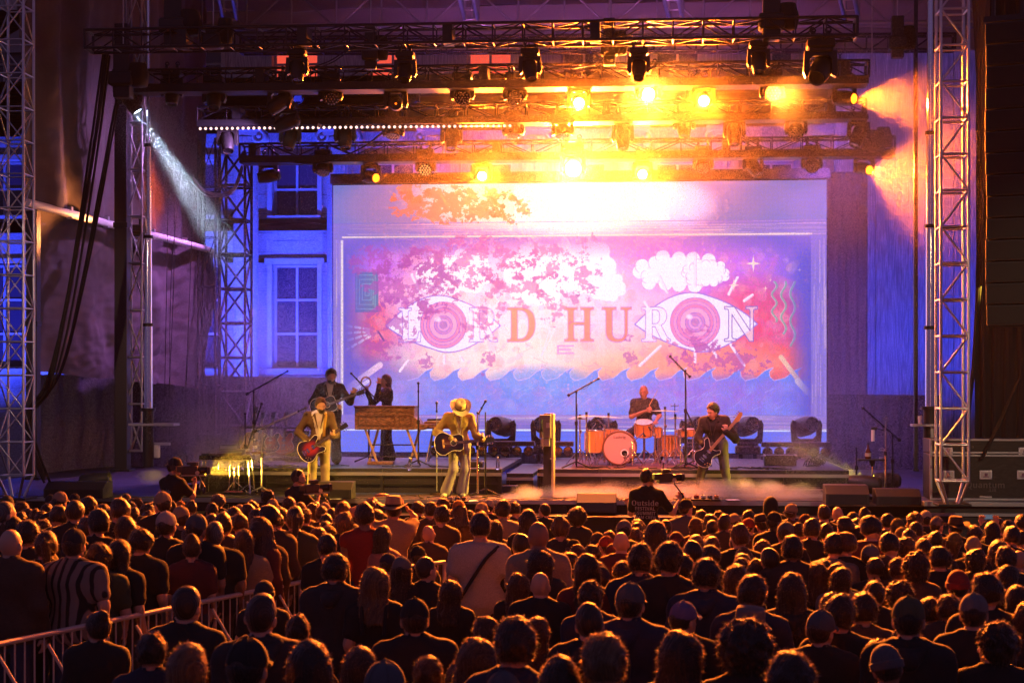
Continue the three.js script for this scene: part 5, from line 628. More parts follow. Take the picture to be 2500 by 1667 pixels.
const burst = (inner, mid, outer) => { const n = 128, d = new Uint8Array(n * n * 4); for (let j = 0; j < n; j++) for (let i = 0; i < n; i++) { const x = (i / n - 0.5) * 2, y = (j / n - 0.5) * 2, r = Math.min(1, Math.hypot(x * 1.05, y * 1.25) / 0.92), c = r < 0.55 ? inner.map((v, k) => v + (mid[k] - v) * r / 0.55) : mid.map((v, k) => v + (outer[k] - v) * Math.min(1, (r - 0.55) / 0.35)); d.set([...c, 255], (j * n + i) * 4); } const t = new THREE.DataTexture(d, n, n); t.colorSpace = THREE.SRGBColorSpace; t.magFilter = THREE.LinearFilter; t.repeat.set(2, 2); t.offset.set(0.5, 0.5); t.needsUpdate = true; return t; };
M.sunburst = LAQ([1, 1, 1], { map: burst([96, 44, 18], [50, 20, 10], [16, 8, 6]) }); M.cherry = LAQ([1, 1, 1], { map: burst([190, 60, 20], [130, 22, 12], [24, 8, 6]) }); M.blackLaq = LAQ([0.012, 0.011, 0.012]); M.spruce = LAQ([0.5, 0.28, 0.1]); M.orangeLaq = LAQ([0.5, 0.14, 0.04]); M.binding = std([0.78, 0.72, 0.58], 0.4); M.rose = std([0.06, 0.028, 0.018], 0.5);
function guitar(name, label, cat, shape, p, ang, tilt, { body, depth = 0.1, neck = 0.44, acoustic = false, headMat = M.blackLaq, bass = false, yaw = 0, board = M.rose, group = 'guitars', sc = 1 }) {
  const t = thing(name, label, cat, p, 0, group); t.rotation.set(tilt, yaw, ang, 'ZYX'); t.scale.setScalar(sc);
  const x1 = Math.max(...shape.map((q) => q[0])), jx = acoustic ? x1 : 0.13, nx = jx + neck; const b = part('body', outline(shape, depth, 0.006).translate(0, 0, -depth / 2), body, t);
  const rim = new THREE.CatmullRomCurve3(shape.filter((_, i) => i % 2 === 0).map(([x, y]) => V(x * 1.012, y * 1.012, depth / 2 + 0.004)), true); part('binding', new THREE.TubeGeometry(rim, 120, 0.0045, 5, true), M.binding, b);
  if (acoustic) { part('sound_hole', new THREE.RingGeometry(0.047, 0.056, 24).translate(0.08, 0, depth / 2 + 0.009), M.binding, b); part('hole', new THREE.CircleGeometry(0.047, 24).translate(0.08, 0, depth / 2 + 0.008), M.black, b); part('bridge', rb(0.035, 0.15, 0.012, 0.004, -0.1, 0, depth / 2 + 0.012), M.spruce, b); part('pick_guard', outline([[0.1, -0.05], [0.02, -0.06], [-0.02, -0.12], [0.06, -0.125]], 0.002).translate(0, 0, depth / 2 + 0.007), M.blackLaq, b); }
  else { for (const x of [0.05, -0.06]) part('pickup', rb(0.036, 0.085, 0.014, 0.004, x, 0, depth / 2 + 0.01), M.chrome, b); part('bridge', rb(0.016, 0.09, 0.016, 0.003, -0.115, 0, depth / 2 + 0.012), M.chrome, b); part('tailpiece', rb(0.02, 0.1, 0.014, 0.004, -0.15, 0, depth / 2 + 0.011), M.chrome, b); for (const [x, y] of [[-0.12, -0.11], [-0.16, -0.09], [-0.1, -0.15], [-0.15, -0.135]]) part('knob', new THREE.CylinderGeometry(0.011, 0.013, 0.014, 12).rotateX(Math.PI / 2).translate(x, y, depth / 2 + 0.013), M.brass, b); }
  const n = part('neck', merge([bx(nx - jx + 0.04, 0.05, 0.022, (nx + jx) / 2 - 0.02, 0, depth / 2 - 0.004)]), M.woodDark, t); part('fingerboard', bx(nx - (acoustic ? 0.13 : 0.07), 0.053, 0.008, (nx + (acoustic ? 0.13 : 0.07)) / 2, 0, depth / 2 + 0.011), board, n);
  for (let i = 1; i < 18; i++) { const x = nx - (nx - (acoustic ? 0.13 : 0.07)) * (1 - Math.pow(2, -i / 12)) * 1.55; if (x > 0.14) part('fret', bx(0.003, 0.05, 0.004, x, 0, depth / 2 + 0.016), M.chrome, n); }
  const hs = part('headstock', bass ? outline([[0, -0.028], [0.05, -0.045], [0.17, -0.02], [0.2, 0.015], [0.17, 0.05], [0.05, 0.035], [0, 0.028]], 0.018, 0.002).translate(nx, 0, depth / 2 - 0.012) : outline([[0, -0.026], [0.03, -0.04], [0.15, -0.042], [0.16, -0.02], [0.152, 0], [0.16, 0.02], [0.15, 0.042], [0.03, 0.04], [0, 0.026]], 0.016, 0.002).translate(nx, 0, depth / 2 - 0.012), headMat, t);
  for (let i = 0; i < (bass ? 4 : 3); i++) for (const s of bass ? [1] : [-1, 1]) part('tuning_peg', merge([cy(V(nx + 0.045 + i * 0.04, s * 0.038, depth / 2 - 0.004), V(nx + 0.045 + i * 0.04, s * 0.062, depth / 2 - 0.004), 0.004), new THREE.SphereGeometry(0.011, 8, 6).scale(1, 1.3, 0.6).translate(nx + 0.045 + i * 0.04, s * 0.07, depth / 2 - 0.004)]), M.chrome, hs);
  for (let i = 0; i < (bass ? 4 : 6); i++) { const y = (i - (bass ? 1.5 : 2.5)) * (bass ? 0.011 : 0.0075); part('string', cy(V(-0.11, y, depth / 2 + 0.022), V(nx, y * 0.8, depth / 2 + 0.018), 0.0011, 0.0011, 4), M.steel, t); }
  return shade(t);
}
const gAt = (px, py, z) => at(px, py, z);
guitar('acoustic_guitar', 'dark acoustic guitar with pale edging held by the hatted singer', 'guitar', DREAD, gAt(1096, 1083, -27.78), 0.09, -0.12, { body: M.sunburst, acoustic: true, neck: 0.38, yaw: 0.15 });
guitar('electric_guitar', 'red sunburst hollow body guitar held by the brown jacketed guitarist', 'guitar', SEMI, gAt(759, 1096, -28.25), 0.6, -0.1, { body: M.cherry, depth: 0.045, neck: 0.5, yaw: 0.1 });
guitar('acoustic_guitar', 'dark guitar held by the tall bearded guitarist on the riser', 'guitar', DREAD, gAt(790, 993, -30.03), 0.36, -0.1, { body: M.blackLaq, acoustic: true, neck: 0.42, yaw: 0.1 });
guitar('bass_guitar', 'black bass with golden headstock slanting across the bass player', 'guitar', OFFSET, gAt(1727, 1108, -28.17), 0.86, -0.1, { body: M.blackLaq, depth: 0.045, neck: 0.62, bass: true, headMat: LAQ([0.55, 0.3, 0.07]), board: M.spruce });
// guitars waiting in a rack on the left riser
{
  const r = thing('guitar_rack', 'metal rack holding spare guitars at the left of the riser', 'rack', foot(660, -31.2, RISER)); rod('rail', V(-0.62, 0.68, 0), V(0.62, 0.68, 0), 0.02, M.blackMetal, r); for (const s of [-1, 1]) { rod('leg', V(s * 0.62, 0, 0.15), V(s * 0.62, 0.7, 0), 0.018, M.blackMetal, r); rod('leg', V(s * 0.62, 0, -0.2), V(s * 0.62, 0.7, 0), 0.018, M.blackMetal, r); } part('trough', bx(1.2, 0.06, 0.26, 0, 0.06, 0.05), M.rubber, r); for (let i = 0; i < 6; i++) part('divider', bx(0.012, 0.1, 0.1, -0.55 + i * 0.22, 0.68, 0.06), M.rubber, r); shade(r);
  [[612, 'pale', M.spruce, DREAD, true], [632, 'dark', M.sunburst, OFFSET, false], [660, 'brown', M.cherry, SEMI, false], [693, 'orange', M.orangeLaq, SEMI, false]].forEach(([px, w, m, sh, ac], i) => { const p = foot(px, -31.05, RISER + 0.36); guitar('spare_guitar', w + ' spare guitar standing in the rack at the left', 'guitar', sh, p, Math.PI / 2 + 0.02 * i, 0, { body: m, acoustic: ac, depth: 0.07, neck: 0.44, yaw: 0.6, group: 'spare guitars in the rack' }); });
  for (const [px, w, h, l] of [[725, 0.5, 0.62, 'black amplifier behind the brown jacketed guitarist'], [560, 0.4, 0.34, 'small black amplifier left of the guitar rack']]) { const a = thing('amplifier', l, 'amplifier', foot(px, -31.6, RISER), 0.1, 'amplifiers'); part('cabinet', rb(w, h, 0.28, 0.02, 0, h / 2, 0), M.black, a); part('grille', bx(w - 0.06, h - 0.16, 0.01, 0, h / 2 - 0.04, 0.144), M.rubber, a); part('control_panel', bx(w - 0.06, 0.06, 0.01, 0, h - 0.07, 0.144), M.aluDull, a); part('handle', cy(V(-0.08, h + 0.03, 0), V(0.08, h + 0.03, 0), 0.012), M.rubber, a); shade(a); }
}
// ================= instruments, stands and gear =================
function micStand(label, base, y1, { boom, mic = true, tripod = true, r = 0.018, mat = M.blackMetal, group = 'microphone stands' } = {}) {   // y1: top of the pole; boom [a, b] world points
  const t = thing('mic_stand', label, 'mic stand', base, 0, group), h = y1 - base.y; rod('pole', V(0, 0.06, 0), V(0, h * 0.6, 0), r, mat, t); rod('pole', V(0, h * 0.58, 0), V(0, h, 0), r * 0.7, mat, t); part('clutch', new THREE.CylinderGeometry(r * 1.7, r * 1.7, 0.07, 10).translate(0, h * 0.59, 0), M.rubber, t);
  if (tripod) for (let i = 0; i < 3; i++) { const a = i * 2.094 + 0.5; rod('leg', V(0, 0.12, 0), V(Math.cos(a) * 0.3, 0.012, Math.sin(a) * 0.3), r * 0.8, mat, t); } else part('base', lathe([[0.001, 0.03], [0.03, 0.03], [0.12, 0.015], [0.13, 0], [0.001, 0]], 24), M.blackMetal, t);
  let tip = V(0, h, 0), dir = V(0, 1, 0);
  if (boom) { const a = boom[0].clone().sub(base), b = boom[1].clone().sub(base); rod('boom', a, b, r * 0.75, mat, t); part('joint', new THREE.CylinderGeometry(0.02, 0.02, 0.05, 10).rotateX(Math.PI / 2).translate(0, h, 0), M.rubber, t); rod('counterweight', a, V().lerpVectors(a, b, 0.08), r * 1.5, M.rubber, t); tip = b; dir = V().subVectors(b, a).normalize(); part('cable', tube([b.clone(), b.clone().lerp(a, 0.25).add(V(0, -0.05, 0.02)), b.clone().lerp(a, 0.6).add(V(0, -0.03, 0.03)), V(0.02, h * 0.7, 0.02), V(0.02, 0.1, 0.03)], 0.004, 30, 4), M.rubber, t); }
  if (mic) { const e = tip.clone().addScaledVector(dir, 0.15), m = part('microphone', merge([cy(tip, e, 0.011, 0.016), new THREE.SphereGeometry(0.026, 12, 10).translate(e.x, e.y, e.z)]), M.plastic, t); part('clip', new THREE.CylinderGeometry(0.018, 0.018, 0.04, 8).translate(tip.x, tip.y, tip.z), M.rubber, m); }
  return shade(t);
}
const B3 = (px, py, z) => at(px, py, z);
micStand('tall boom stand at the left whose arm rises to the right', foot(619, -29.8, RISER), at(619, 957, -29.8).y, { boom: [B3(600, 963, -29.8), B3(685, 915, -29.7)] });
micStand('boom stand beside the pedal steel with its arm rising towards the guitarist', foot(639, -28.5, DECK), at(639, 1047, -28.5).y, { boom: [B3(619, 1054, -28.5), B3(728, 1004, -28.3)], mat: M.aluDull });
micStand('small boom stand over the effects table', foot(598, -28.7, DECK), at(620, 1010, -28.7).y, { boom: [B3(598, 1110, -28.7), B3(632, 1004, -28.6)] });
micStand('boom stand leaning over the top of the keyboard to the singer woman', foot(900, -31.3, RISER), at(910, 962, -31.2).y, { boom: [B3(924, 981, -31.2), B3(870, 925, -31.1)] });
micStand('straight stand with a round microphone between keyboard and singer', foot(1021, -29.6, RISER), at(1021, 955, -29.6).y, {});
micStand('thick chrome stand in front of the singer holding his vocal microphone', foot(1166, -27.9, DECK), at(1166, 1008, -27.9).y, { r: 0.02, mat: M.chrome, boom: [B3(1168, 1010, -27.9), B3(1176, 996, -27.85)], tripod: false });
micStand('thin black stand just right of the chrome one by the singer', foot(1185, -28.4, DECK), at(1182, 1006, -28.4).y, { mic: false });
micStand('low stand with a microphone behind the singer shoulder', foot(1066, -28.6, DECK), at(1092, 1004, -28.6).y, { r: 0.01, mat: M.aluDull, tripod: false });
micStand('overhead boom stand left of the drum kit', foot(1407, -29.3, RISER), at(1407, 957, -29.3).y, { boom: [B3(1386, 966, -29.3), B3(1444, 934, -29.4)] });
micStand('very tall overhead boom stand right of the drummer', foot(1674, -29.3, RISER), at(1674, 905, -29.3).y, { boom: [B3(1686, 921, -29.3), B3(1650, 884, -29.4)] });
micStand('slanted stand behind the bass player shoulder', foot(1703, -30.3, RISER), at(1703, 1062, -30.3).y, { boom: [B3(1712, 1075, -30.3), B3(1676, 1003, -30.3)], mic: false });
micStand('boom stand at the right with its microphone pointing left', foot(2180, -28.6, DECK), at(2180, 1064, -28.6).y, { boom: [B3(2199, 1076, -28.6), B3(2124, 1010, -28.5)] });
// pedal steel and its stool, effects table
{
  const A = foot(490, -28.4, DECK), C = foot(617, -28.4, DECK), t = thing('pedal_steel', 'pedal steel guitar on thin chrome legs at the left', 'pedal steel', A.clone().add(C).multiplyScalar(0.5)), w = C.x - A.x, h = 0.66;
  part('body', rb(w, 0.085, 0.3, 0.012, 0, h, 0), M.blackGloss, t); part('neck', bx(w * 0.7, 0.03, 0.09, -0.02, h + 0.055, 0), M.rose, t); part('key_head', merge([rb(0.16, 0.05, 0.12, 0.01, w * 0.38, h + 0.06, 0), ...[0, 1, 2, 3, 4].map((i) => cy(V(w * 0.3 + i * 0.03, h + 0.08, 0), V(w * 0.3 + i * 0.03, h + 0.12, 0), 0.006))]), M.chrome, t); part('volume_box', rb(0.14, 0.04, 0.14, 0.01, -w * 0.4, h + 0.06, 0), M.black, t); part('case_lid', bx(0.5, 0.05, 0.2, 0.06, h + 0.1, -0.2, 0, 0, 0.03), M.aluDull, t);
  for (const [x, z] of [[-1, 1], [1, 1], [-1, -1], [1, -1]]) rod('leg', V(x * (w / 2 - 0.05), h - 0.04, z * 0.12), V(x * (w / 2 - 0.01), 0.01, z * 0.16), 0.014, M.chrome, t); part('pedal_bar', bx(0.34, 0.03, 0.08, 0.16, 0.05, 0.1), M.chrome, t); for (let i = 0; i < 3; i++) rod('pedal_rod', V(0.08 + i * 0.08, h - 0.04, 0.08), V(0.06 + i * 0.09, 0.06, 0.1), 0.004, M.chrome, t); rod('knee_lever', V(-0.15, h - 0.04, 0.02), V(-0.15, h - 0.22, 0.02), 0.007, M.chrome, t); shade(t);
  const s = thing('round_stool', 'chrome legged stool behind the pedal steel', 'stool', foot(572, -28.75, DECK)); part('seat', lathe([[0.001, 0.46], [0.15, 0.46], [0.18, 0.43], [0.17, 0.39], [0.001, 0.38]], 24), M.chrome, s); rod('post', V(0, 0.1, 0), V(0, 0.4, 0), 0.018, M.chrome, s); for (let i = 0; i < 3; i++) rod('leg', V(0, 0.22, 0), V(Math.cos(i * 2.1) * 0.24, 0.01, Math.sin(i * 2.1) * 0.24), 0.012, M.chrome, s); shade(s);
  const e = thing('effects_table', 'small wooden shelf table with effects and a bottle behind the pedal steel', 'table', foot(607, -28.72, DECK)); part('top', rb(0.58, 0.035, 0.3, 0.006, 0, 0.74, 0), M.woodDark, e); rod('post', V(0, 0, 0), V(0, 0.73, 0), 0.018, M.chrome, e); for (let i = 0; i < 3; i++) rod('leg', V(0, 0.16, 0), V(Math.cos(i * 2.1 + 0.4) * 0.22, 0.01, Math.sin(i * 2.1 + 0.4) * 0.22), 0.01, M.chrome, e); shade(e);
  const pb = thing('effects_box', 'flat effects box lying on the shelf table', 'effects box', foot(592, -28.7, DECK + 0.757)); part('case', rb(0.22, 0.05, 0.16, 0.01, 0, 0.027, 0), M.aluDull, pb); for (let i = 0; i < 3; i++) part('knob', new THREE.CylinderGeometry(0.012, 0.014, 0.02, 10).translate(-0.06 + i * 0.06, 0.062, 0), M.black, pb); shade(pb);
  const bt = thing('water_bottle', 'clear water bottle on the shelf table', 'bottle', foot(621, -28.7, DECK + 0.757)); part('body', lathe([[0.001, 0], [0.032, 0], [0.034, 0.02], [0.034, 0.13], [0.03, 0.15], [0.014, 0.19], [0.013, 0.21]], 16), new THREE.MeshPhysicalMaterial({ color: 0xffffff, roughness: 0.05, transmission: 1, thickness: 0.03, ior: 1.33 }), bt); part('cap', new THREE.CylinderGeometry(0.016, 0.016, 0.02, 12).translate(0, 0.22, 0), M.white, bt); part('label', new THREE.CylinderGeometry(0.0345, 0.0345, 0.05, 16, 1, true).translate(0, 0.08, 0), M.white, bt); shade(bt);
}
// keyboards
{
  const x0 = at(865, 1000, -30.4), x1 = at(1011, 1000, -30.4), w = x1.x - x0.x, top = at(900, 994, -30.4).y, bot = at(900, 1049, -30.4).y, h = top - bot, t = thing('organ', 'wooden organ with moulded front panels on the left riser', 'organ', V((x0.x + x1.x) / 2, RISER, -30.4)), y = bot - RISER;
  M.cabinet = std([0.5, 0.24, 0.13], 0.5, 0, { map: tRough }); part('cabinet', rb(w, h, 0.55, 0.015, 0, y + h / 2, -0.28), M.cabinet, t); part('lid', rb(w + 0.03, 0.03, 0.6, 0.008, 0, y + h + 0.012, -0.28), M.woodDark, t);
  const frame = (a, b, label) => part('panel_moulding', merge([bx(b - a, 0.02, 0.02, (a + b) / 2, y + h * 0.2, 0.008), bx(b - a, 0.02, 0.02, (a + b) / 2, y + h * 0.62, 0.008), bx(0.02, h * 0.42, 0.02, a, y + h * 0.41, 0.009), bx(0.02, h * 0.42, 0.02, b, y + h * 0.41, 0.009)]), M.woodDark, t);
  frame(-w / 2 + 0.08, w * 0.17); frame(w * 0.25, w / 2 - 0.06); part('groove', bx(w - 0.05, 0.012, 0.008, 0, y + h * 0.8, 0.004), M.woodDark, t); part('key_shelf', outline([[0, 0], [0.16, -0.02], [0.2, 0.02], [0.5, 0.02], [0.5, 0.08], [0.12, 0.08], [0.05, 0.18], [0, 0.22]], 0.5, 0.005).translate(w / 2, y + 0.02, -0.52), M.cabinet, t);
  for (const s of [-1, 1]) { const bx0 = s < 0 ? -w * 0.28 : w * 0.42; rod('leg', V(bx0 - 0.06, y, -0.1), V(bx0 + 0.2, 0.02, 0.05), 0.026, M.woodPale, t); rod('leg', V(bx0 + 0.14, y, -0.4), V(bx0 - 0.05, 0.02, -0.45), 0.026, M.woodPale, t); } rod('stretcher', V(-w * 0.3, y * 0.55, -0.25), V(w * 0.5, y * 0.55, -0.25), 0.014, M.blackMetal, t); rod('stretcher', V(-w * 0.3, y * 0.2, -0.25), V(w * 0.5, y * 0.2, -0.25), 0.014, M.blackMetal, t); part('pedal_board', rb(0.5, 0.06, 0.2, 0.01, -w * 0.05, 0.03, 0.05), M.cabinet, t); shade(t);
  const k = thing('keyboard', 'second keyboard on a folding trestle behind the singer', 'keyboard', foot(1095, -30.9, RISER)), ky = at(1095, 1046, -30.9).y - RISER; part('case', rb(0.98, 0.14, 0.36, 0.02, 0.03, ky + 0.07, 0), M.cabinet, k); part('control_box', rb(0.3, 0.05, 0.2, 0.01, -0.26, ky + 0.165, 0), M.black, k); part('keys', bx(0.86, 0.02, 0.12, 0.03, ky + 0.145, 0.1), M.white, k); for (const s of [-1, 1]) { rod('leg', V(s * 0.3, ky, 0), V(s * 0.42, 0.02, 0.2), 0.016, M.aluDull, k); rod('leg', V(s * 0.3, ky, 0), V(s * 0.42, 0.02, -0.2), 0.016, M.aluDull, k); rod('stretcher', V(s * 0.36, ky * 0.5, 0.1), V(s * 0.36, ky * 0.5, -0.1), 0.01, M.aluDull, k); } shade(k);
  const tb = thing('tambourine', 'tambourine held up by the woman behind the organ', 'tambourine', at(893, 933, -31.5)); part('hoop', new THREE.TorusGeometry(0.1, 0.016, 8, 28).scale(1, 1, 1.4), M.woodPale, tb); for (let i = 0; i < 8; i++) { const a = i / 8 * 6.283; part('jingle', new THREE.CylinderGeometry(0.02, 0.02, 0.006, 12).rotateZ(a).translate(Math.cos(a) * 0.1, Math.sin(a) * 0.1, 0), M.chrome, tb); } tb.rotation.y = 0.5; shade(tb);
}
// payphone on a post
{
  const p = foot(1338, -28.2, DECK), t = thing('payphone', 'old payphone mounted on a tall wooden post between singer and drums', 'payphone', p, -0.15), y0 = at(1335, 1090, -28.2).y - DECK, y1 = at(1335, 1011, -28.2).y - DECK, h = y1 - y0;
  part('post', rb(0.14, y0 + 0.02, 0.1, 0.006, -0.015, y0 / 2 + 0.02, -0.05), M.postShaded ??= std([0.035, 0.022, 0.016], 0.7), t); part('lit_side_strip', rb(0.04, y1, 0.14, 0.005, 0.085, y1 / 2, -0.05), M.woodPale, t); part('back_board', rb(0.16, h + 0.02, 0.06, 0.008, -0.005, y0 + h / 2, -0.06), M.woodDark, t); part('foot', rb(0.34, 0.04, 0.3, 0.01, 0, 0.02, -0.04), M.woodDark, t);  // light from the right painted in: darkened post front, pale strip as lit edge
  const b = part('phone_box', rb(0.2, h * 0.72, 0.16, 0.012, -0.03, y0 + h * 0.62, 0.05), M.payMetal = std([0.16, 0.13, 0.1], 0.45, 0.4), t); part('coin_box', rb(0.16, h * 0.24, 0.12, 0.01, -0.035, y0 + h * 0.13, 0.03), M.steel, t); part('handset', tube([V(-0.08, y0 + h * 0.82, 0.15), V(-0.08, y0 + h * 0.74, 0.18), V(-0.08, y0 + h * 0.56, 0.18), V(-0.08, y0 + h * 0.48, 0.15)], 0.022, 16, 8), M.blackGloss, t); part('keypad', bx(0.07, 0.09, 0.008, 0.03, y0 + h * 0.66, 0.133), M.steel, t); part('cord', tube([V(-0.08, y0 + h * 0.48, 0.15), V(-0.06, y0 + h * 0.2, 0.14), V(-0.08, y0 - 0.05, 0.12), V(-0.04, y0 + h * 0.1, 0.1)], 0.006, 24, 5), M.chrome, t); shade(t);
}
// drum kit
{
  const z = -30.1, kit = (n, l, px) => thing(n, l, 'drum', foot(px, z, RISER), 0, 'drum kit'); M.amber = LAQ([0.52, 0.24, 0.07]); M.skin = std([0.62, 0.5, 0.42], 0.6); M.head = std([0.5, 0.3, 0.25], 0.6);
  const bd = kit('bass_drum', 'big bass drum facing front with a round port and a maker name', 1513), R = 0.31; part('shell', new THREE.CylinderGeometry(R, R, 0.42, 40, 1, true).rotateX(Math.PI / 2).translate(0, R + 0.03, -0.2), M.amber, bd); part('front_head', new THREE.RingGeometry(0.062, R - 0.005, 48).translate(-0.0, R + 0.03, 0.012), M.head, bd); 
  const hd = bd.children[1]; hd.geometry = (() => { const s = new THREE.Shape(); s.absarc(0, 0, R - 0.006, 0, Math.PI * 2); const q = new THREE.Path(); q.absarc(0.09, -0.1, 0.062, 0, Math.PI * 2); s.holes.push(q); return new THREE.ShapeGeometry(s, 40).translate(0, R + 0.03, 0.012); })(); part('port_ring', new THREE.TorusGeometry(0.064, 0.012, 8, 28).translate(0.09, R - 0.07, 0.014), M.white, hd); part('lettering', words('Ludwig', 0.045, serifFont).translate(0, R + 0.21, 0.014), M.black, hd); part('inside', new THREE.CircleGeometry(R - 0.01, 32).translate(0, R + 0.03, -0.3), M.black, bd); part('hoop', new THREE.TorusGeometry(R, 0.018, 8, 48).translate(0, R + 0.03, 0.01), M.woodDark, bd); part('hoop', new THREE.TorusGeometry(R, 0.018, 8, 48).translate(0, R + 0.03, -0.41), M.woodDark, bd);
  for (let i = 0; i < 8; i++) { const a = i / 8 * 6.283 + 0.3; part('lug', rb(0.03, 0.03, 0.08, 0.006, Math.cos(a) * (R + 0.012), R + 0.03 + Math.sin(a) * (R + 0.012), -0.2), M.chrome, bd); } for (const s of [-1, 1]) rod('spur', V(s * R * 0.9, R * 0.7, -0.08), V(s * (R + 0.16), 0.01, 0.1), 0.01, M.chrome, bd); part('kick_microphone', merge([cy(V(0.09, R - 0.08, 0.03), V(0.13, R - 0.09, 0.12), 0.02, 0.02), cy(V(0.13, R - 0.09, 0.12), V(0.32, 0.02, 0.3), 0.006)]), M.plastic, bd); shade(bd);
  const drum = (l, px, py, zz, r, h, tiltX = 0, tiltZ = 0, legs = false) => { const p = at(px, py, zz), t = thing('drum', l, 'drum', p, 0, 'drum kit'); const s = part('shell', new THREE.CylinderGeometry(r, r, h, 32, 1, true), M.amber, t); part('top_head', new THREE.CircleGeometry(r - 0.004, 28).rotateX(-Math.PI / 2).translate(0, h / 2 - 0.005, 0), M.skin, t); part('bottom_head', new THREE.CircleGeometry(r - 0.004, 28).rotateX(Math.PI / 2).translate(0, -h / 2 + 0.005, 0), M.skin, t); for (const q of [-1, 1]) part('hoop', new THREE.TorusGeometry(r, 0.009, 6, 36).rotateX(Math.PI / 2).translate(0, q * h / 2, 0), M.chrome, t); for (let i = 0; i < 8; i++) { const a = i / 8 * 6.283; part('lug', bx(0.018, h * 0.8, 0.014, Math.cos(a) * (r + 0.01), 0, Math.sin(a) * (r + 0.01), 0, -a), M.chrome, t); } if (legs) for (let i = 0; i < 3; i++) { const a = i * 2.1 + 0.4; rod('leg', V(Math.cos(a) * (r + 0.02), 0, Math.sin(a) * (r + 0.02)), V(Math.cos(a) * (r + 0.05), RISER + 0.01 - p.y, Math.sin(a) * (r + 0.05)), 0.009, M.chrome, t); } else rod('mount', V(0, -h / 2, 0), V(0, RISER + 0.02 - p.y, -0.05), 0.014, M.chrome, t); t.rotation.set(tiltX, 0, tiltZ); return shade(t); };
  drum('tall floor drum left of the bass drum', 1455, 1078, -30.5, 0.2, 0.42, 0, 0, true); drum('shallow drum between floor drum and bass drum', 1492, 1060, -30.7, 0.16, 0.2); drum('rack drum tilted above the bass drum', 1572, 1046, -30.5, 0.165, 0.26, 0.35, 0); drum('small drum right of the tilted rack drum', 1607, 1056, -30.6, 0.075, 0.2); drum('shallow snare at the right of the kit', 1677, 1056, -30.8, 0.17, 0.14, 0.05, 0); drum('tall floor drum at the right behind the stands', 1635, 1088, -31, 0.2, 0.4, 0, 0, true);
  const cym = (l, px, py, zz, r, tilt) => { const p = at(px, py, zz), t = thing('cymbal', l, 'cymbal', V(p.x, RISER, p.z), 0, 'drum kit'), h = p.y - RISER; const c = part('plate', lathe([[0.001, 0.03], [0.03, 0.026], [0.045, 0.014], [r * 0.6, 0.006], [r, -0.006], [r, -0.008], [0.001, 0.01]], 36), M.brass, t); c.position.y = h; c.rotation.z = tilt; part('felt', new THREE.CylinderGeometry(0.025, 0.022, 0.05, 10).translate(0, h + 0.055, 0), M.black, t); rod('stand', V(0, 0.1, 0), V(0, h, 0), 0.016, M.chrome, t); part('wing_clamp', rb(0.05, 0.06, 0.04, 0.01, 0.01, h * 0.72, 0), M.chrome, t); for (let i = 0; i < 3; i++) { const a = i * 2.1 + 0.7; rod('leg', V(0, 0.32, 0), V(Math.cos(a) * 0.28, 0.01, Math.sin(a) * 0.28), 0.009, M.chrome, t); } shade(t); };
  cym('upper left cymbal of the kit', 1432, 1016, -30.2, 0.27, 0.03); cym('lower cymbal at the far left of the kit', 1416, 1022, -30.4, 0.24, -0.02); cym('cymbal right of the upper left one', 1486, 1018, -30.8, 0.27, -0.05); cym('highest cymbal right of the drummer', 1624, 1003, -30.4, 0.27, -0.02); cym('hi-hat at the right of the kit below the highest cymbal', 1649, 1021, -30.5, 0.17, 0.04);
  [[1442, 1052, -30.9, 0.3, 'left of the floor drum'], [1476, 1040, -30.3, -0.4, 'between the left cymbals'], [1545, 1078, -29.9, 0.5, 'right beside the bass drum'], [1600, 1062, -30, -0.3, 'in front of the small drum'], [1662, 1050, -30.2, 0.4, 'before the snare'], [1692, 1064, -30.7, -0.5, 'at the far right of the kit']].forEach(([px, py, zz, lean, w]) => { const p = at(px, py, zz), t = thing('drum_hardware', 'chrome tripod stand with a clamp arm ' + w, 'stand', V(p.x, RISER, p.z), 0, 'drum kit'), h = p.y - RISER; rod('tube', V(0, 0.05, 0), V(0, h, 0), 0.014, M.chrome, t); rod('arm', V(0, h, 0), V(lean * 0.4, h + 0.16, 0.05), 0.01, M.chrome, t); part('clamp', rb(0.05, 0.05, 0.05, 0.01, 0, h, 0), M.chrome, t); part('wing_nut', rb(0.06, 0.02, 0.02, 0.006, 0.02, h * 0.5, 0.02), M.chrome, t); part('drum_microphone', cy(V(lean * 0.4, h + 0.16, 0.05), V(lean * 0.4 + 0.03, h + 0.1, 0.1), 0.016, 0.02), M.plastic, t); for (let i = 0; i < 3; i++) { const a = i * 2.1 + lean * 3; rod('leg', V(0, 0.3, 0), V(Math.cos(a) * 0.26, 0.01, Math.sin(a) * 0.26), 0.01, M.chrome, t); rod('leg_brace', V(0, 0.1, 0), V(Math.cos(a) * 0.14, 0.14, Math.sin(a) * 0.14), 0.007, M.chrome, t); } shade(t); });
  const th = thing('drum_throne', 'round seat under the drummer', 'stool', V(DRUM.x, RISER, DRUM.z - 0.05)); part('seat', lathe([[0.001, 0.6], [0.14, 0.6], [0.17, 0.57], [0.16, 0.52], [0.001, 0.51]], 20), M.black, th); rod('post', V(0, 0.05, 0), V(0, 0.52, 0), 0.025, M.chrome, th); for (let i = 0; i < 3; i++) rod('leg', V(0, 0.25, 0), V(Math.cos(i * 2.1) * 0.3, 0.01, Math.sin(i * 2.1) * 0.3), 0.014, M.chrome, th); shade(th);
  for (const [a, b, l] of [[[1585, 990], [1606, 953], 'drumstick held up across the drummer chest'], [[1610, 1040], [1590, 1052], 'drumstick low in the drummer left hand']]) shade(solo('drumstick', cy(at(...a, -31.35), at(...b, -31.3), 0.008, 0.005), M.woodPale, l, 'drumstick', 'drumsticks'));
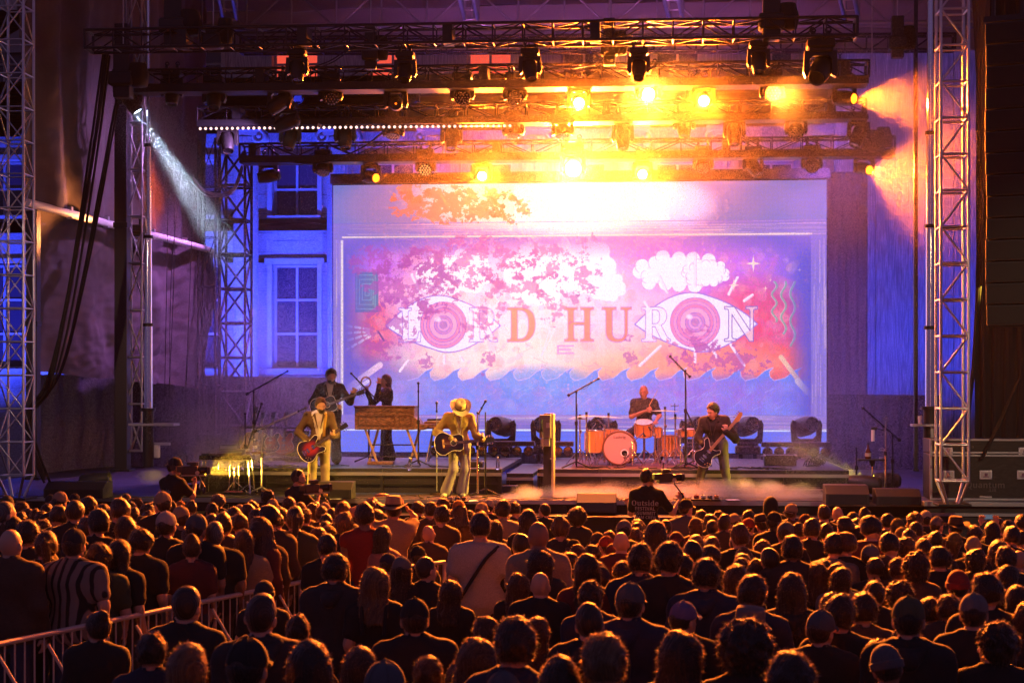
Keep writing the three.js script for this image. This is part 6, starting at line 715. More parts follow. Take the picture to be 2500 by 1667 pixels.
  const fx = thing('tom_microphones', 'thin stand with small percussion above the hi-hat', 'percussion', foot(1648, -30.9, RISER)), fh = at(1648, 984, -30.9).y - RISER; rod('pole', V(0, 0, 0), V(0, fh, 0), 0.008, M.blackMetal, fx); rod('bar', V(-0.08, fh - 0.06, 0), V(0.08, fh - 0.05, 0), 0.006, M.blackMetal, fx); for (let i = 0; i < 4; i++) part('jingle', new THREE.CylinderGeometry(0.016, 0.016, 0.01, 10).rotateZ(1.57).translate(-0.07 + i * 0.046, fh - 0.045, 0), M.chrome, fx); shade(fx);
}
// low row of lamps before the screen, bench frame
{
  const row = (px0, px1, z, label) => { const a = foot(px0, z, RISER), b = foot(px1, z, RISER), n = Math.round((b.x - a.x) / 0.24), t = thing('lamp_bar', label, 'lamp bar', a, 0, 'low lamp bars before the screen'), w = b.x - a.x; part('batten', rb(w, 0.1, 0.2, 0.01, w / 2, 0.3, -0.06), M.black, t); for (let i = 0; i < n; i++) { const l = part('lamp_can', lathe([[0.001, -0.1], [0.07, -0.1], [0.1, -0.05], [0.105, 0.06], [0.095, 0.06], [0.08, 0.03], [0.001, 0.02]], 18).rotateX(Math.PI / 2), M.headBlack, t); l.position.set((i + 0.5) * w / n, 0.15, 0.02); part('lens', new THREE.CircleGeometry(0.085, 16).translate(0, 0, 0.045), M.lens, l); } for (let i = 0; i <= n; i += 3) part('foot', bx(0.04, 0.06, 0.24, i * w / n, 0.03, 0), M.black, t); shade(t); };
  row(1050, 1305, -33.1, 'long row of black round lamp cans behind the singer'); row(1325, 1400, -33.1, 'short row of black lamp cans left of the drum kit'); row(1860, 2030, -33.1, 'row of black lamp cans at the right end of the riser');
  const c = solo('cable_heap', merge([...Array(9).keys()].map((i) => tube([foot(1962 + i * 6, -30 - 0.05 * i, RISER + 0.02), foot(1970 + i * 5, -30, RISER + 0.12 + 0.05 * rnd()), foot(1990 + i * 3, -29.9, RISER + 0.08), foot(2002 - i * 4, -30, RISER + 0.02)], 0.012, 24, 5))), M.rubber, 'tangled heap of cable at the right end of the drum riser', 'cable'); shade(c);
  for (const [px, z, y, w, h, l] of [[1905, -30.6, RISER, 0.6, 0.2, 'low black box on the right end of the drum riser'], [1160, -29.6, RISER, 0.3, 0.1, 'pedal board lying behind the singer'], [1230, -29.4, DECK, 0.5, 0.12, 'low black box on the deck right of the singer']]) { const b = thing('equipment_box', l, 'box', foot(px, z, y), 0, 'small black equipment boxes'); part('case', rb(w, h, 0.3, 0.015, 0, h / 2 + 0.002, 0), M.black, b); part('handle', cy(V(-0.06, h + 0.02, 0), V(0.06, h + 0.02, 0), 0.01), M.rubber, b); for (const s of [-1, 1]) part('corner', rb(0.03, 0.03, 0.31, 0.004, s * (w / 2 - 0.01), h - 0.01, 0), M.aluDull, b); shade(b); }
  const sc = (px0, px1, z, y, n, label) => { const g = []; for (let i = 0; i < n; i++) { const x0 = rr(px0, px1), x1 = x0 + rr(-60, 60); g.push(tube([foot(x0, z + rr(-0.4, 0.3), y + 0.012), foot((x0 + x1) / 2 + rr(-15, 15), z + rr(-0.3, 0.4), y + 0.015), foot(x1, z + rr(-0.4, 0.3), y + 0.012)], 0.01, 24, 5)); } shade(solo('stage_cables', merge(g), M.rubber, label, 'cable', 'cables lying on the stage')); };
  sc(560, 1200, -29.4, RISER, 22, 'loose black cables lying on the left riser'); sc(1380, 1950, -29.4, RISER, 22, 'loose black cables lying around the drum kit'); sc(1000, 1900, -27.9, DECK, 16, 'loose black cables along the front of the stage');
}
// monitors, speakers and cases along the front
{
  const wedge = (l, px, py, z, w, h, d, y) => { const t = thing('monitor_wedge', l, 'loudspeaker', foot(px, z, y), 0, 'floor loudspeakers at the stage front'); part('cabinet', outline([[-d / 2, 0], [d / 2, 0], [d / 2, h * 0.55], [d * 0.1, h], [-d / 2, h]], w, 0.008).rotateY(Math.PI / 2).translate(-w / 2, 0.01, 0).rotateY(Math.PI), M.black, t); part('grille', bx(w - 0.06, h * 0.5, 0.012, 0, h * 0.32, d / 2 + 0.012), M.rubber, t); for (const s of [-1, 1]) part('handle', rb(0.012, 0.06, 0.14, 0.005, s * (w / 2 + 0.005), h * 0.5, 0), M.blackMetal, t); shade(t); };
  wedge('black monitor wedge on the stage lip in front of the drums', 1457, 0, -27.45, 0.66, 0.3, 0.4, at(1457, 1250, -27.45).y); wedge('black monitor wedge on the stage lip right of the middle camera operator', 820, 0, -27.5, 0.6, 0.27, 0.4, DECK); wedge('wide black speaker at the left end of the stage front', 190, 0, -27.3, 1.05, 0.26, 0.5, DECK); wedge('black speaker at the right stage front below the drinks stand', 2066, 0, -27.2, 0.7, 0.3, 0.5, DECK - 0.02); wedge('low wide black speaker between the drinks stand and the road case', 2190, 0, -27.2, 0.72, 0.24, 0.5, DECK - 0.02);
  const lip = thing('stage_lip', 'dark ledge with clutter of cable along the front of the stage', 'ledge', V(-1.5, 0, ZF + 0.35)); part('ledge', rb(24, 0.05, 0.6, 0.01, 0, 0.95, 0), M.blackMetal, lip); part('kick_board', bx(24, 0.9, 0.03, 0, 0.47, 0.2), M.black, lip); for (let i = 0; i < 14; i++) part('bracket', bx(0.05, 0.3, 0.5, -11.5 + i * 1.77, 0.78, 0), M.blackMetal, lip); shade(lip);
  // drinks stand at the right
  const p = foot(2128, -28.4, DECK), t = thing('drinks_stand', 'small tray on a stand at the right holding a bottle and a lantern', 'stand', p), ty = at(2128, 1122, -28.4).y - DECK; part('tray', rb(0.5, 0.03, 0.3, 0.006, 0.01, ty, 0), M.black, t); rod('pole', V(0.02, 0, 0), V(0.02, ty, 0), 0.014, M.chrome, t); for (let i = 0; i < 3; i++) rod('leg', V(0.02, 0.18, 0), V(0.02 + Math.cos(i * 2.1) * 0.24, 0.01, Math.sin(i * 2.1) * 0.24), 0.01, M.blackMetal, t); part('clamp', lathe([[0.001, -0.12], [0.03, -0.1], [0.06, 0]], 12).translate(0.02, ty - 0.01, 0), M.black, t); shade(t);
  const bt = thing('liquor_bottle', 'dark long necked bottle on the tray at the right', 'bottle', at(2120, 1121, -28.4).add(V(0, 0.016, 0))); bt.position.y = DECK + ty + 0.016; part('body', lathe([[0.001, 0], [0.05, 0], [0.052, 0.02], [0.052, 0.12], [0.04, 0.15], [0.018, 0.19], [0.015, 0.27], [0.001, 0.27]], 18), new THREE.MeshPhysicalMaterial({ color: lin(0.12, 0.03, 0.01), roughness: 0.08, clearcoat: 1 }), bt); part('label', new THREE.CylinderGeometry(0.053, 0.053, 0.06, 18, 1, true).translate(0, 0.07, 0), M.cream ??= std([0.5, 0.42, 0.3], 0.8), bt); part('cap', new THREE.CylinderGeometry(0.017, 0.017, 0.04, 12).translate(0, 0.265, 0), M.black, bt); shade(bt);
  const ln = thing('lantern', 'small glass lantern with a handle on the tray at the right', 'lantern', at(2154, 1121, -28.4)); ln.position.y = DECK + ty + 0.016; part('glass', lathe([[0.035, 0.02], [0.045, 0.06], [0.04, 0.12], [0.03, 0.14]], 16), new THREE.MeshPhysicalMaterial({ color: 0xffffff, roughness: 0.05, transmission: 1, thickness: 0 }), ln); part('base', new THREE.CylinderGeometry(0.045, 0.05, 0.025, 16).translate(0, 0.013, 0), M.steel, ln); part('cap', new THREE.ConeGeometry(0.04, 0.03, 16).translate(0, 0.155, 0), M.steel, ln); part('handle', new THREE.TorusGeometry(0.05, 0.004, 5, 16, Math.PI).translate(0, 0.14, 0), M.steel, ln); shade(ln);
  micStand('chrome stand with a ring top beside the drinks tray', foot(2163, -28.2, DECK), at(2163, 1030, -28.2).y, { mat: M.chrome, mic: false, r: 0.016 }); micStand('short black guitar stand left of the drinks tray', foot(2092, -28.5, DECK), at(2092, 1092, -28.5).y, { mic: false });
  const rg = solo('ring_hook', new THREE.TorusGeometry(0.026, 0.006, 8, 20).translate(0, 0, 0), M.chrome, 'bright metal ring on top of the chrome stand', 'ring'); rg.position.copy(at(2163, 1020, -28.2)); const cup = thing('hanging_microphone', 'white tube microphone hanging left of the chrome stand', 'microphone', at(2132, 1063, -28.3)); part('tube', new THREE.CylinderGeometry(0.03, 0.03, 0.2, 14).translate(0, 0, 0), M.white, cup); part('holder', rb(0.1, 0.05, 0.06, 0.01, 0.02, 0.12, 0), M.black, cup); part('arm', cy(V(0.05, 0.13, 0), V(0.21, 0.08, 0), 0.008), M.black, cup); shade(cup);
  // road case
  const c0 = at(2274, 1221, -26.9), c1 = at(2540, 1072, -26.9), w = c1.x - c0.x, h = c1.y - c0.y, rc = thing('road_case', 'large black road case with silver edges and latches at the right', 'road case', V((c0.x + c1.x) / 2, c0.y, -26.9)), ys = h * 0.755; M.caseBlack = std([0.02, 0.018, 0.018], 0.55, 0, { map: tRough });
  part('lower_shell', rb(w, ys - 0.012, 0.8, 0.01, 0, ys / 2, -0.4), M.caseBlack, rc); part('lid', rb(w, h - ys - 0.012, 0.8, 0.01, 0, (h + ys) / 2, -0.4), M.caseBlack, rc); for (const y of [0.02, ys - 0.025, ys + 0.022, h - 0.015]) part('edge_strip', rb(w + 0.02, 0.035, 0.03, 0.006, 0, y, 0.004), M.aluDull, rc); for (const s of [-1]) part('corner_strip', rb(0.04, h, 0.04, 0.006, s * w / 2, h / 2, 0.0), M.aluDull, rc);
  const latch = (px, py) => { const q = at(px, py, -26.9).sub(rc.position), l = part('latch', rb(0.2, 0.145, 0.012, 0.02, q.x, q.y, 0.012), M.alu, rc); part('dish', rb(0.155, 0.1, 0.008, 0.015, q.x, q.y, 0.02), M.steel, l); part('butterfly', merge([bx(0.1, 0.012, 0.012, q.x, q.y - 0.03, 0.028), bx(0.05, 0.05, 0.012, q.x, q.y + 0.005, 0.028)]), M.chrome, l); for (const [a, b] of [[-1, -1], [1, -1], [-1, 1], [1, 1]]) part('rivet', new THREE.SphereGeometry(0.006, 6, 5).translate(q.x + a * 0.088, q.y + b * 0.06, 0.02), M.chrome, l); }; latch(2312, 1103); latch(2316, 1159); latch(2408, 1159); latch(2499, 1159); latch(2503, 1103);
  const pr = M.printDark = std([0.1, 0.095, 0.09], 0.7), lt = (txt, sz, px, py, f) => { const q = at(px, py, -26.9).sub(rc.position); part('lettering', words(txt, sz, f).translate(q.x, q.y, 0.0115), pr, rc); }; lt('Quantum', 0.1, 2407, 1191, font); lt('338', 0.055, 2424, 1200, font); lt('DiGiCo', 0.05, 2362, 1094, font); part('side_handle', rb(0.2, 0.03, 0.02, 0.008, at(2407, 1218, -26.9).x - rc.position.x, 0.06, 0.02), M.steel, rc); shade(rc);
  const base = thing('side_platform', 'low grey platform under the road case', 'platform', V(rc.position.x, 0, -26.9)); part('deck_board', rb(w + 0.5, 0.08, 1.2, 0.01, 0.1, c0.y - 0.045, -0.35), M.aluDull, base); part('apron', bx(w + 0.4, c0.y - 0.1, 0.04, 0.1, (c0.y - 0.1) / 2, 0.12), M.black, base); part('rail', bx(w + 0.4, 0.05, 0.05, 0.1, c0.y - 0.22, 0.17), M.aluDull, base); shade(base);
}
// small things lying on the deck: pedal boards, set lists, bottles, tape
{
  const lay = (px, py, y) => { const p = atY(px, py, y); p.y = y; return p; };
  [[1108, 1226, 'pedal board at the feet of the singer', 0], [770, 1218, 'pedal board at the feet of the brown jacketed guitarist', 0.1], [1725, 1222, 'pedal board in the smoke before the bass player', -0.1]].forEach(([px, py, l, a]) => { const t = thing('pedal_board', l, 'pedal board', lay(px, py, DECK + 0.002), a, 'pedal boards'); part('board', bx(0.5, 0.03, 0.26, 0, 0.03, 0, 0.12), M.blackMetal, t); [[-0.17, 'red'], [-0.06, 'cream'], [0.06, 'slate'], [0.17, 'orange']].forEach(([x, c]) => { const q = part('pedal', rb(0.075, 0.045, 0.12, 0.008, x, 0.07, 0.0), DYE[c], t); part('switch', new THREE.CylinderGeometry(0.008, 0.008, 0.02, 8).translate(x, 0.1, 0.03), M.chrome, q); }); shade(t); });
  [[1150, 1222, 0.3, 'white set list taped by the singer feet'], [820, 1217, -0.2, 'white set list taped by the brown jacketed guitarist'], [1790, 1220, 0.1, 'white set list taped by the bass player']].forEach(([px, py, a, l]) => { const g = sheet(V(-0.11, 0, -0.15), V(0.11, 0, -0.15), V(0.11, 0, 0.15), V(-0.11, 0, 0.15), 6, 6, 0.003, 1, px), m = solo('set_list', g, M.white, l, 'paper', 'set lists on the deck'); m.position.copy(lay(px, py, DECK + 0.008)); m.rotation.y = a; shade(m); });
  [[1215, 1140, RISER, 'water bottle on the riser edge right of the singer'], [1345, 1144, RISER, 'water bottle on the riser edge behind the payphone'], [1000, 1142, RISER, 'water bottle on the riser beside the organ']].forEach(([px, py, y, l]) => { const t = thing('water_bottle', l, 'bottle', lay(px, py + 6, y + 0.002), 0, 'water bottles on the risers'); part('body', lathe([[0.001, 0], [0.032, 0], [0.034, 0.02], [0.034, 0.13], [0.03, 0.15], [0.014, 0.19], [0.013, 0.21]], 14), new THREE.MeshPhysicalMaterial({ color: 0xffffff, roughness: 0.05, transmission: 1, thickness: 0.03, ior: 1.33 }), t); part('cap', new THREE.CylinderGeometry(0.016, 0.016, 0.02, 10).translate(0, 0.22, 0), M.white, t); shade(t); });
  const rug = solo('drum_rug', sheet(foot(1395, -29.1, RISER + 0.006), foot(1720, -29.1, RISER + 0.006), foot(1715, -32.4, RISER + 0.006), foot(1400, -32.4, RISER + 0.006), 20, 20, 0.002, 2, 3), dye([0.16, 0.05, 0.04]), 'dark red rug under the drum kit', 'rug'); shade(rug);
}
// ================= the audience =================
const POSES = {
  rest: STAND, slim: { ...STAND, wide: 0.88, shL: [0.16, 1.385, -0.005], shR: [-0.16, 1.385, -0.005], elL: [0.215, 1.13, -0.03], elR: [-0.215, 1.13, -0.03] }, broad: { ...STAND, wide: 1.16, shL: [0.196, 1.39, -0.005], shR: [-0.196, 1.39, -0.005], elL: [0.27, 1.14, -0.03], elR: [-0.27, 1.14, -0.03], wrL: [0.25, 0.9, 0.08], wrR: [-0.25, 0.9, 0.08] },
  fold: { ...STAND, elL: [0.27, 1.17, 0.04], elR: [-0.27, 1.17, 0.04], wrL: [0.06, 1.14, 0.2], wrR: [-0.06, 1.17, 0.19], hdL: [-1, 0.05, 0.1], hdR: [1, 0.05, 0.1], pnL: [0, 0, -1], pnR: [0, 0, -1] },
  look: { ...STAND, hf: [0.75, 0.02, 0.66] }, lookR: { ...STAND, hf: [-0.75, 0.02, 0.66] }, tilt: { ...STAND, wide: 0.9, hu: [0.16, 1, 0], hf: [0.2, 0.05, 1] },
  phone: { ...STAND, elR: [-0.3, 1.42, 0.16], wrR: [-0.13, 1.7, 0.28], hdR: [0.15, 1, 0.1], pnR: [0.2, 0, -1], elL: [0.3, 1.42, 0.16], wrL: [0.1, 1.7, 0.28], hdL: [-0.15, 1, 0.1], pnL: [-0.2, 0, -1], cuL: 0.7, cuR: 0.7 },
  hands: { ...STAND, elR: [-0.24, 1.5, 0.2], wrR: [-0.07, 1.74, 0.06], hdR: [0.9, 0.3, -0.2], pnR: [0, -1, 0], elL: [0.48, 1.6, -0.02], wrL: [0.2, 1.78, 0.02], hdL: [-0.9, 0.2, -0.1], pnL: [0, -1, 0] },
  lean: { ...STAND, elL: [0.3, 1.2, 0.16], wrL: [0.34, 1.08, 0.4], hdL: [0.2, -0.2, 1], pnL: [0, -1, 0], elR: [-0.26, 1.16, 0.08], wrR: [-0.2, 1.06, 0.34], hdR: [0, -0.2, 1], pnR: [0, -1, 0] },
};
const posed = (J, yaw, tilt, pitch) => ({ ...J, hf: [Math.sin(yaw), -Math.sin(pitch), Math.cos(yaw)], hu: [tilt, 1, Math.sin(pitch)] });
POSES.restA = posed(STAND, 0.35, 0.1, 0.05); POSES.restB = posed(STAND, -0.4, -0.1, 0); POSES.restC = posed(POSES.fold, 0.2, -0.16, 0.12); POSES.restD = posed(POSES.slim, -0.55, 0.14, 0.1); POSES.restE = posed(POSES.slim, 0.6, -0.08, -0.06); POSES.restF = posed({ ...STAND, wide: 1.05, elL: [0.29, 1.15, -0.08], wrL: [0.14, 1.0, 0.12], shR: [-0.178, 1.36, -0.005], shL: [0.176, 1.4, -0.005] }, 0.1, 0.2, 0.25);
const HOODBACK = surf((x, y, z) => Math.max(capsule(bone([-0.1, 1.47, -0.06], [0.1, 1.47, -0.06], 0.05, 0.05), x, y, z) < 9 ? smin(capsule(bone([-0.09, 1.46, -0.05], [0, 1.4, -0.14], 0.045, 0.05), x, y, z), capsule(bone([0.09, 1.46, -0.05], [0, 1.4, -0.14], 0.045, 0.05), x, y, z), 0.04) + 0.01 * nz(x * 18, y * 18, z * 18) : 1, -9), [-0.2, 1.28, -0.25], [0.2, 1.58, 0.06], 0.018);
const wear = {};
function outfit(pose, near) { const k = pose + near; if (!wear[k]) { const J = POSES[pose], c = near ? 0.026 : 0.046; wear[k] = { body: bodyGeo(J, near ? 0.027 : 0.05, near), short: shirtGeo(J, c, 0.02, 0.62), long: shirtGeo(J, c, 0.024, 2), vest: shirtGeo(J, c, 0.018, 0), legs: trouserGeo(J, c), shoes: shoeGeo(J, near ? 0.02 : 0.034) }; } return wear[k]; }
const stripeTex = (() => { const d = new Uint8Array(64 * 4 * 4); for (let i = 0; i < 256; i++) { const x = i % 64, v = x % 16 < 6 ? 60 : 215; d.set([v, v * 0.94, v * 0.9, 255], i * 4); } const t = new THREE.DataTexture(d, 64, 4); t.wrapS = t.wrapT = THREE.RepeatWrapping; t.repeat.set(3.2, 1); t.magFilter = THREE.LinearFilter; t.colorSpace = THREE.SRGBColorSpace; t.needsUpdate = true; return t; })();
DYE.stripe = new THREE.MeshStandardMaterial({ color: lin(0.3, 0.27, 0.26), roughness: 0.9, map: stripeTex });
const HK = { s: 'short', z: 'buzz', l: 'long', o: 'bob', c: 'curly', a: 'afro', n: 'bun', t: 'tail', b: 'bald' }, HW = { k: 'cap', B: 'cap', e: 'beanie', h: 'brim', u: 'bucket', d: 'hood' };
// each row: x y width (in one of ten enlarged tiles of the picture) hair[.colour] headwear:colour shirt pose
const TILES = { A0: [0, 1190], A1: [500, 1190], A2: [1000, 1190], A3: [1500, 1190], A4: [2000, 1190], B0: [0, 1400], B1: [500, 1400], B2: [1000, 1400], B3: [1500, 1400], B4: [2000, 1400] };
const CROWD = `A0
75 85 160 s k:olive brown
60 160 190 z.grey - brown lookR
680 40 165 s k:tan black
575 75 110 s k:char black
850 62 140 s k:char navy
1010 108 170 s - black
620 140 130 s.brown - black
530 188 130 s - maroon
660 200 180 s.dark - char
845 135 190 z - black
1020 165 165 c.auburn - brown
1185 180 120 s - black
1360 115 190 s.brown - black
1445 75 100 s - black
1550 115 130 c.auburn - black
1855 40 190 s k:tan black look
235 155 120 c.auburn - red
330 235 150 c.auburn - black
215 280 150 s.brown - maroon
155 330 190 s - black
310 370 230 s.black - black
470 365 150 c.brown - brown
480 270 140 s - black
1110 250 210 s.black - black look
1010 320 200 s.brown - black
820 330 160 s - brown
965 365 190 s - black look
720 470 170 s u:char black
1500 165 110 s - black
1520 230 140 s - brown
1680 180 130 c - black
1835 170 110 s - black
1950 140 160 s k:black black
2065 150 150 s k:orange brown
2065 205 190 s k:tan black
2180 150 110 s.brown - brown
1900 265 215 s k:pale black
2250 295 220 s k:slate black
1720 270 140 c.auburn - brown
1640 330 180 s.brown h:brown black
1430 330 230 l.brown - black
1320 370 200 l.black - black
110 480 240 b - brown broad
150 700 190 s k:black brown look
520 490 230 t.black - black
840 460 330 s k:char stripe broad
1135 640 270 s.black - green
1370 595 260 l.black - black slim
1610 460 220 s.black - black
1850 470 210 s h:black black broad
2170 470 190 s.dark - black
2200 520 240 n.brown - maroon slim
400 250 120 s.dark - black
780 210 110 s.dark - brown
1250 250 120 s - black
A1
155 65 170 c.grey - black
715 15 165 c.black - black
70 180 130 s.dark - black
545 150 120 s.dark - black
775 125 150 s k:tan brown
965 110 150 s.brown - brown
735 195 210 s.dark - brown
395 190 100 s k:tan black
330 225 170 s.dark - black
495 185 150 s.brown - black
1375 170 130 s e:tan black
1265 165 100 s.brown - brown
1220 185 150 l.brown - brown look
1090 165 170 l.auburn - brown
1340 215 150 s.brown - brown
1585 155 170 s.auburn - black
1830 175 190 s.dark - red
1890 135 110 s.brown - black
1925 115 130 s - black
2165 95 200 s h:tan tan hands
1980 250 120 s.dark - brown
1475 240 130 s.brown - black
1390 300 150 s - brown
1600 280 240 c.blond - black slim
1030 215 230 t.dark - olive slim
590 240 190 s.dark - black
700 270 150 l.auburn - brown
830 290 130 s.dark - brown
300 265 120 s.brown - black
210 290 190 s.dark - brown
70 305 180 s.dark - maroon
400 295 180 s.brown - brown
640 330 260 l.auburn - brown
610 365 230 t.dark - maroon slim
105 390 230 z.grey - black broad
215 400 130 s.brown - black
330 470 130 s.dark - brown
250 520 160 l.dark - black
455 480 260 l.brown - tan lean
1300 460 190 s.auburn - black
1420 425 150 l.auburn - brown
1390 385 150 s - brown
1390 535 210 s.black - black
1500 750 255 s.black - char broad
2040 435 220 o.brown - pink slim
2100 745 190 s k:navy black
2260 785 240 L k:grey black slim
1950 920 290 l.blond - black slim
1740 450 120 s.auburn - black
880 230 120 s.dark - black
1150 250 110 s.auburn - black
A2
95 155 110 s.brown - black
230 170 150 s.dark - brown
375 120 180 c.auburn - brown
360 205 170 s.dark - brown
570 140 165 L k:orange brown
825 165 160 s k:tan brown
910 130 130 s k:pale black
1070 145 165 s.dark - tan
1215 165 145 s.dark - brown
1360 255 200 l.dark - black slim
1545 180 145 z.dark - black look
1925 230 235 a.black - char slim
1735 315 190 n.brown - char slim
350 325 165 z k:olive pale
220 435 140 b - brown
810 285 240 s.dark - pale broad
985 380 120 l.dark - brown
1480 395 235 b - tan
1270 515 210 z.dark - black
1500 705 260 l.dark - char slim
1660 770 160 s.dark - navy
1880 590 180 s k:black black
1940 660 160 s.auburn - brown
2090 650 110 s.dark - black
2150 510 170 s k:brown brown
2300 500 110 s.auburn - black
2260 550 200 s k:red maroon
1840 735 200 s.dark - black
2040 770 280 l.dark - maroon slim
100 660 210 s k:black black
190 800 230 z.dark - black
2150 850 240 l.blond - black
2190 890 250 s k:navy navy
1980 980 190 s.dark - navy
1250 985 260 l.brown - black slim
1500 975 250 b.grey - black broad
2350 640 180 s k:maroon black
680 265 120 s.dark - black
480 250 110 s.brown - black
A3
105 365 190 s k:grey black
270 355 120 s.dark - black
255 405 130 s.brown - black
480 375 230 l.dark - black slim
595 370 130 z.brown - black
825 120 165 s k:black slate lookR
935 340 170 L e:brown maroon slim
1140 375 165 z.dark - maroon
1110 300 150 s.dark - black
1215 270 110 s.dark - black
1265 300 170 z.brown - brown
1390 295 130 s k:tan black
1545 260 150 s.dark - black
1540 345 150 s k:red brown
1800 100 190 s d:black black broad
1700 315 160 s h:char brown
1840 270 180 s k:black black lookR
2030 180 160 s B:tan brown
2200 300 130 s k:maroon black lookR
1960 385 200 s k:slate black
1860 410 110 n.brown - black
2130 405 120 s.dark - brown
2270 355 185 s.dark - black
80 510 200 b - maroon
240 470 130 c.auburn - brown
725 505 180 s e:maroon black
935 550 220 l.blond - black
890 605 220 z.dark - navy
1110 560 180 l.auburn - black
1115 655 210 s.dark - black
1440 425 200 s.auburn - black
1410 505 200 s k:white char
1710 600 210 l.auburn - black
1790 685 220 z.dark - black
2045 555 220 s.dark - char broad
50 635 170 s k:maroon maroon
295 645 250 s.black - navy
400 655 130 s.auburn - black
635 625 260 s.black - black
1485 690 210 l.brown - brown
1480 752 190 l.brown - black
1480 810 200 s.brown - black
100 840 200 s.dark - maroon
780 765 240 s.black - maroon
1060 805 270 s.black - navy broad
1620 830 220 l.dark - black
1760 830 170 l.dark - black
1400 880 290 l.brown - black slim
2340 860 230 l.brown - black slim
1000 260 110 s.dark - black
A4
60 195 160 z.brown - black
215 220 150 b - black
400 285 110 s.dark - black
525 220 150 n.dark - black
300 335 180 s.dark - black
435 350 140 s.dark - brown
600 315 200 s.dark - maroon
790 295 150 s.black - black
910 350 150 s k:olive black lookR
1085 285 190 c.auburn - black
1230 260 140 s k:cream black
1360 330 160 s k:grey black lookR
1130 395 150 s.dark - black
1565 330 200 s h:brown brown
1790 430 110 s.auburn - black
1990 385 190 l.dark - black phone
2060 350 150 z.brown - brown
2190 380 110 s.dark - black
2320 310 150 s.dark - black
2210 440 190 s.dark - black
85 410 170 s.dark - black
290 450 170 s.dark - brown
440 445 180 s.black - black
640 435 180 b - tan
960 450 150 s k:brown black
1045 485 180 s.dark - brown
1340 500 170 s.black - black
1560 510 190 L e:olive black
1775 555 180 s e:tan black
2075 600 190 l.brown - black
2150 675 220 s.brown - char broad
2330 490 150 s.dark - black
2310 720 180 b - black
175 525 210 s.dark - grey
300 500 210 s.auburn - black look
440 650 140 l.blond - black
590 650 220 s k:grey black
815 515 210 s.black - black
1015 555 220 c.dark - brown lookR
1200 590 160 l.dark - maroon
1390 670 220 s.dark - black
1790 710 230 c.dark - black
750 775 230 L e:brown black
640 800 150 s.brown - black
1110 745 320 c.brown - brown slim
1390 840 210 s.black - black
1510 820 160 s k:char black
910 815 130 s.auburn - brown
210 865 150 l.brown - black
260 915 220 l.dark - grey
60 820 240 l.dark - black slim
1600 940 280 s e:red black
1930 980 290 s.dark - black
2190 885 250 l.dark - black
B0
1110 410 290 n.black - black look
2130 140 310 z.dark - black broad
1730 680 330 s.black - navy
2150 810 430 l.blond - black slim
B1
680 75 240 s e:char black
640 225 340 z.dark - char
1060 480 290 s.black - brown
480 730 440 s k:black black broad
1200 775 460 l.black - black slim
1780 850 390 l.brown - black slim
2060 990 450 s k:slate black
2410 275 330 s k:black black broad
B2
470 70 260 l.dark - black slim
860 490 300 s.brown - black
780 735 400 l.brown - black slim
1190 510 410 s.dark - navy
1460 500 260 l.auburn - black slim
210 960 330 s.brown - black
610 1000 340 l.brown - black
1090 1110 420 s k:slate black
1720 970 460 l.dark - black slim
2060 340 320 z.dark - black
2095 90 270 s.dark - navy
2230 700 450 s.blond - purple broad
B3
180 95 320 s k:slate navy broad
440 140 240 l.dark - black slim
590 40 240 s.dark - maroon
800 310 310 s k:purple black lookR
1060 265 250 s k:char black look
1570 10 290 s.dark - navy
1550 370 440 s u:grey black
1500 520 540 c.dark - black slim
760 660 430 l.black - navy slim
2040 0 310 l.black - black slim
2000 900 430 s.dark - black
1640 1230 320 s.auburn - black
B4
20 410 330 s k:slate black
240 245 310 s.dark - black
130 220 250 s.dark - black
510 220 290 s.dark - brown
640 80 250 s.dark - black
930 85 300 c.dark - black slim
1030 250 350 s k:olive black
1270 280 240 s.dark - black
1500 230 270 s.dark - char broad
1780 215 320 s k:grey black
2020 560 460 c.dark - black look
2280 140 250 l.dark - black slim
1010 585 330 s.black - black
790 810 390 s e:slate black
660 760 200 s.auburn - black
2420 330 330 l.auburn - black slim`;
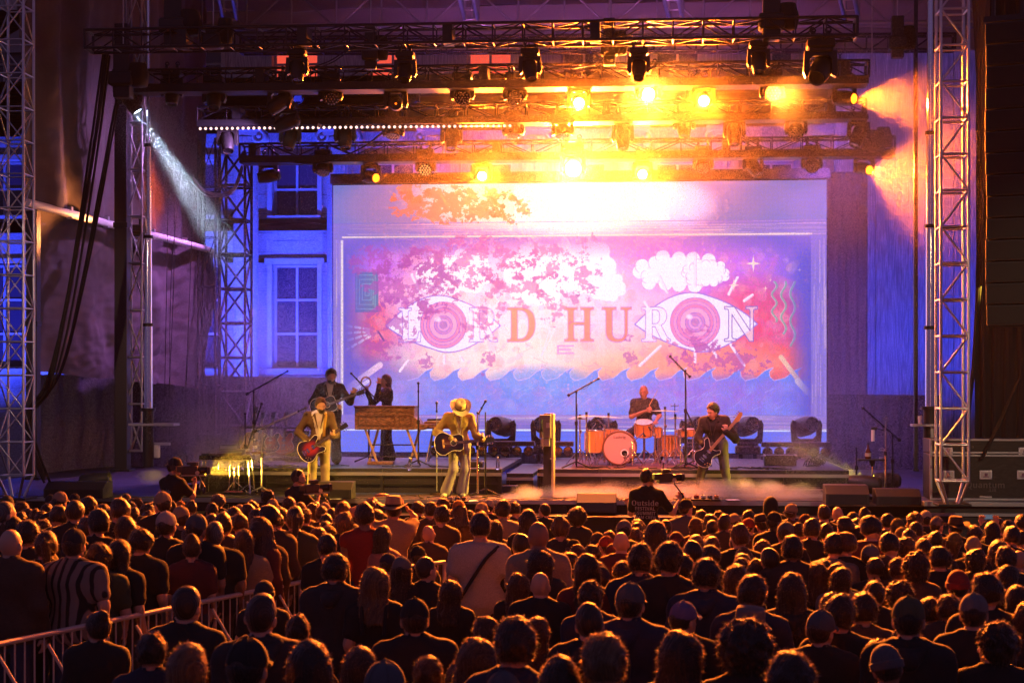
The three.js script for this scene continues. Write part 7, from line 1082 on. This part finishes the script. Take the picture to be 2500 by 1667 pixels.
{
  const zones = [[150, 'below the left edge tower'], [300, 'below the blue scrim'], [420, 'below the chrome mast'], [560, 'below the left camera operator'], [700, 'below the pedal steel'], [830, 'below the brown jacketed guitarist'], [990, 'below the keyboard'], [1190, 'below the hatted singer'], [1380, 'below the payphone'], [1510, 'below the front monitor wedge'], [1680, 'below the drums'], [1850, 'below the bass player'], [2050, 'below the low step'], [2260, 'below the drinks stand'], [2380, 'below the right tower'], [9e9, 'below the road case']];
  const rows = [[10.6, 'nearest rows'], [13, 'near rows'], [15.5, 'middle rows'], [18.5, 'far rows'], [99, 'stage-side rows']];
  const dark = ['dark', 'black', 'dark', 'brown'], people = []; let tile = null;
  for (const lineText of CROWD.split('\n')) {
    if (TILES[lineText]) { tile = TILES[lineText]; continue; }
    const [zx, zy, zw, hair, hat, shirt, pose0] = lineText.split(' '), px = tile[0] + zx / 4.704, py = tile[1] + zy / 4.704, w = zw / 4.704;
    const [hc, hcol0] = hair.split('.'), hk = hc === 'L' ? 'long' : HK[hc], hcol = hcol0 ?? dark[Math.floor(rnd() * 4)], [wk, wcol] = hat.split(':'), head = HW[wk], pose = pose0 ?? ['rest', 'fold', 'tilt', 'restA', 'restB', 'restC', 'restD', 'restE', 'restF', 'restA', 'restB'][Math.floor(rnd() * 11)];
    const W = head ? ({ cap: 0.19, beanie: 0.2, brim: 0.21, bucket: 0.27, hood: 0.24 })[head] : ({ afro: 0.3, curly: 0.25, long: 0.205, bob: 0.21 })[hk] ?? 0.182;
    const topM = 1.622 + (head ? ({ cap: 0.147, beanie: 0.155, brim: 0.163, bucket: 0.14, hood: 0.16 })[head] : ({ afro: 0.2, curly: 0.16, bun: 0.16, bald: 0.125, buzz: 0.135 })[hk] ?? 0.146);
    let d = FOC * W / w, H = EYE - (py - HY) * d / FOC; H = Math.max(1.52, Math.min(1.93, H)); d = (EYE - H) * FOC / (py - HY);
    if (tile[1] === 1190 && px < 735) { const by = 1563 - (px - 42) * 0.205, bd = 2.1 * FOC / (by - HY) + 0.4; if (d < bd) { d = bd; H = Math.max(1.36, EYE - (py - HY) * d / FOC); d = (EYE - H) * FOC / (py - HY); } }
    people.push({ px, py, d, H, sc: H / topM, hk, hcol, head, wcol, back: wk === 'B' ? Math.PI : 0, shirt, pose });
  }
  // heads hidden deep between the others by the stage, where the picture shows only a dark dense mass
  for (const p of people) {
    const zone = zones.find(([e]) => p.px < e)[1], row = rows.find(([e]) => p.d < e)[1];
    const hairWord = { short: 'short', buzz: 'close cropped', long: 'long', bob: 'chin length', curly: 'curly', afro: 'big round', bun: 'tied up', tail: 'ponytailed' }[p.hk], hatWord = { cap: p.back ? 'backwards cap' : 'cap', beanie: 'beanie', brim: 'brimmed hat', bucket: 'bucket hat', hood: 'hood' }[p.head];
    const colour = { char: 'charcoal', pale: 'pale grey', slate: 'grey blue' };
    const top = p.shirt === 'stripe' ? 'striped shirt' : `${colour[p.shirt] ?? p.shirt} top`;
    p.label = `${hatWord ? `person in ${colour[p.wcol] ?? p.wcol} ${hatWord}` : p.hk === 'bald' ? 'bald person' : `person with ${hairWord} ${p.hcol} hair`}, ${top}, ${row} ${zone}`;
  }
  const by = new Map(); for (const p of people) { if (!by.has(p.label)) by.set(p.label, []); by.get(p.label).push(p); }
  for (const [, g] of by) if (g.length > 1) { g.sort((a, b) => a.px - b.px); const names = g.length === 2 ? ['left', 'right'] : g.length === 3 ? ['left', 'middle', 'right'] : g.length === 4 ? ['leftmost', 'middle left', 'middle right', 'rightmost'] : null; if (names) g.forEach((p, i) => { p.label = names[i] + ' ' + p.label; }); }
  for (const p of people) {
    const near = p.d < 15.5, o = outfit(p.pose, near), g = p.pose === 'hands' || p.pose === 'phone' || p.pose === 'lean' || /look/.test(p.pose), foot = atD(p.px, p.py, p.d); foot.y = 0.003;
    const face = Math.PI + Math.atan2(-(foot.x - (-1.5)), 30) * 0.4 + (g ? rr(-0.1, 0.1) : rr(-0.3, 0.3)), t = thing('person', p.label, 'person', foot, face, 'audience watching the stage'); t.scale.setScalar(p.sc);
    const skin = SKIN[rnd() < 0.7 ? 0 : rnd() < 0.6 ? 1 : 2], sh = p.shirt, J = POSES[p.pose], Mh = headMatrix(J);
    part('body', o.body, skin, t);
    const sleeve = ['red', 'pink'].includes(sh) ? 'vest' : ['char', 'navy', 'slate', 'brown'].includes(sh) || rnd() < 0.2 ? 'long' : 'short'; part('shirt', o[sleeve], DYE[sh], t);
    part('trousers', o.legs, [DYE.denim, DYE.black, DYE.char, DYE.brown][Math.floor(rnd() * 4)], t); part('shoes', o.shoes, DYE.char, t);
    if (p.head) { if (p.hk !== 'bald' && p.head !== 'hood') { const h = part('hair', hairGeo(p.hk === 'long' ? 'underLong' : 'under', near), HAIR[p.hcol], t); h.applyMatrix4(Mh); } headwear(p.head, DYE[p.wcol], t, Mh, p.back); }
    else if (p.hk !== 'bald') { const h = part('hair', hairGeo(p.hk, near, Math.floor(rnd() * 3)), HAIR[p.hcol], t); h.applyMatrix4(Mh); h.scale.x *= rr(0.97, 1.06); h.scale.y *= rr(0.98, 1.06); }
    if (sleeve === 'long' && near && ['char', 'navy', 'slate', 'black'].includes(sh) && rnd() < 0.55) part('hood', HOODBACK, DYE[sh], t); else if (near && rnd() < 0.16) for (const q of [-1, 1]) part('shoulder_strap', tube([V(q * 0.1, 1.3, 0.15), V(q * 0.11, 1.475, 0.03), V(q * 0.1, 1.42, -0.115), V(q * 0.09, 1.22, -0.15)], 0.017, 20, 6), DYE.black, t);
    if (p.pose === 'phone') { const ph = part('phone', rb(0.15, 0.076, 0.01, 0.008, -0.01, 1.8, 0.31), M.blackGloss, t); part('phone_screen', bx(0.138, 0.066, 0.001, 0, 0, 0).translate(-0.01, 1.8, 0.3035), glow(0.35, 0.45, 0.6, 0.25), ph); }
    if (p.shirt === 'pale' && p.pose === 'broad') part('cross_strap', tube([V(-0.17, 1.46, -0.06), V(-0.06, 1.36, -0.155), V(0.05, 1.2, -0.165), V(0.16, 1.02, -0.13), V(0.2, 0.94, -0.04)], 0.018, 24, 6).scale(1, 1, 1), DYE.black, t);
    shade(t);
  }
  console.log('people', people.length, 'labels shared', [...by.values()].filter((g) => g.length > 3).length);
}
M.galv = std([0.6, 0.52, 0.48], 0.45, 0.3);
// crowd barrier, lower left
{
  const B0 = atY(-40, 1580, 1.1), B1 = atY(400, 1488, 1.1), B2 = atY(733, 1421, 1.1), C0 = atY(930, 1392, 1.1), C1 = atY(1085, 1372, 1.1);
  const barrier = (a, b, label) => {
    const t = thing('crowd_barrier', label, 'barrier', V(a.x, 0, a.z), 0, 'crowd barriers'), d = V(b.x - a.x, 0, b.z - a.z), L = d.length(), u = d.clone().normalize(), n = V(-u.z, 0, u.x), P = (s, y, o = 0) => u.clone().multiplyScalar(s * L).addScaledVector(n, o).setY(y);
    rod('top_rail', P(0, 1.1), P(1, 1.1), 0.024, M.galv, t); rod('bottom_rail', P(0, 0.2), P(1, 0.2), 0.02, M.galv, t); for (const s of [0, 1]) rod('end_post', P(s, 0.02), P(s, 1.1), 0.024, M.galv, t);
    const k = Math.round(L / 0.115); for (let i = 1; i < k; i++) rod('bar', P(i / k, 0.2), P(i / k, 1.1), 0.008, M.galv ??= std([0.55, 0.5, 0.48], 0.45, 0.3), t, CYL5);
    const m = Math.round(L / 0.62); for (let i = 0; i < m; i++) rod('diagonal_strut', P((i + 0.2) / m, 1.02, 0.04), P((i + 0.2) / m + 0.3 / L, 0.04, 0.5), 0.014, M.galv, t);
    rod('foot_rail', P(0.05, 0.03, 0.5), P(0.95, 0.03, 0.5), 0.018, M.galv, t); shade(t);
  };
  barrier(B0, B1, 'steel crowd barrier at the lower left corner'); barrier(B1, B2, 'steel crowd barrier ending beside the broad person in black'); barrier(C0, C1, 'short steel barrier glimpsed left of the person in the grey tee');
}
// ================= stage haze and smoke: clouds of tiny droplets flecks =================
const MIST = new THREE.MeshPhysicalMaterial({ color: lin(0.92, 0.92, 0.92), roughness: 1, metalness: 0, transmission: 0.5, thickness: 0, specularIntensity: 0, transparent: true, opacity: 0.28, side: THREE.DoubleSide });
function fleckCloud(n, size, soft) {   // flecks in a unit ball, thinning out towards its rim
  const P = new Float32Array(n * 9); let k = 0;
  while (k < n) {
    const x = rr(-1, 1), y = rr(-1, 1), z = rr(-1, 1), r2 = x * x + y * y + z * z; if (r2 > 1 || rnd() > Math.pow(1 - r2, soft)) continue;
    const a = V(rr(-1, 1), rr(-1, 1), rr(-1, 1)).normalize(), b = V(rr(-1, 1), rr(-1, 1), rr(-1, 1)).cross(a).normalize(), c = a.clone().cross(b);
    for (let i = 0; i < 3; i++) { const t = i * 2.094; P[k * 9 + i * 3] = x + size * (Math.cos(t) * b.x + Math.sin(t) * c.x); P[k * 9 + i * 3 + 1] = y + size * (Math.cos(t) * b.y + Math.sin(t) * c.y); P[k * 9 + i * 3 + 2] = z + size * (Math.cos(t) * b.z + Math.sin(t) * c.z); }
    k++;
  }
  const g = new THREE.BufferGeometry(); g.setAttribute('position', new THREE.BufferAttribute(P, 3)); g.computeVertexNormals(); return g;
}
function mist(name, label, puffs, sigma, fleck = 0.005, soft = 1.2) {   // puffs: [centre, radius, squash]; sigma: share of light scattered per metre in the middle of a puff
  const r0 = puffs.reduce((t, p) => t + p[1], 0) / puffs.length, n = Math.min(120000, Math.round(sigma * 1.5 * r0 ** 3 / (0.182 * fleck * fleck)));
  const m = new THREE.InstancedMesh(fleckCloud(n, fleck / r0, soft), MIST, puffs.length), q = new THREE.Quaternion(), e = new THREE.Euler();
  puffs.forEach(([c, r, sq = 1], i) => { e.set(0, rnd() * 6.28, 0); m.setMatrixAt(i, new THREE.Matrix4().compose(c, q.setFromEuler(e), V(r, r * sq, r))); });
  m.name = numbered(name); tag(m, label, 'haze', undefined, 'stuff'); scene.add(m); return m;
}
{
  const bank = (n, px, py, z, r, sq = 0.8) => [...Array(n)].map(() => [at(rr(...px), rr(...py), rr(...z)), rr(...r), sq]);
  mist('haze', 'thin drifting haze among the lit lamps and trusses', bank(60, [1000, 2150], [120, 520], [-27, -34.5], [1.5, 2.6]), 0.004);
  mist('haze', 'denser haze close around each glaring lamp', [[1414, 250, -28.2, 0.7], [1584, 228, -28.2, 1.1], [1719, 245, -28.2, 0.8], [1177, 429, -33.3, 0.9], [1370, 410, -33, 1.6], [1290, 420, -33, 1.2], [1569, 425, -33.2, 1.1], [1930, 235, -28.2, 0.9]].map(([px, py, z, r]) => [at(px, py, z), r, 0.8]), 0.03);
  mist('haze', 'thin violet haze hanging over the whole stage', [...bank(36, [800, 2100], [420, 1120], [-29, -35.5], [2, 3.2]), ...bank(34, [430, 900], [740, 1120], [-29.5, -37], [1.6, 2.6]), ...bank(14, [1950, 2250], [560, 1120], [-29, -37], [1.6, 2.6])], 0.0062);
  mist('haze', 'haze in the pale blue beam at the left', [...Array(26).keys()].map((i) => [at(328 + i * 8.5 + rr(-6, 6), 250 + i * 13 + rr(-6, 6), -28.75 + rr(-0.2, 0.2)), 0.7 + i * 0.025, 1]), 0.014);
  mist('haze', 'haze drifting past the right masts and tower', bank(44, [2050, 2300], [170, 560], [-27.5, -34.4], [1.1, 1.9]), 0.0115);
  mist('smoke', 'low smoke in the yellow floor light beam at the left', bank(16, [430, 760], [1020, 1190], [-28, -30], [0.6, 1.1], 0.6), 0.07);
  mist('smoke', 'low smoke around the floor light at the right end of the stage', bank(8, [1950, 2130], [1090, 1200], [-28.2, -29.5], [0.5, 0.9], 0.6), 0.05);
  mist('smoke', 'white smoke rolling over the front of the stage by the bass player', [...[...Array(240)].map(() => { const px = rr(1270, 2040), hgt = 18 + 26 * Math.max(0, 1 - Math.abs(px - 1770) / 240) + 16 * nz(px * 0.02, 3, 1), k = rr(0.14, 0.36); return [at(px, 1216 - rr(0, 1) ** 1.4 * hgt, rr(-27.7, -28.75)), k, rr(0.35, 0.7)]; })], 0.6, 0.004, 0.9);
  mist('smoke', 'small yellow lit puff of smoke left of the left camera operator', [[at(366, 1164, -28), 0.28, 0.6], [at(378, 1160, -28), 0.22, 0.6]], 1, 0.004);
}
renderer.render(scene, camera);
